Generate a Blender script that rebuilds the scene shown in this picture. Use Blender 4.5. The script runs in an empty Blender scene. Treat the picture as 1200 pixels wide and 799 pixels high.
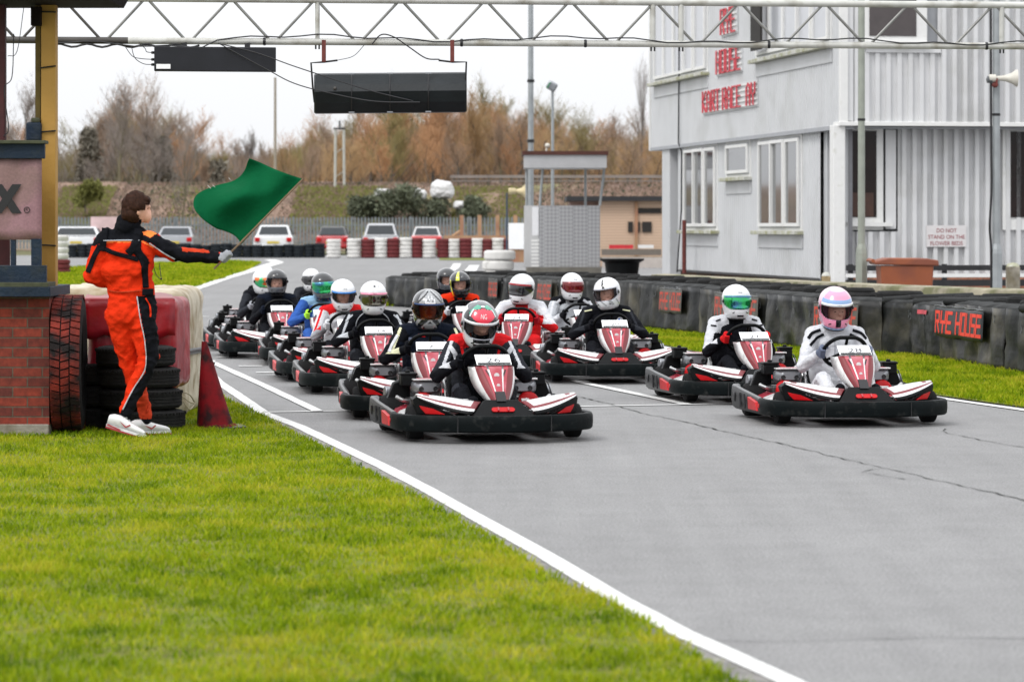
import bpy, bmesh, math, random
import numpy as np
from mathutils import Vector, Matrix, Euler, noise
from mathutils.bvhtree import BVHTree
R = math.radians
sc = bpy.context.scene
COL = sc.collection
random.seed(7); RNG = np.random.default_rng(7)
F = 3800.0; HY = 266.0; CH = 1.59          # focal length in photo pixels, horizon row, camera height

def gz(Y):                                  # the ground rises gently beyond 50 m
    return 0.0 if Y < 50 else 0.0045*(Y-50)
def W(px, py, Y): return Vector(((px-600)/F*Y, Y, CH-(py-HY)/F*Y))
def G(px, py, dz=0.0):                      # point on the ground seen at a pixel
    Y = F*CH/(py-HY)
    if Y > 50: Y = (CH+.225)/((py-HY)/F+.0045)
    return Vector(((px-600)/F*Y, Y, gz(Y)+dz))

# ---------------------------------------------------------------- materials
_M = {}
def mat(name, col, rough=.6, metal=0.0, var=.12, scale=6.0, bump=0.0, bscale=40.0, coat=0.0, spec=.5, col2=None, mixscale=3.0, mixlo=.45, mixhi=.6, trans=0.0, emit=None, detail=5.0):
    if name in _M: return _M[name]
    m = bpy.data.materials.new(name); m.use_nodes = True
    nt = m.node_tree; N = nt.nodes; L = nt.links
    b = N['Principled BSDF']
    t0_ = N.new('ShaderNodeTexCoord'); oi = N.new('ShaderNodeObjectInfo'); off = N.new('ShaderNodeMath'); off.operation = 'MULTIPLY'; off.inputs[1].default_value = 37.0; L.new(oi.outputs['Random'], off.inputs[0])
    tv = N.new('ShaderNodeVectorMath'); L.new(t0_.outputs['Object'], tv.inputs[0]); L.new(off.outputs[0], tv.inputs[1])
    class _T: outputs = {'Object': tv.outputs[0]}
    tc = _T
    nz = N.new('ShaderNodeTexNoise'); nz.inputs['Scale'].default_value = scale; nz.inputs['Detail'].default_value = detail
    L.new(tc.outputs['Object'], nz.inputs['Vector'])
    mr = N.new('ShaderNodeMapRange'); mr.inputs[1].default_value = .25; mr.inputs[2].default_value = .75
    mr.inputs[3].default_value = 1-var; mr.inputs[4].default_value = 1+var
    L.new(nz.outputs['Fac'], mr.inputs[0])
    base = None
    if col2 is not None:
        n2 = N.new('ShaderNodeTexNoise'); n2.inputs['Scale'].default_value = mixscale; n2.inputs['Detail'].default_value = 6
        L.new(tc.outputs['Object'], n2.inputs['Vector'])
        m2 = N.new('ShaderNodeMapRange'); m2.inputs[1].default_value = mixlo; m2.inputs[2].default_value = mixhi
        L.new(n2.outputs['Fac'], m2.inputs[0])
        mx = N.new('ShaderNodeMix'); mx.data_type = 'RGBA'
        mx.inputs[6].default_value = (*col, 1); mx.inputs[7].default_value = (*col2, 1)
        L.new(m2.outputs[0], mx.inputs[0]); base = mx.outputs[2]
    vm = N.new('ShaderNodeVectorMath'); vm.operation = 'SCALE'
    if base is not None: L.new(base, vm.inputs[0])
    else: vm.inputs[0].default_value = col
    L.new(mr.outputs[0], vm.inputs['Scale'])
    L.new(vm.outputs[0], b.inputs['Base Color'])
    b.inputs['Roughness'].default_value = rough; b.inputs['Metallic'].default_value = metal
    b.inputs['Coat Weight'].default_value = coat; b.inputs['Coat Roughness'].default_value = .08
    b.inputs['Specular IOR Level'].default_value = spec
    b.inputs['Transmission Weight'].default_value = trans
    if emit: b.inputs['Emission Color'].default_value = (*emit[:3], 1); b.inputs['Emission Strength'].default_value = emit[3]
    if bump:
        n3 = N.new('ShaderNodeTexNoise'); n3.inputs['Scale'].default_value = bscale; n3.inputs['Detail'].default_value = 4
        L.new(tc.outputs['Object'], n3.inputs['Vector'])
        bp = N.new('ShaderNodeBump'); bp.inputs['Strength'].default_value = bump; bp.inputs['Distance'].default_value = .02
        L.new(n3.outputs['Fac'], bp.inputs['Height']); L.new(bp.outputs[0], b.inputs['Normal'])
    _M[name] = m
    return m

# ---------------------------------------------------------------- mesh builder
class MB:
    def __init__(s): s.v = []; s.f = []; s.m = []
    def add(s, vs, fs, mi=0):
        o = len(s.v); s.v.extend([tuple(p) for p in vs])
        for k, f in enumerate(fs):
            s.f.append(tuple(i+o for i in f)); s.m.append(mi if isinstance(mi, int) else mi[k])
        return s
    def box(s, c, d, rot=(0,0,0), mi=0):
        M = Matrix.Translation(c) @ Euler(rot).to_matrix().to_4x4()
        vs = [M @ Vector((sx*d[0]/2, sy*d[1]/2, sz*d[2]/2)) for sx in (-1,1) for sy in (-1,1) for sz in (-1,1)]
        return s.add(vs, [(0,1,3,2),(4,6,7,5),(0,4,5,1),(2,3,7,6),(0,2,6,4),(1,5,7,3)], mi)
    def tube(s, pts, r, n=10, mi=0, closed=False, caps=True):
        pts = [Vector(p) for p in pts]; k = len(pts)
        rr = r if isinstance(r, (list, tuple)) else [r]*k
        vs = []; up = None
        for i, p in enumerate(pts):
            a = pts[(i-1) % k] if (closed or i > 0) else p
            b = pts[(i+1) % k] if (closed or i < k-1) else p
            t = (b-a)
            t = t.normalized() if t.length > 1e-9 else Vector((0,0,1))
            if up is None: up = t.orthogonal().normalized()
            else:
                up = up - t*up.dot(t)
                up = up.normalized() if up.length > 1e-6 else t.orthogonal().normalized()
            w = t.cross(up)
            for j in range(n):
                an = 2*math.pi*j/n
                vs.append(p + (up*math.cos(an) + w*math.sin(an))*rr[i])
        fs = []
        for i in range(k if closed else k-1):
            for j in range(n):
                a = i*n+j; b = i*n+(j+1) % n; c = ((i+1) % k)*n+(j+1) % n; d = ((i+1) % k)*n+j
                fs.append((a,b,c,d))
        if caps and not closed:
            fs.append(tuple(range(n-1,-1,-1))); fs.append(tuple((k-1)*n+j for j in range(n)))
        return s.add(vs, fs, mi)
    def ball(s, c, r, nu=14, nv=10, mi=0, rot=None):
        c = Vector(c); r = Vector(r) if not isinstance(r, (int,float)) else Vector((r,r,r))
        E = Euler(rot).to_matrix() if rot else Matrix.Identity(3)
        vs = [c + E @ Vector((0,0,r.z))]
        for i in range(1, nv):
            ph = math.pi*i/nv
            for j in range(nu):
                th = 2*math.pi*j/nu
                vs.append(c + E @ Vector((r.x*math.sin(ph)*math.cos(th), r.y*math.sin(ph)*math.sin(th), r.z*math.cos(ph))))
        vs.append(c - E @ Vector((0,0,r.z)))
        fs = [(0,1+j,1+(j+1) % nu) for j in range(nu)]
        for i in range(nv-2):
            for j in range(nu):
                a = 1+i*nu+j; b = 1+i*nu+(j+1) % nu
                fs.append((a, a+nu, b+nu, b))
        l = len(vs)-1
        fs += [(l, l-nu+(j+1) % nu, l-nu+j) for j in range(nu)]
        return s.add(vs, fs, mi)
    def capsule(s, a, b, ra, rb, n=14):
        a = Vector(a); b = Vector(b); t = (b-a); L = t.length; t.normalize()
        pts = []; rr = []
        for k in range(1, 5): an = math.pi/2*k/5; pts.append(a - t*ra*math.cos(an)); rr.append(ra*math.sin(an))
        pts.append(a); rr.append(ra); pts.append(b); rr.append(rb)
        for k in range(4, 0, -1): an = math.pi/2*k/5; pts.append(b + t*rb*math.cos(an)); rr.append(rb*math.sin(an))
        return s.tube(pts, rr, n)
    def prism(s, poly, d, axis='y', o=0.0, mi=0, side=None):     # poly in the two other axes, thickness d from offset o
        n = len(poly)
        def P(p, h):
            return {'x': (h,p[0],p[1]), 'y': (p[0],h,p[1]), 'z': (p[0],p[1],h)}[axis]
        vs = [P(p, o) for p in poly] + [P(p, o+d) for p in poly]
        fs = [tuple(range(n)), tuple(range(2*n-1, n-1, -1))] + [(i, (i+1) % n + 0, (i+1) % n + n, i+n) for i in range(n)]
        return s.add(vs, fs, [mi, mi] + [mi if side is None else side]*n)
    def grid(s, P, mi=0, closed_u=False):                          # P[i][j] points; mi int or function(i,j)
        a = len(P); b = len(P[0]); vs = [p for row in P for p in row]; fs = []; ms = []
        for i in range(a-1):
            for j in range(b if closed_u else b-1):
                fs.append((i*b+j, i*b+(j+1) % b, (i+1)*b+(j+1) % b, (i+1)*b+j)); ms.append(mi(i, j) if callable(mi) else mi)
        return s.add(vs, fs, ms)
    def lathe(s, prof, c=(0,0,0), axis='z', n=24, mi=0):            # prof: (r, h)
        c = Vector(c); rows = []
        for r, h in prof:
            row = []
            for j in range(n):
                an = 2*math.pi*j/n; x = r*math.cos(an); y = r*math.sin(an)
                row.append(c + Vector({'z': (x,y,h), 'x': (h,x,y), 'y': (y,h,x)}[axis]))
            rows.append(row)
        return s.grid(rows, mi, True)
    def mesh(s, name):
        me = bpy.data.meshes.new(name); me.from_pydata(s.v, [], s.f); me.update()
        me.polygons.foreach_set('material_index', s.m)
        return me
    def build(s, name, mats, parent=None, smooth=True, bevel=0.0, solid=0.0, sub=0, loc=None, angle=40, recalc=True):
        me = s.mesh(name)
        if recalc:
            bm = bmesh.new(); bm.from_mesh(me); bmesh.ops.recalc_face_normals(bm, faces=bm.faces); bm.to_mesh(me); bm.free()
        return link(name, me, mats, parent, smooth, bevel, solid, sub, loc, angle)

def link(name, me, mats, parent=None, smooth=True, bevel=0.0, solid=0.0, sub=0, loc=None, angle=40):
    if not isinstance(mats, (list, tuple)): mats = [mats]
    for m in mats: me.materials.append(m)
    o = bpy.data.objects.new(name, me); COL.objects.link(o)
    if parent is not None: o.parent = parent
    if loc is not None: o.location = loc
    if smooth:
        me.polygons.foreach_set('use_smooth', [True]*len(me.polygons))
        try: me.set_sharp_from_angle(angle=R(angle))
        except Exception: pass
    if solid:
        k = o.modifiers.new('solid', 'SOLIDIFY'); k.thickness = solid; k.offset = 0
    if sub:
        k = o.modifiers.new('sub', 'SUBSURF'); k.levels = sub; k.render_levels = sub
    if bevel:
        k = o.modifiers.new('bevel', 'BEVEL'); k.width = bevel; k.segments = 2; k.limit_method = 'ANGLE'; k.angle_limit = R(40)
    return o

def tag(o, label=None, cat=None, group=None, kind=None):
    if label: o['label'] = label
    if cat: o['category'] = cat
    if group: o['group'] = group
    if kind: o['kind'] = kind
    return o
def thing(name, label, cat, loc=(0,0,0), rz=0.0, group=None):
    o = bpy.data.objects.new(name, None); COL.objects.link(o)
    o.location = loc; o.rotation_euler = (0,0,rz); o.empty_display_size = .2
    return tag(o, label, cat, group)
def dup(o, parent=None):
    c = o.copy(); COL.objects.link(c)
    if parent is not None: c.parent = parent
    for ch in list(o.children): dup(ch, c)
    return c

def text_geo(txt, size, font=None):
    cu = bpy.data.curves.new('t', 'FONT'); cu.body = txt; cu.size = size; cu.align_x = 'CENTER'; cu.align_y = 'CENTER'
    cu.resolution_u = 3
    o = bpy.data.objects.new('t', cu); COL.objects.link(o)
    dg = bpy.context.evaluated_depsgraph_get(); me = bpy.data.meshes.new_from_object(o.evaluated_get(dg))
    vs = [tuple(v.co) for v in me.vertices]; fs = [tuple(p.vertices) for p in me.polygons]
    bpy.data.objects.remove(o); bpy.data.curves.remove(cu); bpy.data.meshes.remove(me)
    return vs, fs
def text_on(txt, size, fn, name, m, parent=None, bold=0.0):
    vs, fs = text_geo(txt, size)
    b = MB(); b.add([fn(v[0], v[1]) for v in vs], fs)
    if bold:
        b.add([fn(v[0]+bold, v[1]) for v in vs], fs); 
    return b.build(name, m, parent, smooth=False, recalc=False)

# block lettering drawn as strokes (used on the tyre walls and the building)
STROKES = {
 'R': [((0,0),(0,2)),((0,2),(.9,2)),((.9,2),(.9,1.05)),((0,1.05),(.9,1.05)),((.4,1.05),(1,0))],
 'Y': [((0,2),(0,1)),((1,2),(1,1)),((0,1),(1,1)),((.5,1),(.5,0))],
 'E': [((0,0),(0,2)),((0,2),(1,2)),((0,1),(.85,1)),((0,0),(1,0))],
 'H': [((0,0),(0,2)),((1,0),(1,2)),((0,1),(1,1))],
 'O': [((0,0),(0,2)),((0,2),(1,2)),((1,2),(1,0)),((0,0),(1,0))],
 'U': [((0,0),(0,2)),((1,2),(1,0)),((0,0),(1,0))],
 'S': [((1,2),(0,2)),((0,2),(0,1)),((0,1),(1,1)),((1,1),(1,0)),((1,0),(0,0))],
 'K': [((0,0),(0,2)),((0,1),(1,2)),((0,1),(1,0))],
 'A': [((0,0),(0,1.6)),((0,1.6),(.5,2)),((.5,2),(1,1.6)),((1,1.6),(1,0)),((0,.9),(1,.9))],
 'T': [((0,2),(1,2)),((.5,0),(.5,2))],
 'C': [((0,0),(0,2)),((0,2),(1,2)),((0,0),(1,0))],
 'W': [((0,2),(.2,0)),((.2,0),(.5,1.2)),((.5,1.2),(.8,0)),((.8,0),(1,2))],
}
def block_text(txt, lw, lh, gap, stroke):
    """quads (list of 4 uv points) for the text, origin at its left bottom"""
    out = []; x = 0
    for chx in txt:
        if chx == ' ': x += lw*.7; continue
        for (a, b) in STROKES[chx]:
            ax, ay = x+a[0]*lw, a[1]*lh/2; bx, by = x+b[0]*lw, b[1]*lh/2
            dx, dy = bx-ax, by-ay; l = math.hypot(dx, dy); dx /= l; dy /= l; h = stroke/2
            ax -= dx*h; ay -= dy*h; bx += dx*h; by += dy*h
            out.append([(ax-dy*h, ay+dx*h), (bx-dy*h, by+dx*h), (bx+dy*h, by-dx*h), (ax+dy*h, ay-dx*h)])
        x += lw+gap
    return out, x-gap
# ---------------------------------------------------------------- shared materials
M_black   = mat('black_plastic', (.004,.0045,.005), .45, spec=.12, var=.3, scale=9, bump=.08, bscale=120)
M_bump    = mat('bumper_plastic', (.003,.005,.0055), .5, spec=.08, var=.35, scale=5, bump=.1, bscale=60, col2=(.035,.036,.034), mixscale=13, mixlo=.56, mixhi=.85)
M_panel   = mat('panel_plastic', (.02,.021,.022), .42, spec=.3, var=.2, scale=7, bump=.08)
M_edge    = mat('highlight_edge', (.16,.165,.17), .4, var=.2, scale=20)  # lighter grey puts the highlight along the pod lip into the colour
M_grey    = mat('grey_plastic', (.085,.09,.095), .38, var=.15, scale=12, bump=.05)
M_rubber  = mat('tyre_rubber', (.006,.006,.0065), .8, spec=.2, var=.3, bump=.2, bscale=90)
M_red     = mat('glossy_red', (.5,.012,.02), .22, var=.06, coat=1.0, spec=.6, col2=(.45,.03,.03), mixscale=9, mixlo=.6, mixhi=.85)
M_redd    = mat('deep_red', (.34,.008,.015), .35, var=.08, coat=.5)
M_redk    = mat('crimson_edge', (.15,.003,.008), .35, var=.1, coat=.2, spec=.4)
M_rose    = mat('rose_red_sticker', (.34,.022,.040), .3, var=.1, coat=.35, spec=.4, col2=(.52,.20,.24), mixscale=7, mixlo=.5, mixhi=.9)  # red with paler pink patches mixed in by noise
M_reflect = mat('reflector_red', (.44,.004,.007), .35, var=.12, coat=0, spec=.25)
M_white   = mat('glossy_white', (.64,.64,.64), .28, var=.04, coat=.5, col2=(.30,.29,.28), mixscale=11, mixlo=.56, mixhi=.85)
M_plate   = mat('plate_white', (.82,.83,.84), .35, var=.03)
M_steel   = mat('steel', (.5,.5,.5), .3, metal=1, var=.1)
M_alu     = mat('aluminium', (.28,.29,.31), .35, metal=.7, var=.15)
M_dark    = mat('dark_metal', (.03,.03,.032), .4, metal=.5, var=.2)
M_ink     = mat('marker_ink', (.06,.06,.07), .5, var=.1)
def cloth(n, c, var=.12): return mat('cloth_'+n, c, .85, var=var, scale=14, bump=.5, bscale=38, spec=.1)
C_black = cloth('black', (.005,.0055,.008), .3); C_navy = cloth('navy', (.006,.009,.018), .3); C_white = cloth('white', (.55,.56,.59)); C_red = cloth('red', (.55,.012,.015))
C_blue = cloth('blue', (.03,.09,.32)); C_lblue = cloth('light_blue', (.25,.42,.6)); C_grey = cloth('grey', (.3,.31,.34)); C_silver = cloth('silver', (.42,.44,.47))
C_orange = cloth('flame_orange', (.66,.030,.005), .08); C_lime = cloth('lime', (.4,.8,.05)); C_cream = cloth('cream', (.62,.62,.42)); C_dgrey = cloth('dark_grey', (.022,.024,.03))
C_redd2 = cloth('crimson', (.35,.01,.02)); C_dorange = cloth('dark_orange', (.5,.045,.015)); C_orange2 = cloth('pale_orange', (.9,.22,.05)); C_slate = cloth('slate', (.12,.14,.2))  # C_dorange is a darker, duller orange than C_orange
M_skin = mat('skin', (.66,.36,.25), .5, var=.06, scale=25, spec=.4)
M_hair = mat('hair', (.028,.011,.006), .65, var=.5, scale=60, spec=.12)
def paint(n, c, rough=.18, **k): return mat('helmet_'+n, c, rough, var=.03, coat=1.0, **k)
H_white = paint('white', (.66,.67,.69)); H_black = paint('black', (.008,.009,.011), spec=.3); H_silver = paint('silver', (.30,.31,.32)); H_red = paint('red', (.7,.012,.045))
H_green = paint('green', (.05,.3,.2)); H_mint = paint('mint', (.35,.6,.52)); H_pink = paint('pink', (.8,.26,.4)); H_sky = paint('sky', (.22,.36,.62)); H_yellow = paint('yellow', (.75,.8,.04))
H_mauve = paint('mauve', (.56,.30,.42)); H_lilac = paint('pale_pink', (.70,.45,.54)); H_liner = mat('helmet_liner', (.01,.01,.012), .9); H_dgrey = paint('dark_grey', (.06,.065,.075))
V_dark = mat('visor_dark', (.012,.012,.015), .08, coat=1.0, var=.02); V_red = mat('visor_red', (.16,.006,.01), .1, metal=.5, coat=1.0, var=.1)
V_blue = mat('visor_blue', (.02,.16,.3), .08, metal=.8, coat=1.0, col2=(.01,.5,.12), mixscale=9, mixlo=.42, mixhi=.58, var=.3); V_mirror = mat('visor_mirror', (.2,.19,.16), .08, metal=1, var=.3, scale=18)
V_rain = mat('visor_rainbow', (.02,.4,.15), .1, metal=.7, coat=1.0, col2=(.8,.15,.02), mixscale=12, mixlo=.45, mixhi=.55, var=.2)
V_amber = mat('visor_amber', (.35,.13,.01), .1, metal=.3, coat=1.0, col2=(.05,.03,.015), mixscale=6, mixlo=.45, mixhi=.6)
def clear(name, c, w):
    m = bpy.data.materials.new(name); m.use_nodes = True; N = m.node_tree.nodes; L = m.node_tree.links
    b = N['Principled BSDF']; b.inputs['Base Color'].default_value = (.01,.01,.012,1); b.inputs['Roughness'].default_value = .05; b.inputs['Coat Weight'].default_value = 1
    t = N.new('ShaderNodeBsdfTransparent'); t.inputs[0].default_value = (*c, 1); mx = N.new('ShaderNodeMixShader'); mx.inputs[0].default_value = w
    L.new(t.outputs[0], mx.inputs[1]); L.new(b.outputs[0], mx.inputs[2]); L.new(mx.outputs[0], N['Material Output'].inputs[0]); return m
V_clear = clear('visor_clear', (.93,.93,.95), .07); V_amb2 = clear('visor_amber_clear', (.75,.50,.22), .2)
# ---------------------------------------------------------------- the kart (faces -Y, origin on the ground under its middle)
def spline(pts, n):
    """Catmull-Rom through pts, n samples per span"""
    P = [Vector(p) for p in pts]; P = [P[0]*2-P[1]] + P + [P[-1]*2-P[-2]]; out = []
    for i in range(1, len(P)-2):
        for k in range(n):
            t = k/n; a, b, c, d = P[i-1], P[i], P[i+1], P[i+2]
            out.append(.5*((2*b)+(c-a)*t+(2*a-5*b+4*c-d)*t*t+(3*b-3*c+d-a)*t**3))
    out.append(P[-2]); return out
def sweep(path, prof, mb, mi=0):
    """profile (offset outwards, z) swept along a plan path"""
    rows = []
    for i, p in enumerate(path):
        a = path[max(i-1,0)]; b = path[min(i+1,len(path)-1)]; t = (b-a).normalized(); nrm = Vector((t.y,-t.x,0))
        rows.append([p + nrm*q[0] + Vector((0,0,q[1])) for q in prof])
    n = len(prof)
    mb.grid(rows, mi, True); o = len(mb.v)
    mb.add(rows[0], [tuple(range(n))], mi if isinstance(mi,int) else 0); mb.add(rows[-1], [tuple(range(n-1,-1,-1))], mi if isinstance(mi,int) else 0)

def make_kart():
    K = thing('racing_kart', 'kart', 'kart')
    # front bumper
    half = [(.705,-.27),(.715,-.45),(.665,-.66),(.50,-.82),(.25,-.93),(0,-.965)]
    pl = [(-x,y,0) for x,y in half] + [(x,y,0) for x,y in reversed(half[:-1])]
    b = MB(); sweep(spline(pl, 5), [(0,.075),(.028,.072),(.042,.085),(.046,.13),(.044,.175),(.034,.192),(.012,.197),(-.01,.19),(-.012,.085)], b)
    fb = b.build('front_bumper', M_bump, K)
    for s in (-1,1):
        d = MB().lathe([(0,.0),(.018,.0),(.02,.004),(.016,.008),(0,.009)], c=(0,0,0), axis='x', n=14)
        o = d.build('reflector', M_reflect, fb, loc=(s*.757-(.0 if s>0 else .009),-.36,.135))
        j = MB().box((s*.35,-.945,.13),(.006,.012,.115), rot=(0,0,s*-.30)); j.build('joint_seam', M_dark, fb, smooth=False)
    # centre of the nose
    b = MB()
    lo = [(-.24,-.93,.19),(.24,-.93,.19),(.125,-.80,.305),(-.125,-.80,.305)]
    vs = lo + [(x*1.0,y+.10,z-.02) for x,y,z in lo]
    b.add(vs, [(0,1,2,3),(7,6,5,4),(0,4,5,1),(1,5,6,2),(2,6,7,3),(3,7,4,0)])
    nc = b.build('nose_panel', M_black, K, smooth=False, bevel=.006)
    # slot with a red lamp-like insert lying on the sloped face
    up = Vector((0,.13,.115)).normalized(); nrm = Vector((0,-.115,.13)).normalized(); c0 = Vector((0,-.885,.232))+nrm*.001
    st = []
    for k in range(9): a = -math.pi/2+math.pi*k/8; st.append((.065+.022*math.cos(a), .022*math.sin(a)))
    for k in range(9): a = math.pi/2+math.pi*k/8; st.append((-.065+.022*math.cos(a), .022*math.sin(a)))
    f = [c0+Vector((p[0],0,0))+up*p[1] for p in st]; g = [p+nrm*.008 for p in f]; n = len(f)
    MB().add(f+g, [tuple(range(n)), tuple(range(2*n-1,n-1,-1))]+[(i,(i+1)%n,(i+1)%n+n,i+n) for i in range(n)]).build('reflector', M_reflect, nc)
    for s in (-1,1):
        MB().box(tuple(c0+Vector((s*.037,0,0))+nrm*.011),(.012,.034,.012), rot=(R(41),0,0)).build('slot_rib', M_redd, nc, smooth=False)
    # nose wings
    for s in (-1,1):
        T = []
        for i in range(11):
            t = i/10; x = .15+(.60-.15)*t
            ztop = .285+.055*t**1.4+.012*math.sin(t*math.pi); ytop = -.77+.20*t-.02*math.sin(t*math.pi)
            zlo = .205+.105*t**1.7; ylo = -.93+.27*t**1.3
            row = []
            for j in range(7):
                u = j/6; bulge = .014*math.sin(u*math.pi)
                row.append((s*(x+.09*(1-u)*(1-t)), ylo+(ytop-ylo)*u-bulge*.6, zlo+(ztop-zlo)*u+bulge*.6))
            row.append((s*x, ytop+.05, ztop-.015)); row.append((s*x, ytop+.16, ztop-.07))
            T.append(row)
        b = MB(); b.grid(T, lambda i,j: 2 if j==0 else (3 if j==1 else (1 if (j==2 or i in (0,) or (j>=4 and i==8)) else 0)))
        w = b.build('nose_wing', [M_white, M_redk, M_black, M_white], K, solid=.008)
        # black housing under the outer end, with its red insert
        hp = [(.34,.19),(.60,.19),(.625,.30),(.60,.325),(.52,.275),(.42,.225)]
        b = MB(); vs = []
        for (x,z) in hp: vs.append((s*x, -.93+.30*max(0,(x-.3)/.3)**1.3+.012, z))
        for (x,z) in hp: vs.append((s*x, -.80+.30*max(0,(x-.3)/.3)**1.3+.012, z))
        n = len(hp); b.add(vs, [tuple(range(n)), tuple(range(2*n-1,n-1,-1))]+[(i,(i+1)%n,(i+1)%n+n,i+n) for i in range(n)])
        h = b.build('wing_housing', M_black, K, smooth=False, bevel=.004)
        rp = [(.42,.200),(.545,.200),(.575,.235),(.585,.258),(.50,.240)]
        vs = [(s*x, -.93+.30*max(0,(x-.3)/.3)**1.3+.002, z) for x,z in rp]+[(s*x, -.93+.30*max(0,(x-.3)/.3)**1.3+.03, z) for x,z in rp]
        n = len(rp); MB().add(vs, [tuple(range(n)), tuple(range(2*n-1,n-1,-1))]+[(i,(i+1)%n,(i+1)%n+n,i+n) for i in range(n)]).build('reflector', M_reflect, h, smooth=False, bevel=.003)
    # side pods
    for s in (-1,1):
        ys = [-.40,-.26,-.05,.20,.45,.70,.86,.90]
        rows = []
        for k, y in enumerate(ys):
            t = (y+.40)/1.3
            h3 = .170+.08*min(1,t*1.15); hin = .185+.02*math.sin(min(1,t*1.3)*math.pi*.5)+.03*max(0,t-.6); ox = .70+.035*min(1,t*1.5)-(.05 if k==7 else 0)
            rows.append([(s*.37,y,.06),(s*.38,y,hin-.01),(s*.43,y,hin+.012),(s*.52,y,hin+.006),(s*.60,y,hin-.025),(s*.645,y,hin-.075),(s*.665,y,h3-.055),(s*(ox-.03),y,h3-.004),(s*(ox-.012),y,h3+.006),(s*ox,y,h3-.008),(s*(ox+.008),y,.14),(s*(ox-.004),y,.075),(s*(ox-.03),y,.05)])
        def pm(i,j):
            if j in (1,): return 1
            if j == 2: return 1 if i in (2,3,4,6) else 0
            if j in (3,4): return 0 if i not in (3,) else 1
            if j in (6,7,8): return 3
            return 4 if j >= 9 else 2
        b = MB(); b.grid(rows, pm)
        for rr, rev in ((rows[0],False),(rows[-1],True)): b.add(rr, [tuple(range(len(rr)))], 2)
        p = b.build('side_pod', [M_white, M_rose, M_black, M_edge, M_panel], K, bevel=0)
        rp = [(-.20,.085),(.10,.085),(.13,.185),(-.14,.155)]
        vs = [(s*.742+s*.022*max(0,min(1,(y+.4)/.9)), y, z) for y,z in rp]; vs2 = [(x-s*.03,y,z) for x,y,z in vs]
        MB().add(vs+vs2, [(0,1,2,3),(7,6,5,4),(0,4,5,1),(1,5,6,2),(2,6,7,3),(3,7,4,0)]).build('reflector', M_reflect, p, smooth=False, bevel=.003)
        MB().lathe([(0,0),(.034,0),(.042,.004),(.034,.008),(.026,-.0),(0,.001)], axis='x', n=18).build('side_hole', M_dark, p, loc=(s*.745-(0 if s>0 else .006),.72,.155))
        for yy in (.28,.46): MB().tube([(s*.743,yy,.08),(s*.748,yy+.01,.2)], .008, 6).build('side_rib', M_dark, p)
    # front fairing (steering shield)
    prof = []
    for i in range(13):
        t = i/12
        z = .285+.255*t; yf = -.80+.26*t; wc = .042+.085*t**1.2; ws = wc+.016+.02*math.sin(t*math.pi)
        xo = .072+.095*math.sin(min(1,t*1.2)*math.pi*.5); yo = yf+.10+.10*t; zo = z-.01-.02*math.sin(t*math.pi)
        h = [(0,yf-.012,z),(wc*.40,yf-.010,z),(wc*.52,yf-.004,z),(wc*.80,yf-.002,z),(wc,yf+.006,z),(ws,yf+.035,z-.004),((ws+xo)/2,yf+.06,z-.008),(xo,yo,zo)]
        prof.append([(-x,y,zz) for x,y,zz in reversed(h[1:])]+h)
    def fm(i,j):
        k = abs(j-6.5)   # 14 strips
        k = int(k-.5) if j>6 else int(6-j)
        k = (j-7) if j>=7 else (6-j)
        if k == 0: return 1
        if k == 1: return 0 if i<11 else 3
        if k == 2: return 1
        if k == 3: return 2
        if k == 4: return 2
        return 0 if i<12 else 2
    b = MB(); b.grid(prof, fm)
    ff = b.build('front_fairing', [M_white, M_rose, M_redk, M_grey], K, solid=.005)
    b = MB(); b.prism([(-.036,.295),(.036,.295),(.036,.362),(-.036,.362)], .03, 'y', -.825); b.v = [(x, y+(z-.295)*.9, z) for x,y,z in b.v]
    b.build('air_opening', M_dark, ff, smooth=False)
    for s in (-1,1):
        b = MB(); b.tube([(s*.075,-.577,.515),(s*.06,-.60,.49),(s*.05,-.627,.455)],[.004,.006,.003],6); b.build('fairing_slot', M_dark, ff)
    for zz, ww in ((.475,.02),(.405,.013)):
        yf = -.80+.26*(zz-.285)/.255
        MB().lathe([(0,-.003),(ww,-.002),(ww,.003),(0,.004)], axis='y', n=12).build('fairing_badge', M_white, ff, loc=(0,yf-.018,zz))
    b = MB(); b.box((0,-.515,.555),(.25,.03,.022)); b.build('plate_bracket', M_black, ff, smooth=False, bevel=.004)
    b = MB(); b.box((0,0,0),(.265,.13,.008)); pt = b.build('number_plate', M_plate, K, smooth=False, bevel=.003)
    pt.location = (0,-.475,.585); pt.rotation_euler = (R(33),0,0)
    # steering wheel: rim, spokes, column
    cen = Vector((0,-.14,.56)); A = Euler((R(-40),0,0)).to_matrix(); A = Matrix(((1,0,0),(0,1,0),(0,0,1)))
    ux = Vector((1,0,0)); uy = Vector((0,-.64,.77)).normalized()     # rim plane: top of the wheel leans forward
    pts = []
    for k in range(36):
        a = 2*math.pi*k/36; r = .17 if abs(math.sin(a)) < .92 else .165
        y = math.sin(a); y = min(y, .93) if y > 0 else y
        pts.append(cen+ux*math.cos(a)*.178+uy*y*.165)
    b = MB(); b.tube(pts, .0165, 10, closed=True)
    sw = b.build('steering_wheel', M_black, K)
    b = MB()
    for a in (math.pi/2, math.pi*1.2, -math.pi*.2): b.tube([cen, cen+ux*math.cos(a)*.17+uy*math.sin(a)*.15], [.014,.012], 6)
    b.build('spoke', M_black, sw)
    b = MB(); b.tube([cen+Vector((0,-.01,-.01)), (0,-.45,.22), (0,-.62,.12)], .013, 8); b.build('steering_column', M_steel, K)
    b = MB(); b.tube([(-.42,-.56,.20),(0,-.60,.215),(.42,-.56,.20)], .011, 8); b.build('tie_rod', M_steel, K)
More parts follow.
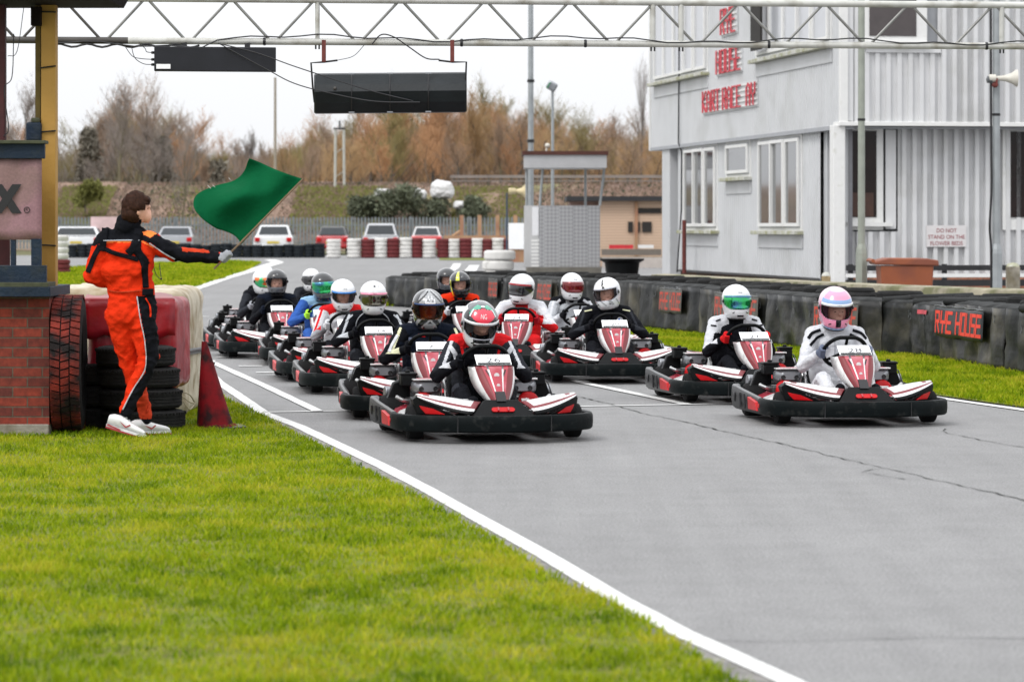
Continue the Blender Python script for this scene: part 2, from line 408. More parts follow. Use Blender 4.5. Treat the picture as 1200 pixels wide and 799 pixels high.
    for s in (-1,1):
        b = MB(); b.tube([(s*.20,-.60,.14),(s*.22,-.57,.27)], .01, 8); b.box((s*.225,-.575,.285),(.06,.02,.03)); b.build('pedal', M_steel, K, bevel=.003)
    # seat shell
    rows = []
    for i in range(9):
        a = i/8*math.pi*.62; 
        y = .18+.16*a*1.05+.10*max(0,a-1); z = .07+.05*0+max(0,(a-.55))**1.2*.30
        row = []
        for j in range(9):
            t = -1+2*j/8; lift = .11*abs(t)**2.6
            row.append((t*.20, y-.06*abs(t)**2.5, z+lift*(1 if i<5 else .7)))
        rows.append(row)
    b = MB(); b.grid(rows); b.build('seat', M_black, K, solid=.012)
    # twin engines
    for s in (-1,1):
        E = MB(); E.box((s*.42,.36,.19),(.20,.24,.15)); E.tube([(s*.30,.20,.15),(s*.30,.32,.15)],.035,14)
        e = E.build('engine', M_dark, K, smooth=True, bevel=.015)
        b = MB()
        rows = []
        for i in range(9):
            y = .25+.22*i/8; q = math.sin(math.pi*(i+.4)/8.8)**.35
            row = []
            for j in range(20):
                an = 2*math.pi*j/20; cx, sz = math.cos(an), math.sin(an)
                px_ = .122*math.copysign(abs(cx)**.55,cx)*q; pz_ = .062*math.copysign(abs(sz)**.6,sz)*q
                row.append((s*.37+px_, y, .345+pz_))
            rows.append(row)
        b.grid(rows, 0, True); b.add(rows[0],[tuple(range(20))]); b.add(rows[-1],[tuple(range(19,-1,-1))])
        tk = b.build('fuel_tank', M_alu, e)
        b = MB(); b.box((s*.37,.34,.408),(.17,.13,.012)); b.build('tank_label', M_rose, tk, smooth=False, bevel=.004)
        b = MB(); b.box((s*.37,.30,.406),(.23,.10,.012)); b.build('tank_top', M_white, tk, smooth=False, bevel=.005)
        for q in (-1,1):
            MB().lathe([(0,0),(.014,0),(.018,-.004),(.02,.006),(0,.006)], axis='y', n=14).build('tank_bolt', M_dark, tk, loc=(s*.37+q*.055,.246,.335))
        b = MB(); b.lathe([(0,-.02),(.05,-.02),(.078,-.006),(.085,.02),(.085,.05)], c=(s*.41,.225,.225), axis='y', n=22); b.build('fan_cover', M_reflect, e)
        b = MB(); b.tube([(s*.38,.20,.26),(s*.41,.195,.235),(s*.40,.2,.20)], .007, 6); b.build('starter_cord', M_steel, e)
        b = MB(); b.box((s*.505,.42,.395),(.12,.13,.085)); b.box((s*.505,.42,.445),(.135,.14,.022)); b.tube([(s*.505,.42,.45),(s*.505,.42,.475)],.02,10); b.build('air_filter', M_black, e, bevel=.01)
        b = MB(); b.tube([(s*.50,.32,.24),(s*.56,.30,.25),(s*.60,.36,.27)], .016, 8); b.build('carburettor', M_steel, e, smooth=True)
        b = MB(); b.tube([(s*.50,.62,.29),(s*.66,.60,.30)], .045, 16); b.build('exhaust', M_alu, e, bevel=.006)
        g = MB(); g.prism([(.47,.20),(.66,.20),(.60,.37),(.56,.385),(.47,.385)], .10, 'y', .50)
        g.v = [(s*x,y,z) for x,y,z in g.v]; gg = g.build('wheel_guard', M_black, K, smooth=False, bevel=.012)
        g = MB(); g.tube([(s*.465,.495,.39),(s*.56,.495,.395),(s*.61,.495,.375),(s*.67,.495,.21)], .006, 6); g.build('guard_edge', M_grey, gg)
                # engine-side seat stay / loop
        b = MB(); b.tube([(s*.235,.20,.10),(s*.245,.22,.32),(s*.24,.34,.40),(s*.235,.48,.38),(s*.235,.52,.12)], .012, 8); b.build('seat_stay', M_steel, K)
    # wheels
    for s in (-1,1):
        for (y, w, r) in ((-.50,.115,.128),(.56,.175,.138)):
            x = s*(.60 if y<0 else .61)
            prof = [(r*.55,-w/2),(r*.86,-w/2),(r*.97,-w*.42),(r,-w*.30),(r,w*.30),(r*.97,w*.42),(r*.86,w/2),(r*.55,w/2)]
            wl = MB().lathe(prof, axis='x', n=28).build('wheel', M_rubber, K, loc=(x,y,r+.001))
            MB().lathe([(0,-w*.2),(r*.3,-w*.2),(r*.5,-w*.46),(r*.57,-w*.47),(r*.57,w*.47),(r*.5,w*.46),(r*.3,w*.2),(0,w*.2)], axis='x', n=20).build('rim', M_steel, wl)
    b = MB(); b.tube([(-.55,.56,.139),(.55,.56,.139)], .02, 10); b.build('rear_axle', M_steel, K)
    b = MB(); b.box((0,-.20,.062),(.56,.95,.012)); b.build('floor_tray', M_dark, K, smooth=False)
    fr = MB()
    for s in (-1,1):
        fr.tube(spline([(s*.10,-.78,.085),(s*.27,-.62,.085),(s*.28,-.2,.085),(s*.34,.3,.085),(s*.34,.80,.09)],4), .016, 8)
        fr.tube([(s*.28,-.50,.10),(s*.52,-.50,.128)], .014, 8)
    fr.tube([(-.34,.80,.09),(.34,.80,.09)], .016, 8); fr.tube([(-.28,-.45,.085),(.28,-.45,.085)], .014, 8)
    fr.build('chassis', M_redd, K)
    b = MB(); sweep(spline([(.66,.88,0),(.60,.97,0),(.3,1.0,0),(0,1.0,0),(-.3,1.0,0),(-.60,.97,0),(-.66,.88,0)],4), [(0,.08),(.03,.08),(.04,.12),(.04,.17),(.03,.21),(0,.21)], b); b.build('rear_bumper', M_bump, K)
    b = MB(); b.box((0,.72,.215),(.62,.26,.02)); b.build('rear_cover', M_rose, K, smooth=False, bevel=.008)
    return K
# ---------------------------------------------------------------- people
def remesh(mb, voxel, smooth_it=3, fac=.5):
    me = mb.mesh('body'); o = bpy.data.objects.new('tmp', me); COL.objects.link(o)
    bm = bmesh.new(); bm.from_mesh(me); bmesh.ops.recalc_face_normals(bm, faces=bm.faces); bm.to_mesh(me); bm.free()
    k = o.modifiers.new('r', 'REMESH'); k.mode = 'VOXEL'; k.voxel_size = voxel; k.adaptivity = 0
    k = o.modifiers.new('s', 'SMOOTH'); k.factor = fac; k.iterations = smooth_it
    dg = bpy.context.evaluated_depsgraph_get(); out = bpy.data.meshes.new_from_object(o.evaluated_get(dg))
    bpy.data.objects.remove(o); out.name = 'body'
    return out
def arrays(me):
    n = len(me.vertices); v = np.empty(n*3, 'f'); me.vertices.foreach_get('co', v); v = v.reshape(-1,3)
    nr = np.empty(n*3, 'f'); me.vertices.foreach_get('normal', nr); nr = nr.reshape(-1,3)
    c = np.empty(len(me.polygons)*3, 'f'); me.polygons.foreach_get('center', c); return v, nr, c.reshape(-1,3)
def segdist(P, a, b, ra, rb):
    a = np.array(a, 'f'); b = np.array(b, 'f'); t = b-a; L = (t*t).sum()
    u = np.clip(((P-a)@t)/max(L,1e-9), 0, 1); d = np.linalg.norm(P-(a+u[:,None]*t), axis=1)
    return d-(ra+(rb-ra)*u), u
def folds(me, amp, mask=None, freq=9.0, seed=0.0):
    v, nr, _ = arrays(me)
    d = np.zeros(len(v), 'f')
    for i in range(len(v)):
        if mask is not None and not mask[i]: continue
        p = Vector(v[i])
        q = Vector((p.x*freq+seed, p.y*freq, p.z*freq*1.35))
        w = noise.noise_vector(q*.6)*1.2
        d[i] = (1-abs(noise.noise(q+w))*2.2)*.6 + noise.noise(q*2.3)*.35 - .35
    v = v + nr*(d*amp)[:,None]
    me.vertices.foreach_set('co', v.astype('f').ravel()); me.update()

ZONES = 14  # chest,side,yoke,upper_out,upper_in,fore,glove,thigh,thigh_out,shin,shoe,collar,armstripe,skin
def driver_body(el_x=.30, el_z=.43, el_y=.10, sh=.185, lean=0.0, seed=0.0, girth=1.0):
    caps = []   # (zone, a, b, ra, rb)
    L = lambda p: (p[0], p[1]-lean*(p[2]-.2), p[2])
    for s in (-1,1):
        S = (s*sh, .25, .685); E = (s*el_x, el_y, el_z); Wr = (s*.205, -.085, .545)
        K_ = (s*.185, -.14, .335); H = (s*.10,.36,.19); An = (s*.135,-.50,.165)
        caps += [('yoke', L((s*.06,.27,.70)), L(S), .075*girth, .072), ('upper', L(S), E, .070, .053), ('fore', E, Wr, .055, .037),
                 ('thigh', H, K_, .095*girth, .068), ('shin', K_, An, .065, .042), ('shoe', (s*.14,-.52,.15), (s*.145,-.60,.29), .048, .042), ('shoe', (s*.135,-.49,.13), (s*.135,-.51,.16), .046, .045)]
        caps += [('glove', Wr, (s*.198,-.115,.556), .037, .034)]
        rim = Vector((s*.178, -.14, .56)); t = Vector((0,-.64,.77)).normalized(); nx = Vector((s,0,0)); ny = t.cross(Vector((1,0,0))).normalized()
        if ny.y < 0: ny = -ny                      # towards the driver
        caps.append(('glove', tuple(rim+nx*.012+ny*.028-t*.022), tuple(rim+nx*.012+ny*.028+t*.022), .027, .027))
        for j in range(4):
            o = rim+t*(-.036+.024*j); k1 = o+nx*.036+ny*.012; k2 = o+nx*.030-ny*.024; k3 = o-nx*.002-ny*(.031-.002*j)
            caps += [('glove', tuple(o+nx*.02+ny*.03), tuple(k1), .0125, .012), ('glove', tuple(k1), tuple(k2), .012, .011), ('glove', tuple(k2), tuple(k3), .011, .0095)]
        caps += [('glove', tuple(rim+ny*.03+t*.01), tuple(rim-nx*.022+ny*.018+t*.04), .0145, .0125), ('glove', tuple(rim-nx*.022+ny*.018+t*.04), tuple(rim-nx*.020-ny*.008+t*.055), .0125, .0105)]
    g = girth
    caps += [('chest', (-.075,.36,.22), (-.07,.33,.50), .125*g, .125*g), ('chest', (.075,.36,.22), (.07,.33,.50), .125*g, .125*g), ('chest', (0,.35,.22), L((0,.29,.58)), .14*g, .13*g),
             ('chest', L((-.085,.28,.60)), L((.085,.28,.60)), .115, .115), ('chest', (-.07,.33,.50), L((-.085,.28,.60)), .122*g, .115), ('chest', (.07,.33,.50), L((.085,.28,.60)), .122*g, .115),
             ('collar', L((0,.26,.72)), L((0,.215,.79)), .066, .060), ('skin', L((0,.20,.80)), L((0,.19,.84)), .055, .058)]
    b = MB()
    for z, a, c, ra, rb in caps: b.capsule(a, c, ra, rb, 12)
    hc = Vector(L((0,.19,.872)))
    b.ball(hc, (.073,.092,.112), 20, 14); b.ball(hc+Vector((0,-.088,-.012)), (.012,.02,.022)); b.ball(hc+Vector((0,-.075,-.055)), (.032,.02,.016)); b.ball(hc+Vector((0,-.074,.022)), (.055,.018,.012)); b.ball(hc+Vector((0,-.06,-.088)), (.03,.025,.022))
    me = remesh(b, .0075, 2, .45)
    v, nr, _ = arrays(me)
    # folds only where cloth is
    msk = np.ones(len(v), bool)
    for z, a, c, ra, rb in caps:
        if z in ('glove','shoe','skin'):
            d, u = segdist(v, a, c, ra, rb); msk &= d > .012
    msk &= np.linalg.norm(v-np.array(hc), axis=1) > .13
    folds(me, .0105, msk, 9.5, seed)
    v, nr, P = arrays(me)
    names = [c[0] for c in caps]; D = np.stack([segdist(P, *c[1:])[0] for c in caps]); U = np.stack([segdist(P, *c[1:])[1] for c in caps])
    k = D.argmin(0); u = U[k, np.arange(len(P))]; ids = np.zeros(len(P), 'i')
    nz = {'chest':0,'yoke':2,'upper':3,'fore':5,'glove':6,'thigh':7,'shin':9,'shoe':10,'collar':11,'skin':13}
    ids = np.array([nz[n] for n in names], 'i')[k]
    x = P[:,0]; ax = np.abs(x)
    ids[(ids==0)&(ax>.12)] = 1; ids[(ids==0)&(P[:,1]>.36)] = 1
    ids[(ids==2)&(ax<.07)] = 0
    up = ids==3; outer = up & (P[:,2] < .60) & (ax < sh+.045+(.60-P[:,2])*.35); ids[outer] = 4
    st = (ids==3)&(np.abs(u-.5)<.6)&(np.abs((ax-(sh+.04))-(.70-P[:,2])*.40)<.012); ids[st] = 12
    fo = (ids==5)&(P[:,2]>.505)&(u<.8)&(P[:,1]<.02); ids[fo] = 12
    ids[(ids==7)&(ax>.20)] = 8
    hd = np.linalg.norm((P-np.array(hc))/np.array((1,1.15,1.15)), axis=1) < .108; ids[hd] = 13
    # eyes
    for s in (-1,1):
        e = np.array(hc)+np.array((s*.03,-.078,.004)); ids[np.linalg.norm((P-e)*np.array((1,.4,1.6)),axis=1)<.009] = 14
    me.polygons.foreach_set('material_index', ids); me.polygons.foreach_set('use_smooth', [True]*len(P))
    for i in range(15): me.materials.append(C_black)
    return me, hc

# helmet shell in head-local coordinates: forward is -Y
HP = [(-.152,.078,.110,.060),(-.140,.094,.128,.082),(-.115,.108,.143,.100),(-.08,.118,.148,.118),(-.04,.125,.141,.132),(0,.129,.140,.142),(.04,.127,.136,.145),(.075,.116,.124,.136),(.105,.093,.098,.112),(.125,.064,.068,.08),(.137,.034,.036,.044),(.141,.004,.004,.005)]
def hp_at(z):
    if z <= HP[0][0]: return HP[0][1:]
    for i in range(len(HP)-1):
        if z <= HP[i+1][0]:
            t = (z-HP[i][0])/(HP[i+1][0]-HP[i][0]); t = max(0,min(1,t))
            a = HP[max(i-1,0)]; b = HP[i]; c = HP[i+1]; d = HP[min(i+2,len(HP)-1)]
            out = []
            for q in (1,2,3): out.append(.5*((2*b[q])+(c[q]-a[q])*t+(2*a[q]-5*b[q]+4*c[q]-d[q])*t*t+(3*b[q]-3*c[q]+d[q]-a[q])*t**3))
            return out
    return HP[-1][1:]
def hsurf(az, z, off=0.0):
    w, f, r = hp_at(z); w *= .93; ca = math.cos(az); sa = math.sin(az)
    e = .92
    x = (w+off)*math.copysign(abs(sa)**e, sa); y = -(f+off)*abs(ca)**e if ca > 0 else (r+off)*abs(ca)**e
    return Vector((x,y,z+off*(1 if z>.09 else 0)*1.2))
def port(az, z, grow=0.0):
    """inside the eye opening"""
    a = abs(az); top = .036+.006*math.cos(az)+grow; bot = -.050-.012*math.cos(a)+(max(0,a-.8)*.05)-grow
    return a < 1.22+grow*7 and bot < z < top
def make_helmet(style, mats, visor_m, visor='closed', lettering=None, root=None):
    zs = [-.152+.293*i/58 for i in range(59)]; NA = 104
    b = MB(); vid = {}
    for i, z in enumerate(zs):
        for j in range(NA): vid[i,j] = hsurf(2*math.pi*(j+.5)/NA-math.pi, z)
    vs = [vid[i,j] for i in range(59) for j in range(NA)]; fs = []; ms = []
    for i in range(58):
        for j in range(NA):
            az = 2*math.pi*(j+1)/NA-math.pi; z = (zs[i]+zs[i+1])/2
            if az > math.pi: az -= 2*math.pi
            if port(az, z): continue
            fs.append((i*NA+j, i*NA+(j+1)%NA, (i+1)*NA+(j+1)%NA, (i+1)*NA+j)); ms.append(style(az, z))
    b.add(vs, fs, ms); b.add([vid[58,j] for j in range(NA)], [tuple(range(NA))], style(0,.14))
    bm = b.mesh('helmet'); q = bmesh.new(); q.from_mesh(bm); bmesh.ops.delete(q, geom=[v for v in q.verts if not v.link_faces], context='VERTS'); bmesh.ops.remove_doubles(q, verts=q.verts, dist=.0004); bmesh.ops.recalc_face_normals(q, faces=q.faces); q.to_mesh(bm); q.free()
    h = link('helmet', bm, mats+[H_liner], root, True, solid=0, angle=60)
    k = h.modifiers.new('solid','SOLIDIFY'); k.thickness = .014; k.offset = -1; k.material_offset = 0; k.material_offset_rim = 20
    # visor
    def patch(a0, a1, zb, zt, off, name, m, par, na=26, nz=8, solid=.002):
        rows = [[hsurf(a0+(a1-a0)*i/na, zb(a0+(a1-a0)*i/na)+(zt(a0+(a1-a0)*i/na)-zb(a0+(a1-a0)*i/na))*j/nz, off) for j in range(nz+1)] for i in range(na+1)]
        return MB().grid(rows).build(name, m, par, solid=solid, angle=80)
    lift = .0 if visor == 'closed' else .075
    v = patch(-1.38, 1.38, lambda a: -.055-.012*math.cos(a)+(max(0,abs(a)-.8)*.05)+lift*math.cos(a*.6), lambda a: .046+.006*math.cos(a)+lift*math.cos(a*.6), .0045, 'visor', visor_m, h)
    for s in (-1,1):
        p = hsurf(s*1.42, .0, .006); MB().ball((0,0,0),(.008,.018,.018),12,8).build('visor_pivot', mats[0] if len(mats)<2 else mats[1], h, loc=p)
    if lettering:
        for (txt, az0, z0, size, m) in lettering:
            if txt == '#strip':      # sun strip across the visor top
                patch(-1.2, 1.2, lambda a: z0+.006*math.cos(a), lambda a: z0+size+.006*math.cos(a), .0075, 'visor_strip', m, h, nz=2)
            else:
                text_on(txt, size, lambda x, y: hsurf(az0+x/.135, z0+y, .0095 if abs(z0-.045)<.02 else .0022), 'lettering', m, h)
    # breather vents on the chin
    for s in (-1,1):
        p = hsurf(s*.55, -.095, .001); MB().box((0,0,0),(.022,.008,.006), rot=(0,s*.5,s*.5)).build('vent', H_liner, h, loc=p, smooth=False)
    rim = [hsurf(2*math.pi*j/40, -.150, -.004) for j in range(40)]
    MB().tube(rim, .008, 6, closed=True).build('neck_roll', H_liner, h)
    return h

_bodies = {}; _bv = {}
def suit_mark(o, body, pts, wd, m):
    if body not in _bv:
        me = _bodies[body][0]; v, _, _ = arrays(me); _bv[body] = BVHTree.FromPolygons([tuple(x) for x in v], [tuple(p.vertices) for p in me.polygons])
    if wd < 0:      # a round badge of radius -wd at pts[0]
        x, z = pts[0]; hit = _bv[body].ray_cast(Vector((x,-.05,z)), Vector((0,1,0)))
        if hit[0] is None: return
        q = hit[1].to_track_quat('Z','Y').to_matrix(); c = hit[0]+hit[1]*.006; r = -wd; b = MB()
        for k in range(4):
            a0 = k*math.pi/2; vs = [c]+[c+q@Vector((r*.7*math.cos(a0+j*math.pi/12), r*.7*math.sin(a0+j*math.pi/12), 0)) for j in range(7)]
            b.add(vs, [(0,j,j+1) for j in range(1,7)], k%2)
        b.build('badge', m, o, smooth=False, recalc=False)
        MB().tube([c+q@Vector((r*.88*math.cos(a), r*.88*math.sin(a), 0)) for a in [2*math.pi*k/20 for k in range(20)]], r*.14, 5, closed=True).build('badge_ring', m[0], o); return
    P = spline([(p[0],p[1],0) for p in pts], 6); rows = []
    for i, p in enumerate(P):
        t = (P[min(i+1,len(P)-1)]-P[max(i-1,0)]).normalized(); n = Vector((-t.y,t.x,0)); row = []
        for k in (-1,-.5,0,.5,1):
            u = p+n*k*wd/2; hit = _bv[body].ray_cast(Vector((u.x,-.05,u.y)), Vector((0,1,0)))
            if hit[0] is None or hit[0].y > .45: row = None; break
            row.append(hit[0]+Vector((0,-.006,0)))
        if row: rows.append(row)
    if len(rows) > 1: MB().grid(rows).build('suit_band', m, o, solid=.004)
def both(pts, wd, m): return [(pts, wd, m), ([(-x,z) for x,z in pts], wd, m)]
def driver(label, kart, suit, helmet, head=(0,0,0), body='mid', hoff=(0,0,0), hscale=1.08, group='kart drivers waiting on the grid', marks=()):
    if body not in _bodies:
        kw = {'mid': dict(), 'wide': dict(el_x=.37, el_z=.46, el_y=.06, sh=.20, girth=1.08, seed=3.1), 'slim': dict(el_x=.285, el_z=.40, el_y=.12, sh=.165, girth=.9, seed=7.7), 'crouch': dict(el_x=.34, el_z=.44, el_y=.05, lean=.18, seed=5.2)}[body]
        _bodies[body] = driver_body(**kw)
    me, hc = _bodies[body]
    o = bpy.data.objects.new('person', me); COL.objects.link(o)
    rv = random.Random(label); o.location = kart.location; o.rotation_euler = (R(rv.uniform(-1,1)), R(rv.uniform(-.7,.7)), kart.rotation_euler[2]+R(rv.uniform(-3,3)))
    tag(o, label, 'person', group)
    for i, sl in enumerate(o.material_slots):
        sl.link = 'OBJECT'; sl.material = M_hair if i == 14 else (M_skin if i == 13 else suit[i])
    for (pts, wd, m_) in marks: suit_mark(o, body, pts, wd, m_)
    h = helmet(o)
    h.location = hc+Vector(hoff)+Vector((0,.0,.015)); h.rotation_euler = (R(head[0]), R(head[2]), R(head[1])); h.scale = (hscale,)*3
    return o
def suit(chest, side=None, yoke=None, upper=None, inner=None, fore=None, glove=None, thigh=None, tout=None, shin=None, shoe=None, collar=None, stripe=None):
    side = side or chest; upper = upper or side
    return [chest, side, yoke or upper, upper, inner or upper, fore or upper, glove or C_black, thigh or chest, tout or thigh or chest, shin or thigh or chest, shoe or C_black, collar or chest, stripe or upper, M_skin]
# ---------------------------------------------------------------- the karts and their drivers
base_kart = make_kart(); _first = True
def place_kart(nose_px, Yf, yaw, label):
    """nose_px: photo column of the nose, Yf: distance of the front axle, yaw in degrees"""
    global _first
    k = base_kart if _first else dup(base_kart); _first = False
    th = R(yaw); Xn = (nose_px-600)/F*(Yf-.4)
    c = Vector((Xn - math.sin(th)*.93, Yf-.4 + math.cos(th)*.93, 0)); c.z = gz(c.y)+.012
    k.location = c; k.rotation_euler = (0,0,th); tag(k, label, 'kart', 'racing karts lined up on the start grid')
    return k
def number(k, txt, size=.085, dx=0.0):
    pl = [c for c in k.children if c.name.startswith('number_plate')][0]
    text_on(txt, size, lambda x,y: Vector((x*1.45+dx, y-.012, .0055)), 'number', M_ink, pl)

def st_plain(i=0): return lambda az, z: i
W0 = [H_white, H_black, H_silver]
def hel_white(vm, strip=None, mark=None, visor='closed', peak=False):
    def f(root):
        def style(az, z): return 1 if (-.13 < z < -.118 and abs(az) < .25) else 0
        let = []
        if mark: let.append((mark, 0, .078, .022, H_dgrey))
        if strip: let.append(('#strip', 0, .028, .016, strip))
        return make_helmet(style, W0, vm, visor, let, root)
    return f
def hel_ng(root):
    def style(az, z):
        a = abs(az)
        if -.145 < z < .135 and z > .045:
            wd = (z-.045)/.035 if z < .08 else (.125-z)/.012
            if z < .125 and a < min(.80, .12+wd*.75): return 3
            if a < min(.98, .30+max(0,wd)*.75): return 0 if (a > .86 or z>.131) else 1
            if a < 1.12: return 4 if z > .085 else 1
            if z > .10 and a < 2.0: return 5
            return 0 if a > 1.5 else 1
        if z > .12: return 5
        if z < -.06: return 0 if (a > .5 or int((z+.2)*90)%3==0) else 1
        if a > 1.3 and int((a*2+z*30))%4 == 1: return 1
        return 0
    return make_helmet(style, [H_white, H_black, H_silver, H_red, H_green, H_dgrey], V_clear, 'closed', [('NG', 0, .088, .034, H_white), ('#strip', 0, .030, .018, H_white), ('mikehg.net.com', 0, .044, .012, M_ink)], root)
def hel_arai_dark(root):
    def style(az, z):
        a = abs(az)
        if z > .045:
            if a < .05+(.14-z)*2.0 and z > .085: return 0 if (a > .10 and z < .125) else 2
            if z < .085 and a < .36: return 0
            if int(a*5+z*40)%3 == 0: return 1
            return 2 if a < .9 else 1
        if z < -.07: return 2 if (a < .4 and z < -.10) or int(a*6+z*60)%4==0 else 1
        return 1 if int(a*4-z*25)%3 else 2
    return make_helmet(style, [H_white, H_black, H_silver], V_amb2, 'closed', [('Arai', 0, .075, .036, H_black), ('#strip', 0, .034, .010, mat('strip_blue',(.02,.06,.18),.3))], root)
def hel_white_strip(root):
    def style(az, z): return 1 if (.098 < z < .112 and abs(az) < .12) or (.100<z<.104 and .25<abs(az)<.45) else 0
    return make_helmet(style, W0, V_mirror, 'closed', [('#strip', 0, .026, .018, H_pink), ('ARDS', 0, .042, .012, M_ink)], root)
def hel_pink(root):
    def style(az, z):
        a = abs(az)
        if z > .05:
            if z < .078 and a < 1.3: return 4
            if z > .10+.01*math.sin(az*3): return 5 if z > .128 or a > 1.2 else 3
            return 3 if a < 1.15 else 5
        if z < -.125: return 4
        if z < -.055: return 1 if (a < .14 and z > -.115) else (3 if a < 1.1 else 6)
        return 6 if a > 1.5 else 3
    return make_helmet(style, [H_white, H_black, H_silver, H_pink, H_sky, H_lilac, H_mauve], V_clear, 'closed', [('#strip', 0, .030, .020, H_white), ('T RITO', 0, .046, .010, M_ink)], root)
def hel_swirl(root):
    def style(az, z):
        if z > .05 and .15 < az+z*2 < .32: return 1
        if -.11 < z < -.06 and int(az*7+z*55)%4 == 0: return 2
        if az < -.6 and int(az*6-z*70)%5 == 0: return 2
        return 0
    return make_helmet(style, [H_white, H_black, H_silver], V_dark if False else V_clear, 'closed', [], root)
def hel_yellow(root):
    def style(az, z):
        if z > .045 and -.55 < az < -.2: return 3
        if z < .05 and abs(az) > 1.2 and abs(az) < 1.4: return 3
        return 1
    return make_helmet(style, [H_white, H_black, H_silver, H_yellow], V_clear, 'closed', [('AT', .1, .085, .028, H_silver)], root)
def hel_black(vm, mark=None, visor='closed'):
    return lambda root: make_helmet(lambda a,z: 1 if (z>.04 or z<-.12) else 0, [H_dgrey, H_black], vm, visor, [(mark, 0, .085, .016, H_silver)] if mark else [], root)

# nose column, front axle distance, yaw
_nums = []
S_blk = suit(C_black, C_black, C_black)
def entry(px, Y, yaw, klabel, plabel, su, hel, head=(0,0,0), body='mid', num=None, hoff=(0,0,0), hs=1.08, marks=()):
    hs *= .985
    k = place_kart(px, Y, yaw, klabel)
    if num: _nums.append((k, num))
    driver(plabel, k, su, hel, head, body, hoff, hs, marks=marks)
    return k
entry(591, 24.2, 10.8, 'red and white kart numbered 26 leading the left lane', 'driver leaning forward in red topped black and white helmet with black white and red suit',
      suit(C_black, C_dgrey, C_red, C_dgrey, C_black, C_black, C_black, C_black, C_dgrey, C_black, C_black, C_black, C_white), hel_ng, (22,4,2), 'crouch', ('26',.08,0), (-.02,-.03,-.035), 1.16, both([(.24,.66),(.20,.60),(.19,.52)],.035,C_white)+both([(.15,.66),(.13,.58)],.02,C_red)+both([(.17,.30),(.20,.26)],.03,C_red))
entry(510, 26.9, 4.7, 'red and white kart with a 7 on its plate behind the leading left kart', 'driver in grey and black patterned helmet with amber visor and black suit with pale cuffs',
      suit(C_navy, C_navy, C_navy, C_black, C_navy, C_black, C_black, C_black, C_dgrey, C_black, C_black, C_black, C_cream), hel_arai_dark, (10,3,0), 'wide', ('7',.06,-.01), (0,0,.01), 1.13, both([(.15,.64),(.155,.54)],.026,C_slate)+both([(.26,.66),(.31,.58),(.34,.52)],.022,C_white)+[([(-.08,.66),(-.02,.655)],.025,C_red)])
entry(449, 31.0, 7.6, 'red and white kart with a 14 on its plate, third in the left lane', 'driver in plain white helmet with mirrored visor and black suit with grey piping',
      suit(C_black, C_black, C_black, C_black, C_black, C_black, C_black, C_black, C_dgrey, C_black, C_black, C_black, C_silver), hel_white_strip, (6,2,0), 'wide', ('14',.06,.02), (0,0,.01), 1.12, both([(.09,.74),(.15,.68),(.17,.58),(.13,.46)],.009,C_silver)+both([(.2,.72),(.27,.66)],.014,C_silver))
entry(416, 33.5, 9.0, 'red and white kart carrying the driver in white and red suit with blue strip visor', 'driver in white helmet with blue visor strip and white suit with red shoulders',
      suit(C_white, C_white, C_red, C_white, C_white, C_grey, C_white, C_black, C_black, C_black, C_black, C_white, C_red), hel_white(V_clear, mat('strip_blue2',(.04,.22,.6),.3), 'Arai'), (14,4,0), 'mid', None, (0,-.02,-.01), 1.1)
entry(383, 37.4, 5.8, 'red and white kart carrying the driver in the blue suit', 'driver in blue suit with black helmet and lime green glove',
      suit(C_lblue, C_blue, C_lblue, C_blue, C_blue, C_blue, C_lime, C_blue, C_blue, C_blue, C_black, C_lblue, C_blue), hel_black(V_blue, None), (4,6,-4), 'wide', None, (0,0,0), 1.14)
entry(334, 39.4, 8.9, 'red and white kart carrying the driver in black helmet and all black suit', 'driver in black helmet and all black suit with bare face showing',
      suit(C_black, C_black, C_navy, C_black, C_black, C_black, C_navy), hel_black(V_clear, 'HJC'), (2,-3,0), 'mid', None, (0,0,.02), 1.1)
entry(318, 41.8, 10.0, 'red and white kart at the far left, carrying the driver with rainbow visor', 'driver in white helmet with rainbow visor and black suit with grey gloves',
      suit(C_black, C_black, C_black, C_dgrey, C_black, C_dgrey, C_grey), hel_white(V_rain), (4,16,0), 'mid', None, (0,0,-.02), 1.12)
entry(318, 45.5, 9.5, 'rearmost red and white kart of the left lane, half hidden behind two other karts', 'driver almost hidden behind the rainbow visor driver, white helmet top showing',
      suit(C_black), hel_white(V_dark), (4,0,0), 'slim', None, (0,0,0), 1.08)
entry(374, 44.0, 8.5, 'red and white kart hidden behind the kart of the driver in blue', 'driver hidden behind the blue suited driver with only the white helmet top showing',
      suit(C_black, C_dgrey), hel_white(V_dark), (2,0,0), 'slim', None, (0,0,-.03), 1.08)
entry(553, 39.0, 8.0, 'red and white kart carrying the driver in yellow striped helmet', 'driver in black helmet with yellow stripe and black and orange suit with white gloves',
      suit(C_black, C_black, C_orange, C_black, C_black, C_dorange, C_white, C_black, C_black, C_black, C_black, C_orange, C_orange), hel_yellow, (4,2,-4), 'mid', None, (0,0,0), 1.08)
entry(536, 42.4, 8.0, 'red and white kart just behind the yellow striped driver, mostly hidden', 'driver in dark blue tinged helmet peering out behind the yellow striped helmet',
      suit(C_black, C_black, C_black, C_black, C_black, C_dgrey, C_grey), hel_black(V_clear, None), (4,14,0), 'slim', None, (0,0,.0), 1.1)
entry(602, 35.5, -4.0, 'red and white kart carrying the driver in the red and white suit', 'driver in plain white helmet with dark visor and red suit with white shoulders',
      suit(C_red, C_red, C_white, C_white, C_red, C_red, C_redd2, C_red, C_red, C_red, C_black, C_red, C_white), hel_white(V_dark, M_redd), (3,-16,5), 'wide', ('24',.07,0), (0,0,.01), 1.16)
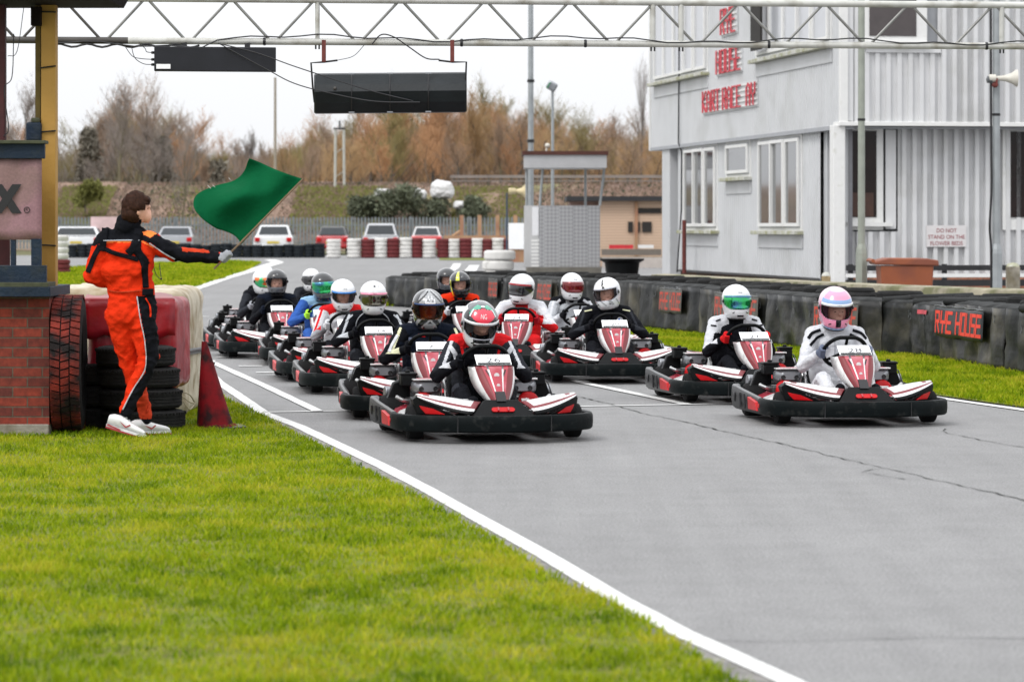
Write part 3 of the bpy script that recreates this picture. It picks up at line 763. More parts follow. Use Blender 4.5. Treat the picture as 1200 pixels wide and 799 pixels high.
entry(698, 37.4, 13.0, 'red and white kart carrying the driver with the dark red visor', 'driver in white helmet with dark red visor and grey suit with black shoulders',
      suit(C_silver, C_silver, C_black, C_silver, C_silver, C_silver, C_black, C_silver, C_silver, C_silver, C_black, C_black, C_white), hel_white(V_red, None, 'Arai'), (3,0,0), 'mid', None, (0,0,0), 1.1, both([(.14,.72),(.20,.68)],.03,C_white))
entry(727, 33.2, 5.3, 'red and white kart numbered 20 in the middle of the track', 'driver in white helmet with black markings turned to the side and black suit',
      suit(C_black, C_black, C_black, C_black, C_black, C_black, C_black, C_black, C_black, C_black, C_black, C_black, C_dgrey), hel_swirl, (8,-26,-6), 'wide', ('20',.06,0), (0,-.01,.01), 1.14, [([(.13,.60)],-.036,[C_white, cloth('badge_blue',(.02,.12,.5))])]+both([(.16,.715),(.24,.70)],.012,C_cream))
entry(898, 29.4, 9.2, 'red and white kart numbered 21 second in the right lane', 'driver in white helmet with green mirror visor, black and white suit and red gloves',
      suit(C_black, C_black, C_white, C_white, C_black, C_black, C_red, C_black, C_black, C_black, C_black, C_black, C_white), hel_white(V_blue, mat('strip_blue3',(.08,.2,.35),.3), 'Arai'), (3,0,0), 'mid', ('21',.075,0), (0,0,.01), 1.1, both([(.20,.71),(.15,.725)],.012,C_black)+both([(.25,.67),(.20,.665)],.012,C_black))
entry(1017, 26.1, 7.5, 'red and white kart numbered 28 leading the right lane', 'driver in pink and pale blue helmet with all white suit',
      suit(C_white, C_white, C_white, C_white, C_white, C_white, C_slate, C_white, C_white, C_white, C_black, C_white, C_white), hel_pink, (15,0,0), 'mid', ('28',.085,0), (-.02,-.02,.035), 1.16, both([(.245,.655),(.205,.70),(.135,.725)],.022,C_black)+both([(.235,.60),(.175,.655),(.11,.69)],.022,C_black)+[([(-.02,.66),(-.02,.5)],.004,C_grey),([(0,.60),(.10,.60)],.004,C_grey)])

for k, n in _nums: number(k, *n)
# ---------------------------------------------------------------- ground, track, paint, grass
def gpt(px, py): p = G(px, py); return (p.x, p.y)
def densify(pts, step=.5, jit=0.0, closed=False):
    out = []; n = len(pts)
    for i in range(n if closed else n-1):
        a = Vector((*pts[i],0)); b = Vector((*pts[(i+1)%n],0)); k = max(1, int((b-a).length/step))
        for j in range(k):
            p = a+(b-a)*j/k
            if jit: p += Vector((noise.noise(p*1.7), noise.noise(p*1.7+Vector((9,4,2))), 0))*jit + Vector((noise.noise(p*6), noise.noise(p*6+Vector((3,7,1))), 0))*jit*.5
            out.append((p.x,p.y))
    if not closed: out.append(tuple(pts[-1]))
    return out
def sheet(name, poly, dz, m, kind='structure'):
    bm = bmesh.new(); vs = [bm.verts.new((x,y,0)) for x,y in poly]; bm.faces.new(vs)
    bmesh.ops.bisect_plane(bm, geom=bm.verts[:]+bm.edges[:]+bm.faces[:], plane_co=(0,50,0), plane_no=(0,1,0))
    bmesh.ops.triangulate(bm, faces=bm.faces[:]); bmesh.ops.recalc_face_normals(bm, faces=bm.faces)
    for v in bm.verts: v.co.z = gz(v.co.y)+dz
    for f in bm.faces:
        if f.normal.z < 0: f.normal_flip()
    me = bpy.data.meshes.new(name); bm.to_mesh(me); bm.free()
    return tag(link(name, me, m, smooth=False), kind=kind)
def strip(name, pts, wd, dz, m, jit=0.0, step=.6, taper=False):
    P = [Vector((*p,0)) for p in densify(pts, step)]; L = []; Rr = []
    for i, p in enumerate(P):
        t = (P[min(i+1,len(P)-1)]-P[max(i-1,0)]).normalized(); n = Vector((t.y,-t.x,0))
        w_ = wd/2*(1+ (jit*noise.noise(p*9)))
        if taper: w_ *= .3+.7*abs(noise.noise(p*3))*2
        q = p + (n*noise.noise(p*4)*wd*1.4 if taper else Vector((0,0,0)))
        L.append(q-n*w_); Rr.append(q+n*w_)
    b = MB(); b.grid([[ (a.x,a.y,gz(a.y)+dz), (c.x,c.y,gz(c.y)+dz)] for a,c in zip(L,Rr)])
    return tag(b.build(name, m, smooth=False, recalc=False), kind='structure')

def asphalt_mat():
    m = bpy.data.materials.new('track_asphalt'); m.use_nodes = True; N = m.node_tree.nodes; L = m.node_tree.links; b = N['Principled BSDF']
    tc = N.new('ShaderNodeTexCoord'); 
    def nz(scale, det=5, mp=None, rot=None):
        n = N.new('ShaderNodeTexNoise'); n.inputs['Scale'].default_value = scale; n.inputs['Detail'].default_value = det
        if mp:
            q = N.new('ShaderNodeMapping'); q.inputs['Scale'].default_value = mp
            if rot: q.inputs['Rotation'].default_value = (0,0,rot)
            L.new(tc.outputs['Object'], q.inputs[0]); L.new(q.outputs[0], n.inputs['Vector'])
        else: L.new(tc.outputs['Object'], n.inputs['Vector'])
        return n
    def mr(n, a, bb, c, d): 
        q = N.new('ShaderNodeMapRange'); q.inputs[1].default_value = a; q.inputs[2].default_value = bb; q.inputs[3].default_value = c; q.inputs[4].default_value = d; L.new(n.outputs['Fac'], q.inputs[0]); return q.outputs[0]
    def mul(a, bb): q = N.new('ShaderNodeMath'); q.operation = 'MULTIPLY'; L.new(a, q.inputs[0]); L.new(bb, q.inputs[1]); return q.outputs[0]
    f = mul(mr(nz(75,3), .3,.7,.62,1.4), mr(nz(.35,6), .35,.65,.94,1.05)); f = mul(f, mr(nz(3.2,6), .3,.7,.93,1.07)); f = mul(f, mr(nz(1.0,4,(5.5,.12,1), R(9)), .35,.65,.95,1.03)); f = mul(f, mr(nz(30,4), .3,.7,.9,1.1))
    v = N.new('ShaderNodeVectorMath'); v.operation = 'SCALE'; v.inputs[0].default_value = (.192,.191,.191); L.new(f, v.inputs['Scale']); L.new(v.outputs[0], b.inputs['Base Color'])
    b.inputs['Roughness'].default_value = .72; b.inputs['Specular IOR Level'].default_value = .4
    bp = N.new('ShaderNodeBump'); bp.inputs['Strength'].default_value = .5; bp.inputs['Distance'].default_value = .006; L.new(nz(90,2).outputs['Fac'], bp.inputs['Height']); L.new(bp.outputs[0], b.inputs['Normal'])
    return m
M_soil = mat('soil', (.10,.085,.03), .95, var=.3, scale=3, col2=(.07,.085,.02), mixscale=1.5)
M_asph = asphalt_mat()
M_paint = mat('road_paint', (.62,.62,.61), .6, var=.06, scale=5, col2=(.42,.42,.41), mixscale=16, mixlo=.52, mixhi=.72, bump=.2, bscale=90)
M_edge2 = mat('edge_grit', (.15,.145,.135), .95, var=.35, scale=40, col2=(.22,.21,.2), mixscale=6)
M_crack = mat('crack', (.03,.032,.028), .95, var=.4, scale=20)
# terrain: one sheet to the horizon
b = MB(); rows = []
for Y in (2,50,130,160,200,400,900,1800): rows.append([(X, Y, gz(min(Y,160))-.012) for X in (-900,-300,-60,0,60,300,900)])
b.grid(rows); tag(b.build('ground', M_soil, smooth=False), kind='structure')
sheet('track', [(-60,4),(40,4),(40,50),(60,137),(-80,137),(-60,50)], .0, M_asph)
edge_px = [(232,445),(247,459),(262.6,470),(300,488),(338,508),(375,528),(413,548),(463,573),(500,594),(560,628),(640,680),(719,715.5),(799,767),(842,799)]
EL = [gpt(*p) for p in edge_px]+[(1.35,8.2)]
line_px = [(247,423),(245,436),(255,447.6),(282.6,466),(310,485),(350,500),(400,524),(450,548),(498,573),(560,608),(639.5,652),(719,700),(799,743),(864,772),(923,799)]
LL = [gpt(*p) for p in line_px]+[(1.55,8.2)]
# gritty shoulder between the line and the grass
sheet('track_shoulder', densify([(x-.02,y) for x,y in LL[2:]]+[(x-.25,y-.1) for x,y in reversed(EL)], .4, .03, True), .004, M_edge2)
strip('edge_line', LL, .105, .008, M_paint, .12, .3)
strip('grid_line', [gpt(248.8,425),gpt(310,452.5),gpt(372.8,482.5)], .10, .008, M_paint, .15)
strip('start_line', [gpt(310,483.5),gpt(470,480.8),gpt(721,476),gpt(856,473.5),gpt(1060,468.8)], .075, .008, M_paint, .3)
strip('grid_line', [gpt(668,446),gpt(807,474.8)], .11, .009, M_paint, .15)
for a, c in (((280,429.5),(307,429.3)),((254,419.5),(266,419.3)),((222,366),(231,365.8)),((232,371.5),(243,371.3)),((300,437),(322,437))):
    strip('grid_mark', [gpt(*a),gpt(*c)], .16, .0085, M_paint, .2, .3)
RL = [gpt(*p) for p in [(1480,526),(1290,496),(1199,481),(1105,467.6),(1000,450),(880,428),(780,408),(730,397),(690,388)]]
strip('edge_line', RL, .10, .008, M_paint, .15)
strip('edge_line', [gpt(*p) for p in [(436,353.5),(453,346),(480,336),(508,327),(521,322),(533,314),(536,309)]], .28, .008, M_paint, .1)
strip('edge_line', [gpt(*p) for p in [(508,330),(535,325),(551,318),(556,311)]], .35, .008, M_paint, .1)
KL = [gpt(*p) for p in [(70,393),(130,372),(175,356),(218,341),(262,326),(300,315.5),(326,307.6),(316,304.6)]]
strip('edge_line', KL, .45, .009, M_paint, .08, 2)
# cracks
for pl, wd in (([(674,464),(719,475),(760,486),(800,494),(850,506),(910,519),(980,536),(1037,549),(1120,568),(1199,586),(1270,604)], .02),([(1037,549),(1022,550),(1010,553.5),(1060,562)], .014),([(1106,503),(1109,508),(1150,516),(1200,525),(1260,536)], .016),([(835,751),(900,752.5),(1000,750),(1100,747.5),(1230,749)], .012),([(690,476),(840,477.5),(900,478)], .012),([(240,600),(245,605)],.01)):
    strip('road_crack', [gpt(*p) for p in pl], wd, .006, M_crack, .6, .05, True)

# grass
def in_poly(X, Y, poly):
    ins = np.zeros(len(X), bool); n = len(poly)
    for i in range(n):
        x1,y1 = poly[i]; x2,y2 = poly[(i+1)%n]
        if y1 == y2: continue
        c = ((y1 > Y) != (y2 > Y)) & (X < (x2-x1)*(Y-y1)/(y2-y1)+x1); ins ^= c
    return ins
def vnoise(X, Y, f, seed=0):
    """smooth value noise"""
    r = np.random.default_rng(seed).random((256,256)); x = X*f; y = Y*f; xi = np.floor(x).astype(int); yi = np.floor(y).astype(int)
    u = x-xi; v = y-yi; u = u*u*(3-2*u); v = v*v*(3-2*v); g = lambda a,b: r[a%256,b%256]
    return (g(xi,yi)*(1-u)+g(xi+1,yi)*u)*(1-v)+(g(xi,yi+1)*(1-u)+g(xi+1,yi+1)*u)*v
def grass_mat(name, ca, cb, cc):
    m = bpy.data.materials.new(name); m.use_nodes = True; N = m.node_tree.nodes; L = m.node_tree.links; b = N['Principled BSDF']
    at = N.new('ShaderNodeAttribute'); at.attribute_name = 'tone'
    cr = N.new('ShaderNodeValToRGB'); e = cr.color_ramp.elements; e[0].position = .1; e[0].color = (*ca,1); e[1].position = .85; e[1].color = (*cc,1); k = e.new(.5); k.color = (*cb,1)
    L.new(at.outputs['Fac'], cr.inputs[0]); L.new(cr.outputs[0], b.inputs['Base Color']); b.inputs['Roughness'].default_value = .7; b.inputs['Specular IOR Level'].default_value = .1
    tl = N.new('ShaderNodeBsdfTranslucent'); L.new(cr.outputs[0], tl.inputs[0]); mx = N.new('ShaderNodeMixShader'); mx.inputs[0].default_value = .35
    L.new(b.outputs[0], mx.inputs[1]); L.new(tl.outputs[0], mx.inputs[2]); L.new(mx.outputs[0], N['Material Output'].inputs[0]); return m
M_gr = grass_mat('grass_blades', (.07,.14,.003), (.25,.335,.005), (.42,.40,.03))
M_turf = mat('turf', (.12,.15,.008), .95, var=.3, scale=14, col2=(.13,.13,.02), mixscale=2.2, mixlo=.4, mixhi=.65, bump=.6, bscale=30)
def blades(name, poly, n, h, wd, seed, base=.01, keep=None):
    r = np.random.default_rng(seed); xs = [p[0] for p in poly]; ys = [p[1] for p in poly]
    X = r.uniform(min(xs), max(xs), n*3); Y = r.uniform(min(ys), max(ys), n*3)
    k = in_poly(X, Y, poly); 
    if keep is not None: k &= keep(X, Y, r)
    X = X[k][:n]; Y = Y[k][:n]; n = len(X)
    Z = np.where(Y < 50, 0, .0045*(Y-50))+base-.012
    cl = vnoise(X,Y,4.2,3)*.6+vnoise(X,Y,11,4)*.4
    H = h*(.45+.75*r.random(n))*(.5+1.05*cl); A = r.uniform(0, 2*np.pi, n); lean = r.uniform(.15,.95,n)*H
    wx = np.cos(A)*wd*(.6+.8*r.random(n)); wy = np.sin(A)*wd; B = r.uniform(0,2*np.pi,n); dx = np.cos(B)*lean; dy = np.sin(B)*lean
    V = np.zeros((n,5,3), 'f')
    V[:,0] = np.stack([X-wx,Y-wy,Z],1); V[:,1] = np.stack([X+wx,Y+wy,Z],1)
    V[:,2] = np.stack([X+wx*.8+dx*.35,Y+wy*.8+dy*.35,Z+H*.6],1); V[:,3] = np.stack([X-wx*.8+dx*.35,Y-wy*.8+dy*.35,Z+H*.6],1)
    V[:,4] = np.stack([X+dx,Y+dy,Z+H*.95],1)
    me = bpy.data.meshes.new(name); me.vertices.add(n*5); me.vertices.foreach_set('co', V.ravel())
    idx = np.arange(n)[:,None]*5; lo = np.concatenate([idx+np.array([0,1,2,3]), idx+np.array([3,2,4])],1).ravel()
    me.loops.add(n*7); me.loops.foreach_set('vertex_index', lo.astype('i'))
    me.polygons.add(n*2); ls = np.stack([np.arange(n)*7, np.arange(n)*7+4],1).ravel(); me.polygons.foreach_set('loop_start', ls.astype('i'))
    me.update(calc_edges=True)
    tone = np.clip(.48+.38*(vnoise(X,Y,1.3,11)-.5)+.42*(vnoise(X,Y,3.1,12)-.5)+.40*(vnoise(X,Y,7.5,13)-.5)+.42*(r.random(n)-.45), 0, 1)
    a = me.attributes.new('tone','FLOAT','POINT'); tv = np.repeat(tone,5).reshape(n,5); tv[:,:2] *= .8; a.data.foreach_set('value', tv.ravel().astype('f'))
    o = link(name, me, M_gr, smooth=False); tag(o, kind='stuff'); return o
near = EL+[(-6.5,8.2),(-9,20),(-14,34.5),(-9,34.8)]
sheet('turf', densify(near, .35, .05, True), .012, M_turf)
nearP = [(x+.05,y) for x,y in EL]+[(-4.5,8.2),(-6.8,34.5)]
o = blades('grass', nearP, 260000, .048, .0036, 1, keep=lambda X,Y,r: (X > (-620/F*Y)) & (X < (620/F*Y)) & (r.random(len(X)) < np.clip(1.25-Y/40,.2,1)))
tag(o, 'short green and yellowish grass in front of the brick hut', 'grass')
wall_px = [(1480,488),(1290,455),(1200,438),(1112,423),(1070,418),(1035,416.5),(955,412),(901,404.5),(824,393),(751,385)]
WL = [gpt(*p) for p in wall_px]
verge = RL+[(WL[-1][0]-.6,54)]+[(x+.3,y+.4) for x,y in reversed(WL)]
sheet('turf', densify([(x+.12,y+.1) for x,y in RL]+[(WL[-1][0]-.3,54)]+[(x+.3,y+.4) for x,y in reversed(WL)], .4, .04, True), .012, M_turf)
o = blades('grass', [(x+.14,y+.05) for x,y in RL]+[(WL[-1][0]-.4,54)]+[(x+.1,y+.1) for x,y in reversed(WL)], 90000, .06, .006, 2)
tag(o, 'strip of bright grass along the foot of the black tyre wall', 'grass')
isl = [gpt(*p) for p in [(20,319),(60,316),(150,310),(270,306.2),(306,308.5),(290,317),(255,328),(218,340),(150,364),(100,382),(20,400)]]
sheet('turf', densify(isl, 2, .3, True), .012, M_turf)
o = blades('grass', isl, 60000, .09, .018, 5); tag(o, 'far grass island inside the white kerb line behind the bale', 'grass')
tri = [gpt(*p) for p in [(434,359),(452,347),(470,341),(520,341),(520,359)]]
sheet('turf', densify(tri, 1, .1, True), .012, M_turf)
o = blades('grass', tri, 9000, .09, .015, 6); tag(o, 'small grass patch at the end of the low black tyre wall', 'grass')
st2 = [gpt(*p) for p in [(515,305.2),(640,305.2),(640,302.8),(515,303)]]
sheet('turf', st2, .012, M_turf); sheet('turf', [gpt(*p) for p in [(60,301.8),(380,301.8),(380,301),(60,301)]], .012, M_soil)
# gravel yard behind the right barrier
# ---------------------------------------------------------------- left side: hut, tyres, bale, cone, marshal, flag
def wb(mb, name, m, root, **k):
    L = root.matrix_world.translation if False else Vector(root.location)
    par = root; acc = Vector(root.location)
    mb.v = [(x-acc.x, y-acc.y, z-acc.z) for x,y,z in mb.v]
    return mb.build(name, m, root, **k)
def sub_to(mb, name, m, part, root, **k):        # sub-part: the part sits at its thing's origin
    a = Vector(root.location); mb.v = [(x-a.x, y-a.y, z-a.z) for x,y,z in mb.v]; return mb.build(name, m, part, **k)
def brick_mat(name, c1, c2, mortar, w_=.225, h_=.075, sc_=1.0, rough=.85):
    m = bpy.data.materials.new(name); m.use_nodes = True; N = m.node_tree.nodes; L = m.node_tree.links; b = N['Principled BSDF']
    tc = N.new('ShaderNodeTexCoord'); sp = N.new('ShaderNodeSeparateXYZ'); L.new(tc.outputs['Object'], sp.inputs[0]); ad = N.new('ShaderNodeMath'); L.new(sp.outputs[0], ad.inputs[0]); L.new(sp.outputs[1], ad.inputs[1])
    cb = N.new('ShaderNodeCombineXYZ'); L.new(ad.outputs[0], cb.inputs[0]); L.new(sp.outputs[2], cb.inputs[1])
    bt = N.new('ShaderNodeTexBrick'); bt.inputs['Scale'].default_value = sc_; bt.inputs['Brick Width'].default_value = w_; bt.inputs['Row Height'].default_value = h_; bt.inputs['Mortar Size'].default_value = .006; bt.inputs['Bias'].default_value = -.1
    bt.inputs['Mortar Smooth'].default_value = .3
    bt.inputs['Color1'].default_value = (*c1,1); bt.inputs['Color2'].default_value = (*c2,1); bt.inputs['Mortar'].default_value = (*mortar,1); L.new(cb.outputs[0], bt.inputs['Vector'])
    nz = N.new('ShaderNodeTexNoise'); nz.inputs['Scale'].default_value = 22; nz.inputs['Detail'].default_value = 6; L.new(tc.outputs['Object'], nz.inputs['Vector'])
    mr = N.new('ShaderNodeMapRange'); mr.inputs[1].default_value = .3; mr.inputs[2].default_value = .7; mr.inputs[3].default_value = .65; mr.inputs[4].default_value = 1.25; L.new(nz.outputs['Fac'], mr.inputs[0])
    v = N.new('ShaderNodeVectorMath'); v.operation = 'SCALE'; L.new(bt.outputs['Color'], v.inputs[0]); L.new(mr.outputs[0], v.inputs['Scale']); L.new(v.outputs[0], b.inputs['Base Color'])
    bp = N.new('ShaderNodeBump'); bp.inputs['Strength'].default_value = .8; bp.inputs['Distance'].default_value = .008; bp.invert = True; L.new(bt.outputs['Fac'], bp.inputs['Height']); L.new(bp.outputs[0], b.inputs['Normal']); b.inputs['Roughness'].default_value = rough
    return m
M_brick = brick_mat('red_brick', (.20,.026,.012), (.075,.014,.011), (.09,.065,.045))
M_ochre = mat('ochre_timber', (.42,.235,.045), .7, var=.12, scale=5, col2=(.27,.15,.02), mixscale=2.5, mixlo=.42, mixhi=.7, bump=.2, bscale=25)
M_ochred = mat('green_brown_timber', (.12,.085,.02), .85, var=.3, scale=8)
M_navyw = mat('navy_painted_timber', (.008,.018,.035), .6, spec=.25, var=.3, scale=6, col2=(.02,.028,.035), mixscale=10, mixlo=.5, mixhi=.72, bump=.3, bscale=40)
M_moss = mat('mossy_edge', (.05,.055,.03), .9, var=.3, scale=20)
M_roofd = mat('roof_dark_timber', (.008,.006,.005), .8, spec=.1, var=.4, scale=9)
M_maroon = mat('maroon_timber', (.045,.005,.006), .7, var=.3, scale=9)
M_banner = mat('faded_pink_mesh', (.27,.15,.17), .9, var=.15, scale=60, col2=(.22,.135,.13), mixscale=2.5)
M_concr = mat('concrete', (.26,.24,.2), .9, var=.2, scale=9, bump=.3, bscale=50, col2=(.15,.13,.09), mixscale=3)
hut = thing('control_hut', 'brick based timber hut with navy rails, ochre post and faded pink sign', 'hut', (W(0,515,24.6).x, 24.6, 0))
def bx(x0, x1, y0, y1, Y, dep, mi=0):     # box given by a photo rectangle at distance Y, going back by dep
    a = W(x0,y1,Y); c = W(x1,y0,Y); b = MB(); b.box(((a.x+c.x)/2, Y+dep/2, (a.z+c.z)/2), (c.x-a.x, dep, c.z-a.z), mi=mi); return b
b = bx(-60,57.5,347,498,24.62,.9); wb(b, 'brick_wall', M_brick, hut, smooth=False)
b = bx(-60,57,497,517,24.60,.95); wb(b, 'plinth', M_concr, hut, smooth=False, bevel=.01)
b = bx(-60,59,336,348,24.50,1.1); wb(b, 'ledge', M_navyw, hut, smooth=False, bevel=.006)
b = bx(-60,54,311,333,24.56,.06); wb(b, 'lower_rail', M_navyw, hut, smooth=False, bevel=.005)
b = bx(-60,56.5,331,336.4,24.50,.4); wb(b, 'rail_cap', M_moss, hut, smooth=False, bevel=.004)
b = bx(-60,52,168,186,24.56,.06); wb(b, 'upper_rail', M_navyw, hut, smooth=False, bevel=.005)
b = bx(-60,52.5,164.5,168.4,24.52,.2); wb(b, 'rail_cap', M_moss, hut, smooth=False, bevel=.004)
# sign sheet with slight ripples
rows = []
for i in range(15):
    px = -60+109*i/14; rows.append([W(px, 186+95*j/8, 24.60+.008*math.sin(i*1.3+j*.4)) for j in range(9)])
b = MB(); b.grid(rows); sg = wb(b, 'sign_sheet', M_banner, hut, solid=.004)
for name_, x0, x1 in (('upright',12.5,18),('upright',36.5,48)):
    b = bx(x0,x1,280,312,24.60,.05); wb(b, name_, M_navyw, hut, smooth=False)
b = bx(-60,11,281,312,25.1,.05); wb(b, 'dark_backing', M_maroon, hut, smooth=False)  # dark sheet added for the darkness inside the hut opening
# the X of the sign and its ring mark
def sgn(px, py, off=.022): return W(px, py, 24.60-off)
xx = [[(-22,216),(-10,216),(26,250),(14,250)],[(15,216),(26,216),(-11,250),(-23,250)]]
xx = [[(-9,216),(2.5,216),(25.5,250),(14,250)],[(14.5,216),(25.5,216),(2,250),(-9.5,250)]]
b = MB()
for q, o_ in zip(xx, (.012,.0135)):
    q = [W(p[0],p[1],24.60-o_) for p in q]; b.add(q, [(0,1,2,3)])
sub_to(b, 'letter', mat('sign_black',(.012,.012,.014),.7), sg, hut, smooth=False)
ring = [W(31.5+3.3*math.cos(a), 246+3.3*math.sin(a), 24.587) for a in [2*math.pi*k/20 for k in range(20)]]
b = MB(); b.tube(ring, .003, 5, closed=True); sub_to(b, 'ring_mark', _M['sign_black'], sg, hut)
text_on('R', .03, lambda x,y: W(31.5,246,24.587)+Vector((x,0,y))-Vector(hut.location), 'letter', _M['sign_black'], sg)
# ochre post, its side face in a darker green-brown, straps
a = W(48,500,24.95); c = W(65,500,24.95)
b = MB(); b.box(((a.x+c.x)/2, 25.02, 1.70),(c.x-a.x, .14, 3.40)); po = wb(b, 'corner_post', M_ochre, hut, smooth=False, bevel=.006)
a = W(41.5,500,25.0); c = W(47.6,500,25.0); b = MB(); b.box(((a.x+c.x)/2, 25.05, 1.70),(c.x-a.x, .12, 3.40)); wb(b, 'post_side', M_ochred, hut, smooth=False)
for y0, y1 in ((14,14.5),(80,77.5),(155,153.5),(287,288)):
    b = MB(); b.tube([W(47,y0,24.94),W(56,(y0+y1)/2,24.935),W(65.5,y1,24.94)], .006, 6); sub_to(b, 'strap', M_dark, po, hut)
b = bx(30,48,143,166,24.9,.1); wb(b, 'post_stub', M_navyw, hut, smooth=False, bevel=.02)
b = bx(36,46,138,144,24.9,.08); wb(b, 'stub_cap', M_moss, hut, smooth=False, bevel=.015)
b = bx(-12,5.5,-20,166,24.9,.1); wb(b, 'maroon_post', M_maroon, hut, smooth=False, bevel=.008)
b = MB(); x0 = W(-70,0,24.4).x; x1 = W(133,0,24.4).x; b.prism([(x0,3.295),(x1-.03,3.295),(x1,3.35),(x1,3.44),(x0,3.52)], .9, 'y', 24.4); wb(b, 'roof', M_roofd, hut, smooth=False)
b = bx(36,47,8,30,24.85,.1); wb(b, 'bracket', M_roofd, hut, smooth=False)
def wire(name, pts, r, root, m=M_dark, n=5):
    b = MB(); b.tube(spline(pts, 6), r, n); return wb(b, name, m, root)
wire('cable', [W(16,40,24.9),W(14,90,24.9),W(5,105,24.9),W(10,150,24.9),W(4,160,24.9)], .004, hut)
wire('cable', [W(28,8,24.9),W(20,60,24.9),W(9,66,24.9)], .003, hut)

# --- big lorry tyre seen tread-on, leaning by the pier
M_tread = mat('dirty_red_tyre', (.012,.009,.009), .8, spec=.2, var=.4, scale=10, col2=(.17,.022,.014), mixscale=6, mixlo=.38, mixhi=.62, bump=.5, bscale=50)
def big_tyre(name, label, c, r, w, axis_rot, m, zig=True, group=None, ro=.58):
    t = thing(name, label, 'tyre', c, 0, group); t.rotation_euler = axis_rot
    prof = [(r*ro,-w*.38),(r*.74,-w*.5),(r*.93,-w*.48),(r*.985,-w*.42),(r,-w*.3),(r*1.003,0),(r,w*.3),(r*.985,w*.42),(r*.93,w*.48),(r*.74,w*.5),(r*ro,w*.38),(r*ro*.97,0)]
    b = MB(); b.lathe(prof+[prof[0]], axis='x', n=48); b.build('carcass', M_rubber, t)
    b = MB(); n = 54
    for k in range(n):
        for q, (x0, x1) in enumerate(((-.47,-.17),(-.13,.13),(.17,.47))):
            a0 = 2*math.pi*(k+(.5 if q==1 else 0))/n; a1 = a0+2*math.pi/n*.8
            sk = (.035 if q != 1 else -.03)
            P = []
            for (x, a) in ((x0*w, a0),(x1*w, a0+sk),(x1*w, a1+sk),(x0*w, a1)):
                for rr in (r*.985, r+.014): P.append((x, rr*math.cos(a), rr*math.sin(a)))
            b.add(P, [(1,3,5,7),(0,2,3,1),(2,4,5,3),(4,6,7,5),(6,0,1,7)])
    b.build('tread', m, t, smooth=False)
    return t
big_tyre('lorry_tyre', 'large worn lorry tyre with dull red tread standing against the brick pier', (W(76,430,24.75).x, 24.98, .535), .52, .235, (0,0,R(4)), M_tread)
# stack of car tyres
M_tyre2 = mat('old_tyre', (.012,.012,.012), .85, spec=.2, var=.4, scale=14, bump=.4, bscale=60)
def flat_tyre(label, c, r, h, group, tilt=(0,0,0), m=None, name='car_tyre', grooves=True):
    t = thing(name, label, 'tyre', c, random.uniform(0,6), group); t.rotation_euler[0] = tilt[0]; t.rotation_euler[1] = tilt[1]
    prof = [(r*.56,h*.22),(r*.60,h*.06),(r*.80,0),(r*.93,h*.05),(r*.985,h*.16)]
    for k in range(4):
        z0 = h*(.2+.155*k); prof += [(r,z0),(r,z0+h*.12),(r*.975,z0+h*.125),(r*.975,z0+h*.15)] if grooves else [(r,z0),(r,z0+h*.12)]
    prof += [(r*.985,h*.84),(r*.93,h*.95),(r*.80,h),(r*.60,h*.94),(r*.56,h*.78),(r*.56,h*.22)]
    b = MB(); b.lathe(prof, n=40); b.build('tread', m or M_tyre2, t, angle=30)
    if grooves:
        b = MB()
        for k in range(56):
            a = 2*math.pi*k/56
            for zz in (.82,): b.box(((r+.001)*math.cos(a),(r+.001)*math.sin(a),h*zz), (.012,.02,h*.12), rot=(0,0,a))
        o = b.build('shoulder_blocks', m or M_tyre2, t, smooth=False); o.name = 'shoulder_tread'
    return t
for k, (cx, z) in enumerate(((168,0),(165,.165),(163,.33),(159,.495))):
    flat_tyre(('bottom','second','third','top')[k]+' tyre of the dark stack behind the marshal', (W(cx,500,25.35).x, 25.35, z+.008), .31+.01*(3-k)*.6, .16, 'black tyres stacked behind the marshal')
flat_tyre('black tyre lying in shade between lorry tyre and stack, bottom one', (W(118,500,25.5).x, 25.6, .008), .30, .17, 'black tyres stacked behind the marshal')
flat_tyre('black tyre lying in shade between lorry tyre and stack, second one', (W(120,500,25.5).x, 25.6, .18), .30, .17, 'black tyres stacked behind the marshal')
flat_tyre('black tyre lying in shade between lorry tyre and stack, third one', (W(118,500,25.5).x, 25.6, .352), .30, .17, 'black tyres stacked behind the marshal')

# --- bales: red tarpaulin block, cream canvas block
def cushion(x0, x1, y0, y1, z0, z1, rr=.08, nx=26, ny=14, nz=14, amp=.02, seed=0, sag=0.0):
    bm = bmesh.new(); bmesh.ops.create_cube(bm, size=2); bmesh.ops.subdivide_edges(bm, edges=bm.edges[:], cuts=22, use_grid_fill=True)
    cx, cy, cz = (x0+x1)/2, (y0+y1)/2, (z0+z1)/2; hx, hy, hz = (x1-x0)/2, (y1-y0)/2, (z1-z0)/2
    for v in bm.verts:
        p = Vector((v.co.x*hx, v.co.y*hy, v.co.z*hz)); q = Vector((max(-hx+rr,min(hx-rr,p.x)), max(-hy+rr,min(hy-rr,p.y)), max(-hz+rr,min(hz-rr,p.z)))); d = p-q
        if d.length > 1e-6: p = q+d.normalized()*rr
        w_ = Vector((p.x*3+seed, p.y*3, p.z*2.2)); n = noise.noise(w_)+.6*(1-2*abs(noise.noise(w_*2.2)))+.3*noise.noise(w_*5)
        p += p.normalized()*n*amp; p.z += sag*math.cos(p.x*2.2+seed)*(1 if v.co.z > 0 else 0)
        v.co = p+Vector((cx,cy,cz))
    me = bpy.data.meshes.new('c'); bm.to_mesh(me); bm.free(); return me
M_tarp = mat('red_tarpaulin', (.30,.006,.012), .38, spec=.45, var=.15, scale=5, bump=.5, bscale=7, coat=.05, col2=(.22,.006,.015), mixscale=3)
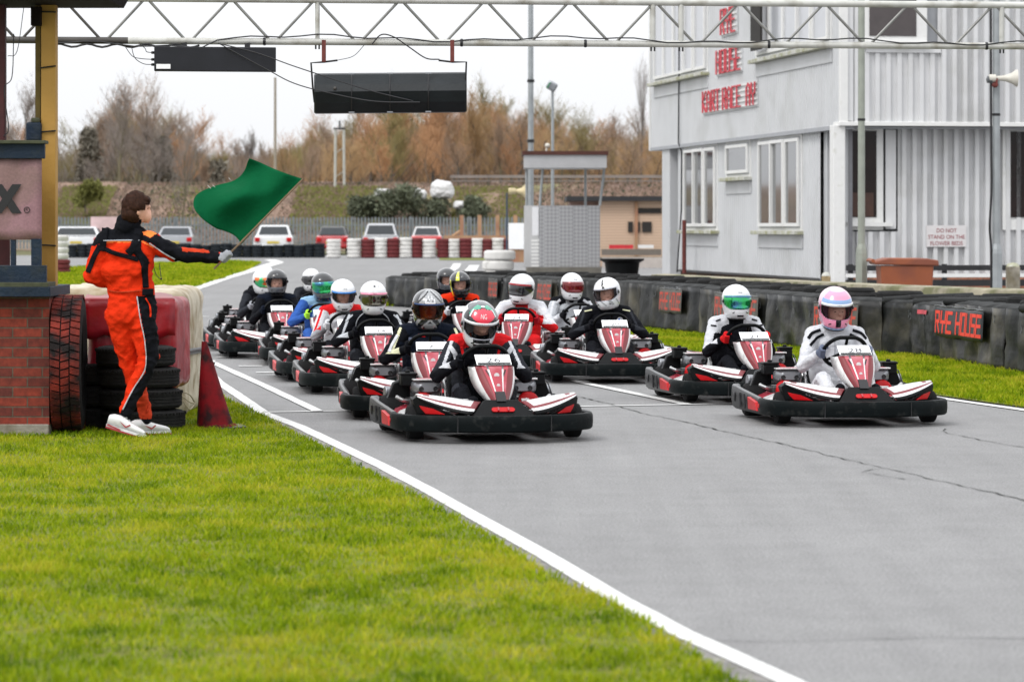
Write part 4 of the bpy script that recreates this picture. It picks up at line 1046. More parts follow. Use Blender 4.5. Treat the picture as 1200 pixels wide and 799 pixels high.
M_canvas = mat('cream_canvas', (.52,.47,.37), .9, var=.1, scale=6, bump=.4, bscale=14, col2=(.24,.18,.10), mixscale=3.5, mixlo=.43, mixhi=.68)
def block_obj(name, part, label, cat, x0, x1, y0, y1, z0, z1, m, **k):
    t = thing(name, label, cat, ((x0+x1)/2, (y0+y1)/2, z0)); me = cushion(x0-(x0+x1)/2, x1-(x0+x1)/2, y0-(y0+y1)/2, y1-(y0+y1)/2, 0, z1-z0, **k); me.name = name
    link(part, me, m, t, True, angle=70); return t
ca = block_obj('canvas_bale', 'cover', 'tall cream canvas wrapped bale strapped round its middle, behind the red tarpaulin', 'bale', W(62,340,27).x, W(217,340,27).x, 26.9, 28.6, 0, 1.08, M_canvas, rr=.12, amp=.03, seed=2, sag=.015)
b = MB(); zc = .50; L = W(62,340,27).x; Rr = W(219,340,27).x
pth = [(L,26.88,zc),(Rr-.1,26.875,zc+.02),(Rr+.012,26.95,zc+.05),(Rr+.015,28.4,zc+.02)]
b.grid([[Vector(p)+Vector((0,0,-.025)), Vector(p)+Vector((0,0,.025))] for p in spline(pth,8)]); wb(b, 'strap', M_dark, ca, solid=.01)
for k in range(3):
    b = MB(); b.tube(spline([(W(200,440,26.9).x+.02*k,26.86,.05+.05*k),(W(212,440,26.9).x,26.85,.16+.03*k),(W(222,440,26.9).x,26.9,.08+.06*k),(W(226,440,26.9).x,27.1,.12)],6), .006, 5); wb(b, 'rope', mat('rope',(.4,.35,.25),.9), ca)
ta = block_obj('tarpaulin_block', 'cover', 'shiny red tarpaulin draped over stacked tyres behind the marshal', 'tarpaulin', W(99,340,25.4).x, W(203,340,25.4).x, 25.62, 26.75, .30, 1.02, M_tarp, rr=.07, amp=.022, seed=9)
b = MB(); rows = []
for i in range(14):
    px = 97+108*i/13; rows.append([W(px, 351+44*j/5+3*math.sin(i*1.4)*(j/5), 25.58-.012*math.sin(i*.9+j)) for j in range(6)])
b.grid(rows); wb(b, 'flap', M_tarp, ta, solid=.006)
rows = [[W(97+108*i/13, 351, 25.58-.012*math.sin(i*.9)) , W(99+103*i/13, 349, 25.75), W(102+100*i/13, 345+2*math.sin(i), 26.4)] for i in range(14)]
b = MB(); b.grid(rows); wb(b, 'fold', M_tarp, ta, solid=.006)

# --- cone
M_cone = mat('dirty_cone', (.19,.005,.009), .6, spec=.12, var=.3, scale=6, col2=(.018,.006,.007), mixscale=6, mixlo=.42, mixhi=.62, bump=.15)
cn = thing('traffic_cone', 'tall dirty dark red cone without stripes on the grass edge', 'cone', (W(255,500,25.5).x, 25.5, .0))
b = MB(); rows = []
for i in range(15):
    t = i/14; z = .03+.66*t; r = .125*(1-t)+.020; sx = -.085*t-.02
    rows.append([(r*math.cos(a)+sx, r*math.sin(a), z) for a in [2*math.pi*k/28 for k in range(28)]])
b.grid(rows, 0, True); b.build('body', M_cone, cn)
b = MB(); b.lathe([(.16,.0),(.155,.03),(.14,.045),(.12,.03)], n=28); b.build('foot_ring', M_cone, cn)
b = MB(); b.box((.03,0,.012),(.36,.36,.024), rot=(0,R(-3),R(12))); b.build('base', M_dark, cn, smooth=False, bevel=.008)

# --- marshal
S0 = 155.5; MY = 24.45; MX = (160-600)/F*MY
def mj(px, py, y=0.0): return ((px-160)/S0, y, (515-py)/S0-.005)
def marshal():
    b = MB(); caps = []
    def C(z, a, c, ra, rb): caps.append((z, a, c, ra, rb)); b.capsule(a, c, ra, rb, 16)
    # torso seen from behind, turned a little to the right
    C('t', mj(140,366,.02), mj(141,336,.02), .100,.095); C('t', mj(168,366,.03), mj(165,338,.03), .102,.098); C('t', mj(150,372,.0), mj(152,340,.0), .115,.10)
    C('t', mj(140,338,.02), mj(135,300,.02), .098,.115); C('t', mj(163,338,.03), mj(162,300,.03), .098,.115); C('t', mj(150,336,.0), mj(149,296,.0), .105,.125)
    C('t', mj(128,287,.0), mj(170,288,.03), .085,.08); C('t', mj(140,279,.0), mj(163,278,.02), .065,.06); C('t', mj(134,320,-.02), mj(158,318,-.02), .10,.10)
    C('u', mj(122,286,.0), mj(108,326,-.04), .075,.062); C('u', mj(125,280,.0), mj(133,283,.0), .065,.07)      # left upper arm
    C('f', mj(108,326,-.04), mj(133,338,.13), .062,.045); C('g', mj(133,338,.13), mj(143,337,.19), .04,.04)
    C('u2', mj(173,285,.03), mj(206,300.5,.05), .078,.066); C('f2', mj(206,300.5,.05), mj(254,305,.07), .064,.047)    # right arm, stretched out
    C('t', mj(146,270,.0), mj(154,268,.02), .075,.065); C('k', mj(145,262,.01), mj(158,260,.03), .058,.052)        # hood roll round the neck
    C('k', mj(150,266,.0), mj(156,256,.03), .055,.05); C('h', mj(154,262,.02), mj(157,250,.03), .05,.05)
    # legs: the right one crosses behind the left
    C('lr', mj(165,372,.0), mj(176,420,-.02), .115,.082); C('lr', mj(176,420,-.02), mj(149,484,-.06), .080,.056)
    C('ll', mj(140,372,.03), mj(149,425,.10), .115,.082); C('ll', mj(149,425,.10), mj(168,490,.16), .080,.052)
    C('c', mj(149,484,-.06), mj(147,492,-.06), .045,.042); C('c2', mj(168,488,.16), mj(168,498,.16), .045,.042)
    # head
    hc = Vector(mj(160,248,.03)); b.ball(hc, (.086,.083,.118), 22, 16, rot=(0,R(4),R(-30)))
    face = Vector((.95,.22,0)).normalized()
    b.ball(hc+face*.066+Vector((0,0,-.055)), (.045,.045,.05)); b.ball(hc+face*.094+Vector((0,0,-.022)), (.016,.014,.022)); b.ball(hc+face*.085+Vector((0,0,.02)), (.02,.04,.015)); b.ball(hc+face*.080+Vector((0,0,-.088)), (.022,.022,.018)); b.ball(hc+face*.088+Vector((0,0,-.058)), (.012,.02,.010))
    ear = hc+Vector((.020,-.088,-.020)); b.ball(ear, (.018,.013,.030), 12, 8, rot=(0,0,R(30)))
    # gloved hand round the stick: stick runs from lower left to upper right
    s0 = Vector(mj(250,318,.06)); s1 = Vector(mj(282,287,.02)); t = (s1-s0).normalized(); hcn = Vector(mj(264,304.5,.04)); away = Vector((0,1,0)); sd = t.cross(away).normalized()
    C('g', mj(254,305,.07), tuple(hcn+Vector((-.02,.02,.0))), .040,.036); C('g', tuple(hcn-t*.022+Vector((0,.024,0))), tuple(hcn+t*.026+Vector((0,.024,0))), .030,.030)
    for j in range(4):
        o = hcn+t*(-.034+.024*j); k0 = o+away*.028-sd*.014; k1 = o+sd*.030+away*.012; k2 = o+sd*.024-away*.020; k3 = o-sd*.004-away*.028
        for a_, c_, r_ in ((k0,k1,.0135),(k1,k2,.0125),(k2,k3,.0115)): C('g', tuple(a_), tuple(c_), r_, r_*.93)
    C('g', tuple(hcn-sd*.01+away*.02+t*.02), tuple(hcn-sd*.018-away*.01+t*.045), .015,.013); C('g', tuple(hcn-sd*.018-away*.01+t*.045), tuple(hcn+sd*.008-away*.022+t*.055), .013,.011)
    me = remesh(b, .0085, 2, .45)
    v, nr, _ = arrays(me); msk = (v[:,2] < (515-262)/S0) & (v[:,0] < (250-160)/S0) & (v[:,2] > .14)
    folds(me, .020, msk, 7.5, 4.0)
    v, nr, P = arrays(me); D = np.stack([segdist(P,*c[1:])[0] for c in caps]); names = np.array([c[0] for c in caps])[D.argmin(0)]
    fy = 266-(P[:,2]-CH)*F/(P[:,1]+MY); fx = 600+(P[:,0]+MX)*F/(P[:,1]+MY)
    ids = np.zeros(len(P),'i')
    def inp(poly): return in_poly(fx, fy, poly)
    back = P[:,1] < .09
    ids[inp([(100,262),(185,262),(185,280),(174,287),(168,284),(122,284),(112,290),(100,290)])] = 1
    ids[inp([(166,270),(172,268),(184,276),(182,283),(168,277)])] = 3
    ids[inp([(173,284),(188,296),(213,314),(257,314),(257,290),(205,286),(182,276)]) & (P[:,0]>.07)] = 1
    ids[inp([(213,290),(245,294),(245,298.5),(213,296.5)])] = 4
    ids[inp([(161,349),(184,347),(186,375),(188,397),(186,430),(172,460),(158,495),(138,490),(158,455),(171,437),(171,405),(166,378)]) & (names!='ll')] = 1
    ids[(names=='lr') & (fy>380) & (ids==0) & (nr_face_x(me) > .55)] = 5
    ids[(names=='ll') & (fy>452)] = 5  # lower shin of the far leg takes the darker orange
    ids[inp([(122,284),(167,284),(180,291),(180,293),(167,286),(122,286)]) & back] = 3
    ids[names=='k'] = 1; ids[(fy < 273) & (P[:,0]<.075) & (names!='h')] = 1
    ids[names=='g'] = 2; ids[(names=='c')|(names=='c2')] = 1
    hd = (np.linalg.norm((P-np.array(hc))/np.array((1,1,1.2)),axis=1) < .116) & ((P[:,2] > (515-261)/S0) | (((P-np.array(hc))@np.array(face) > .03) & (P[:,2] > (515-270.5)/S0))) | ((np.linalg.norm(P-np.array(hc),axis=1) < .14) & ((P-np.array(hc))@np.array(face) > .05) & (P[:,2] > (515-271)/S0)); ids[hd] = 6
    e = np.array(hc+face*.075+Vector((.005,-.034,.006))); ids[np.linalg.norm(P-e,axis=1)<.010] = 7
    me.polygons.foreach_set('material_index', ids); me.polygons.foreach_set('use_smooth',[True]*len(P))
    o = bpy.data.objects.new('person', me); COL.objects.link(o); o.location = (MX, MY, .012)
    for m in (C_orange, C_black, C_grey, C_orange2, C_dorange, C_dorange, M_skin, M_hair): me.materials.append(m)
    tag(o, 'marshal in orange and black overalls standing on the grass with arm stretched out', 'person')
    # hair
    hb = MB(); hb.ball(hc+Vector((-.010,-.010,.022)), (.097,.094,.102), 44, 34)
    hb.ball(hc+Vector((-.035,-.035,-.03)), (.070,.068,.078), 30, 22)
    hb.ball(hc+face*.055+Vector((0,-.02,.062)), (.045,.05,.030), 20, 14)
    hm = hb.mesh('hair'); bm = bmesh.new(); bm.from_mesh(hm)
    dl = []
    for f in bm.faces:
        p = f.calc_center_median()-hc; fr = p.dot(face); side = p.x
        if (fr > .045 and p.z < .032) or (p.z < -.008 and fr > .004) or (p.z<-.095): dl.append(f)
    bmesh.ops.delete(bm, geom=dl, context='FACES'); bm.to_mesh(hm); bm.free()
    for vv in hm.vertices:
        n = noise.noise(vv.co*22)*.008+abs(noise.noise(Vector((vv.co.x*75, vv.co.y*75, vv.co.z*10))))*.020; vv.co += (vv.co-hc).normalized()*n
    h = link('hair', hm, M_hair, o, True, solid=.012, angle=80)
    # harness on the back: ribbons laid on the overall by casting rays from behind
    bvh = BVHTree.FromPolygons([tuple(x) for x in v], [tuple(p.vertices) for p in me.polygons])
    def ribbon(name, pts, wd, m=C_black, par=o):
        pts = spline([(p[0],p[1],0) for p in pts], 8); rows = []; last = None
        for i, p in enumerate(pts):
            t = (pts[min(i+1,len(pts)-1)]-pts[max(i-1,0)]).normalized(); n = Vector((-t.y,t.x,0)); row = []
            for q in (-1,-.5,0,.5,1):
                u = p+n*q*wd/2; x, _, z = mj(u.x,u.y); hit = bvh.ray_cast(Vector((x,-1,z)), Vector((0,1,0)))
                if hit[0] is None or hit[0].y > .2: row.append(None if last is None else Vector((x,last,z)))
                else: row.append(Vector((x,hit[0].y-.010,z))); last = hit[0].y-.010
            rows.append(row)
        rows = [r for r in rows if all(c is not None for c in r)]
        return MB().grid(rows).build(name, m, par, solid=.006)
    ribbon('harness_strap', [(124,270),(123,284),(121,297)], 8)
    ribbon('harness_strap', [(119,290),(112,304),(107,316),(105,322)], 6)
    ribbon('harness_strap', [(121,293),(135,299),(150,303),(164,307)], 5)
    ribbon('harness_strap', [(163,271),(161,285),(158,294),(152,300)], 9)
    ribbon('harness_strap', [(162,285),(163,297),(169,306),(172,313)], 9)
    ribbon('harness_strap', [(172,306),(171,322),(172,340)], 6.5)
    ribbon('belt_pouch', [(168,345),(180,345)], 8); ribbon('trouser_seam', [(172,352),(177,362),(178,374)], 1.3, C_orange)
    ribbon('trouser_seam', [(162,350),(167,378),(172,405),(172,434),(158,458),(146,482)], 1.1, C_silver); ribbon('trouser_seam', [(184,352),(188,378),(191,400),(189,430),(178,462),(170,488)], 1.8, C_dorange)
    ribbon('waist_gather', [(128,343),(140,345),(155,344),(168,343)], 1.6, C_dorange); ribbon('sleeve_piping', [(176,288),(186,295),(196,302),(205,307)], 1.1, C_silver); ribbon('yoke_piping', [(123,285),(140,284.5),(165,284.5)], 1.0, C_silver)
    # cord hanging from the front of the chest
    cb_ = MB(); cb_.tube(spline([mj(178,312,.08),mj(181,324,.09),mj(187,330,.09),mj(186,320,.1),mj(185,312,.1)],6), .003, 5); cb_.ball(mj(187.5,330,.09), .008); cb_.build('cord', M_dark, o)
    # trainers
    def shoe(heel, toe, yy, pitch, ang, name='trainer'):
        L_ = .30; rows = []
        prof = [(0,.050,.035,.075),(.03,.062,.038,.088),(.08,.058,.040,.092),(.13,.048,.040,.078),(.18,.042,.044,.060),(.23,.036,.048,.046),(.27,.030,.042,.036),(.295,.02,.024,.022)]
        b = MB()
        for d, hz, hw, top in prof:
            row = []
            for k in range(16):
                a = 2*math.pi*k/16; ca_, sa_ = math.cos(a), math.sin(a)
                row.append((d, hw*math.copysign(abs(ca_)**.8,ca_), .028+(top*.5)+(top*.5)*math.copysign(abs(sa_)**.8,sa_)))
            rows.append(row)
        b.grid(rows, 0, True); b.add(rows[0],[tuple(range(16))]); b.add(rows[-1],[tuple(range(15,-1,-1))])
        M_ = Matrix.Translation(Vector(heel)) @ Euler((0,R(pitch),0)).to_matrix().to_4x4() @ Euler((0,0,R(ang))).to_matrix().to_4x4()
        b.v = [tuple(M_ @ Vector(p)) for p in b.v]; u = b.build(name, M_white, o)
        b = MB()
        def sole(z0, z1, gx, mi):
            pts = [(-.008-gx,0),(0,.036+gx),(.08,.042+gx),(.18,.046+gx),(.25,.050+gx),(.30+gx,.03),(.312+gx,0)]; pl = pts+[(x,-y) for x,y in reversed(pts[1:-1])]
            b.prism(pl, z1-z0, 'z', z0, mi)
        sole(.0,.012,.002,1); sole(.0125,.032,.0,0); b.v = [tuple(M_ @ Vector(p)) for p in b.v]; b.build('sole', [M_white, M_redd], u, smooth=False)
        b = MB()   # curved tick shape and heel flash on both sides
        for s in (-1,1):
            q = [(.085,.070),(.155,.040),(.175,.075),(.165,.044),(.15,.030),(.135,.036)]
            tri = [(.095,.078),(.150,.042),(.185,.070),(.178,.078),(.152,.054)]
            b.add([(x, s*(.0445), z) for x,z in tri], [(0,1,4),(1,2,3,4)]); b.add([(x, s*.046, z) for x,z in ((.005,.022),(.11,.012),(.12,.020),(.01,.034))], [(0,1,2,3)])
        b.v = [tuple(M_ @ Vector(p)) for p in b.v]; b.build('side_mark', M_redd, u, smooth=False, solid=.004)
        b = MB()
        for k in range(4): b.tube([(.12+.025*k,-.022,.112-.012*k),(.125+.025*k,.022,.112-.012*k)], .004, 5)
        b.v = [tuple(M_ @ Vector(p)) for p in b.v]; b.build('lace', M_white, u)
    shoe(mj(127,503,-.09), None, 0, 16, -10); shoe(mj(151,514,.13), None, 0, 0, 18)
    return o, s0+Vector((MX,MY,.012)), s1+Vector((MX,MY,.012))
def nr_face_x(me):
    n = np.empty(len(me.polygons)*3,'f'); me.polygons.foreach_get('normal', n); return n.reshape(-1,3)[:,0]
mar, st0, st1 = marshal()
# --- flag
M_flag = mat('green_cloth', (.002,.078,.028), .8, var=.12, scale=5, bump=.25, bscale=26, spec=.05)
fl = thing('green_flag', 'plain dark green flag on a short stick held by the marshal', 'flag', tuple(st0))
def lerp_path(P, t):
    d = [0]
    for a, c in zip(P, P[1:]): d.append(d[-1]+math.hypot(c[0]-a[0],c[1]-a[1]))
    s = t*d[-1]
    for i in range(len(P)-1):
        if s <= d[i+1] or i == len(P)-2:
            u = (s-d[i])/(d[i+1]-d[i]); return (P[i][0]+(P[i+1][0]-P[i][0])*u, P[i][1]+(P[i+1][1]-P[i][1])*u)
def smooth_path(P): return [(p.x,p.y) for p in spline([(a[0],a[1],0) for a in P], 6)]
cb0 = smooth_path([(282,287),(280,281.5),(273,275),(262,270.5),(252,267),(238,257),(229,247)])      # u = 0
cb1 = smooth_path([(355,209.8),(340,205),(320,197.5),(305,190.5),(292.5,185.8)])                        # u = 1
ch = [(282,287),(355,209.8)]
cf = smooth_path([(229,247),(226.5,240),(229,230),(239,223),(255,217),(271,213),(281,207),(287,199),(290,190),(292.5,185.8)])
rows = []; n = 34
for i in range(n+1):
    u = i/n; row = []
    for j in range(n+1):
        v = j/n; a = lerp_path(ch,u); c = lerp_path(cf,u); e = lerp_path(cb0,v); f = lerp_path(cb1,v)
        x = (1-v)*a[0]+v*c[0]+(1-u)*e[0]+u*f[0]-((1-u)*(1-v)*ch[0][0]+u*(1-v)*ch[1][0]+(1-u)*v*cf[0][0]+u*v*cf[-1][0])
        y = (1-v)*a[1]+v*c[1]+(1-u)*e[1]+u*f[1]-((1-u)*(1-v)*ch[0][1]+u*(1-v)*ch[1][1]+(1-u)*v*cf[0][1]+u*v*cf[-1][1])
        dep = .02+.10*v*math.sin(v*5.5+u*3.2+.4)+.035*math.sin(v*11-u*5)*v+.03*math.sin(u*9)*v*(1-u*.5)
        row.append(W(x, y, MY+.02+dep))
    rows.append(row)
b = MB(); b.grid(rows); wb(b, 'cloth', M_flag, fl, solid=.003)
e1 = W(355.5,209.5,MY+.035)
b = MB(); b.tube([st0-(st1-st0).normalized()*.0, st1, e1], .0075, 8); wb(b, 'stick', mat('stick_wood',(.17,.11,.06),.6,var=.3,scale=20), fl)
for p0, p1 in (((247,221),(243,217)),((252,219.5),(249,217)),((270,211),(268,208))):
    b = MB(); b.tube([W(*p0,MY+.1), W((p0[0]+p1[0])/2-1,(p0[1]+p1[1])/2-1,MY+.1), W(*p1,MY+.1)], .0018, 4); wb(b, 'loose_thread', M_white, fl)

# --- gantry over the track
M_gal = mat('weathered_galvanised', (.48,.48,.45), .5, metal=.1, var=.15, scale=8, col2=(.24,.22,.17), mixscale=5, mixlo=.52, mixhi=.74)
M_galm = mat('truss_diagonal', (.20,.20,.19), .5, metal=.3, var=.2, scale=6)
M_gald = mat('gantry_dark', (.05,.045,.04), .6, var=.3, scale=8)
gt = thing('track_gantry', 'long pale lattice truss spanning the track overhead', 'gantry', (W(65,266,28.05).x, 28.05, 0))
GA = Vector((W(-90,0,27.95).x,27.95,0)); GB = Vector((W(1300,0,29.1).x,29.1,0))
def gp(px, z):       # point of the gantry plane at photo column px
    t = 0; 
    k = (px-600)/F; t = (k*GA.y-GA.x)/((GB.x-GA.x)-k*(GB.y-GA.y)); p = GA+(GB-GA)*t; p.z = z; return p
zb, zt = 3.205, 3.572
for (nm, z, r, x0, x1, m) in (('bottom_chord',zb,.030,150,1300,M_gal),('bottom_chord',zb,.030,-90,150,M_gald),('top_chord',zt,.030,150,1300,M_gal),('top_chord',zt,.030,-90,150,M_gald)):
    b = MB(); b.tube([gp(x0,z),gp((x0+x1)/2,z),gp(x1,z)], r, 14); wb(b, nm, m, gt)
for k in range(-2, 13):
    xb0 = 121.5+99.4*k; 
    for (xa, xt) in ((xb0-5, xb0-46),(xb0+5, xb0+46)):
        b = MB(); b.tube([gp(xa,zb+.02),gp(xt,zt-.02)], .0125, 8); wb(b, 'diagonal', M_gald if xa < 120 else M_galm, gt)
for x in (372,765,798,1174):
    b = MB(); b.tube([gp(x,zb),gp(x,zt)], .024 if x != 372 else .02, 10); wb(b, 'vertical', M_gal, gt)
    for q in (-2,2):
        b = MB(); b.tube([gp(x+q,zb-.03),gp(x+q,zb-.065)], .008, 6); wb(b, 'bolt', M_dark, gt)
for x in (310,541,686,901,1156):
    b = MB(); b.lathe([(.033,-.012),(.036,0),(.033,.012)], axis='x', n=12); b.v = [tuple(Vector(p)+gp(x,zb)) for p in b.v]; wb(b, 'clamp', M_dark, gt)
b = MB(); pts = []
for i in range(60):
    px = 60+i*19.5; pts.append(gp(px, zb+.035+.02*math.sin(px*.021)+.012*math.sin(px*.07)-(.07 if px < 240 else 0))-Vector((0,.03,0)))
b.tube(pts, .006, 5); wb(b, 'cable', M_dark, gt)
b = MB(); b.tube([gp(60+i*6, zb-.045+.014*math.sin(i*1.1))-Vector((0,.02,0)) for i in range(30)], .010, 5); wb(b, 'cable', M_dark, gt)
# signal board
d0 = gp(181,0); d1 = gp(323,0); sb = thing('signal_board', 'flat black signal board with small white sticker hung under the truss', 'sign board', (d0.x, d0.y, 2.9))
a = W(181,84,28.1); c = W(323,55.5,28.1); b = MB(); b.box(((a.x+c.x)/2, 28.12, (a.z+c.z)/2), (c.x-a.x,.12,c.z-a.z), rot=(0,R(.2),R(4))); wb(b, 'case', mat('signal_black',(.012,.013,.017),.5,spec=.3,var=.2), sb, smooth=False, bevel=.006)
a2 = W(183.5,81,28.02); c2 = W(200,75.5,28.02); b = MB(); b.box(((a2.x+c2.x)/2,28.0,(a2.z+c2.z)/2),(c2.x-a2.x,.004,c2.z-a2.z), rot=(0,0,R(4))); wb(b, 'sticker', M_plate, sb, smooth=False)
for x in (216,290):
    b = MB(); b.box(tuple(gp(x,3.165)),(.045,.05,.06)); wb(b, 'bracket', M_dark, sb, smooth=False)
for y_ in (62,70,76):
    b = MB(); b.tube([W(181.5,y_,28.08), W(178,y_,28.05)], .012, 8); wb(b, 'plug', M_dark, sb)
for pts in ([(163,51),(170,57),(172,61),(179,62)],[(146,54),(155,66),(165,69),(179,70)],[(154,55),(158,68),(168,75),(179,76)]): wire('lead', [W(p[0],p[1],28.03) for p in pts], .0035, sb)
# start light housing
M_hou = mat('housing_black', (.007,.010,.012), .45, spec=.3, var=.4, scale=4, bump=.1)
hb_ = thing('start_light_housing', 'wide black rounded housing on two hangers beneath the truss above the karts', 'light housing', (gp(457,0).x, 28.1, 2.6))
prof = [(85.5,.10),(87,.02),(99,-.10),(107,-.13),(120,-.10),(132,-.03),(133,.10),(130,.20),(90,.20)]
rows = []
for x in (368,370,412,457,502,545,547):
    sc_ = .93 if x in (368,547) else 1; row = []
    for y_, dp in prof:
        yy = 109.5+(y_-109.5)*sc_-(x-457)*.009; row.append(W(x, yy+(-.6 if 400<x<520 else 0)*0, 28.25+dp*sc_))
    rows.append(row)
b = MB(); b.grid(rows, 0, True); b.add(rows[0],[tuple(range(len(prof)))]); b.add(rows[-1],[tuple(range(len(prof)-1,-1,-1))]); hs_ = wb(b, 'shell', M_hou, hb_, angle=18)
for x in (412,457,502):
    b = MB(); b.tube([W(x,y_-(x-457)*.009, 28.248+dp) for y_, dp in prof[1:6]], .006, 5); sub_to(b, 'seam', M_dark, hs_, hb_)
    for y_ in (86.2,131.5):
        b = MB(); b.box(tuple(W(x,y_-(x-457)*.009,28.2)),(.05,.01,.012)); sub_to(b, 'clip', M_alu, hs_, hb_, smooth=False)
b = MB(); b.ball(tuple(W(392.5,104,28.13)), .016); sub_to(b, 'bolt_head', M_gald, hs_, hb_)
M_rust = mat('rusty_red', (.12,.025,.02), .8, var=.4, scale=20)
for x, xo in ((379.5,364.5),(530,546.5)):
    b = MB(); b.box(tuple(W(x,60,28.2)),(.035,.035,.19)); wb(b, 'hanger', M_rust, hb_, smooth=False)
    b = MB(); b.tube([W(x+(16 if xo<400 else -16),71 if xo<400 else 71,28.2),W(x,73,28.2),W(xo,74 if xo<400 else 73,28.2),W(xo+(2 if xo<400 else -1),102,28.2),W(xo+(4 if xo<400 else -2),120,28.3)], .0085, 6); wb(b, 'frame_rod', M_dark, hb_)
wire('lead', [W(436,52,28.3),W(447,41,28.3),W(462,44,28.3),W(480,56,28.3),W(499,68.5,28.3),W(515,70,28.3)], .006, hb_); wire('lead', [W(427,53,28.3),W(414,66,28.3),W(395,71,28.3)], .003, hb_)
wire('lead', [W(255,51,28.05),W(300,62,28.05),W(345,78,28.05),W(400,96,28.05),W(440,108,28.1),W(484,118.5,28.12)], .005, hb_); wire('lead', [W(258,52,28.05),W(310,80,28.05),W(345,98,28.05),W(390,110,28.1),W(440,119,28.1),W(492,120,28.12)], .005, hb_)
# ---------------------------------------------------------------- right side: tyre wall, building, poles, bin
M_mat = mat('conveyor_rubber', (.009,.010,.010), .5, spec=.3, var=.4, scale=3.5, bump=.5, bscale=9, col2=(.055,.05,.035), mixscale=2.4, mixlo=.5, mixhi=.75)
M_mats = [M_mat, mat('conveyor_rubber_worn', (.014,.014,.013), .45, spec=.4, var=.4, scale=3, bump=.6, bscale=7, col2=(.10,.09,.065), mixscale=2.0, mixlo=.48, mixhi=.72), mat('conveyor_rubber_dark', (.006,.007,.008), .4, spec=.4, var=.4, scale=4, bump=.6, bscale=8, col2=(.035,.033,.028), mixscale=3, mixlo=.5, mixhi=.7)]
M_lor2 = mat('faded_letters', (.42,.055,.035), .7, var=.3, scale=14)
M_flap = mat('rubber_flap', (.014,.015,.015), .7, spec=.25, var=.3, scale=6, bump=.2)
M_ban = mat('banner_vinyl', (.015,.018,.022), .5, var=.2, scale=9); M_ban2 = mat('banner_faded', (.09,.085,.075), .7, var=.2, scale=9)
M_lor = mat('orange_red_letters', (.70,.035,.010), .6, var=.12, scale=12)
bpx = [(1440,480),(1181,435),(1106,422),(1071,418),(1035,416.5),(960,412.5),(901,404.5),(845,395.5),(822,392.7),(781,388.5),(751,385),(727,382.5),(700,380),(655,375),(620,371),(590,368.5),(545,365),(500,361.5),(453.5,358.2)]
bh = [.68,.68,.66,.66,.67,.67,.67,.68,.69,.69,.69,.69,.68,.67,.66,.64,.60,.56,.54]
blab = ['unlettered', 'bright RYE HOUSE banner', 'small pink scrawl', 'ripped shiny', 'plain grey', 'banner ending OUSE beside the pink helmet', 'plain bulging', 'faded banner behind the green visor driver', 'plain narrow', 'faded RYE HOUSE banner', 'plain narrow', '','','','','','','','']
banners = {1: (.02,.80,1.0,0), 4: (.02,.72,.9,1), 6: (.03,.97,.9,1), 8: (.02,.68,.9,1), 11: (.5,.99,.9,1), 13: (.5,.98,.85,1), 15: (.78,.99,.8,1)}
blab2 = {0:'black rubber covered tyre wall section at the right edge with no banner',1:'tyre wall section carrying the bright orange RYE HOUSE banner',2:'tyre wall section with a small pink mark, left of the bright orange banner',3:'shiny creased tyre wall section between the pink mark and the banner beside the pink helmet',4:'tyre wall section whose RYE HOUSE banner is half hidden by the pink helmet',5:'broad dull bulging tyre wall section left of the pink helmet',6:'tyre wall section with faded banner partly hidden by the green visor helmet',7:'narrow plain tyre wall section just left of the green visor helmet',8:'tyre wall section with faded orange lettering midway between two right lane karts',9:'plain tyre wall section right beside the number 20 driver',10:'short plain tyre wall section touching the number 20 driver\'s shoulder',11:'tyre wall section with orange patch behind the black and white helmet',12:'plain tyre wall section between the dark red visor and number 20 drivers',13:'tyre wall section with orange patch just left of the dark red visor helmet',14:'plain tyre wall section right of the red suited driver\'s helmet',15:'tyre wall section with faded orange patch behind the red suited driver\'s helmet',16:'low plain tyre wall section behind the yellow striped helmet',17:''}
BW = [gpt(*p) for p in bpx]
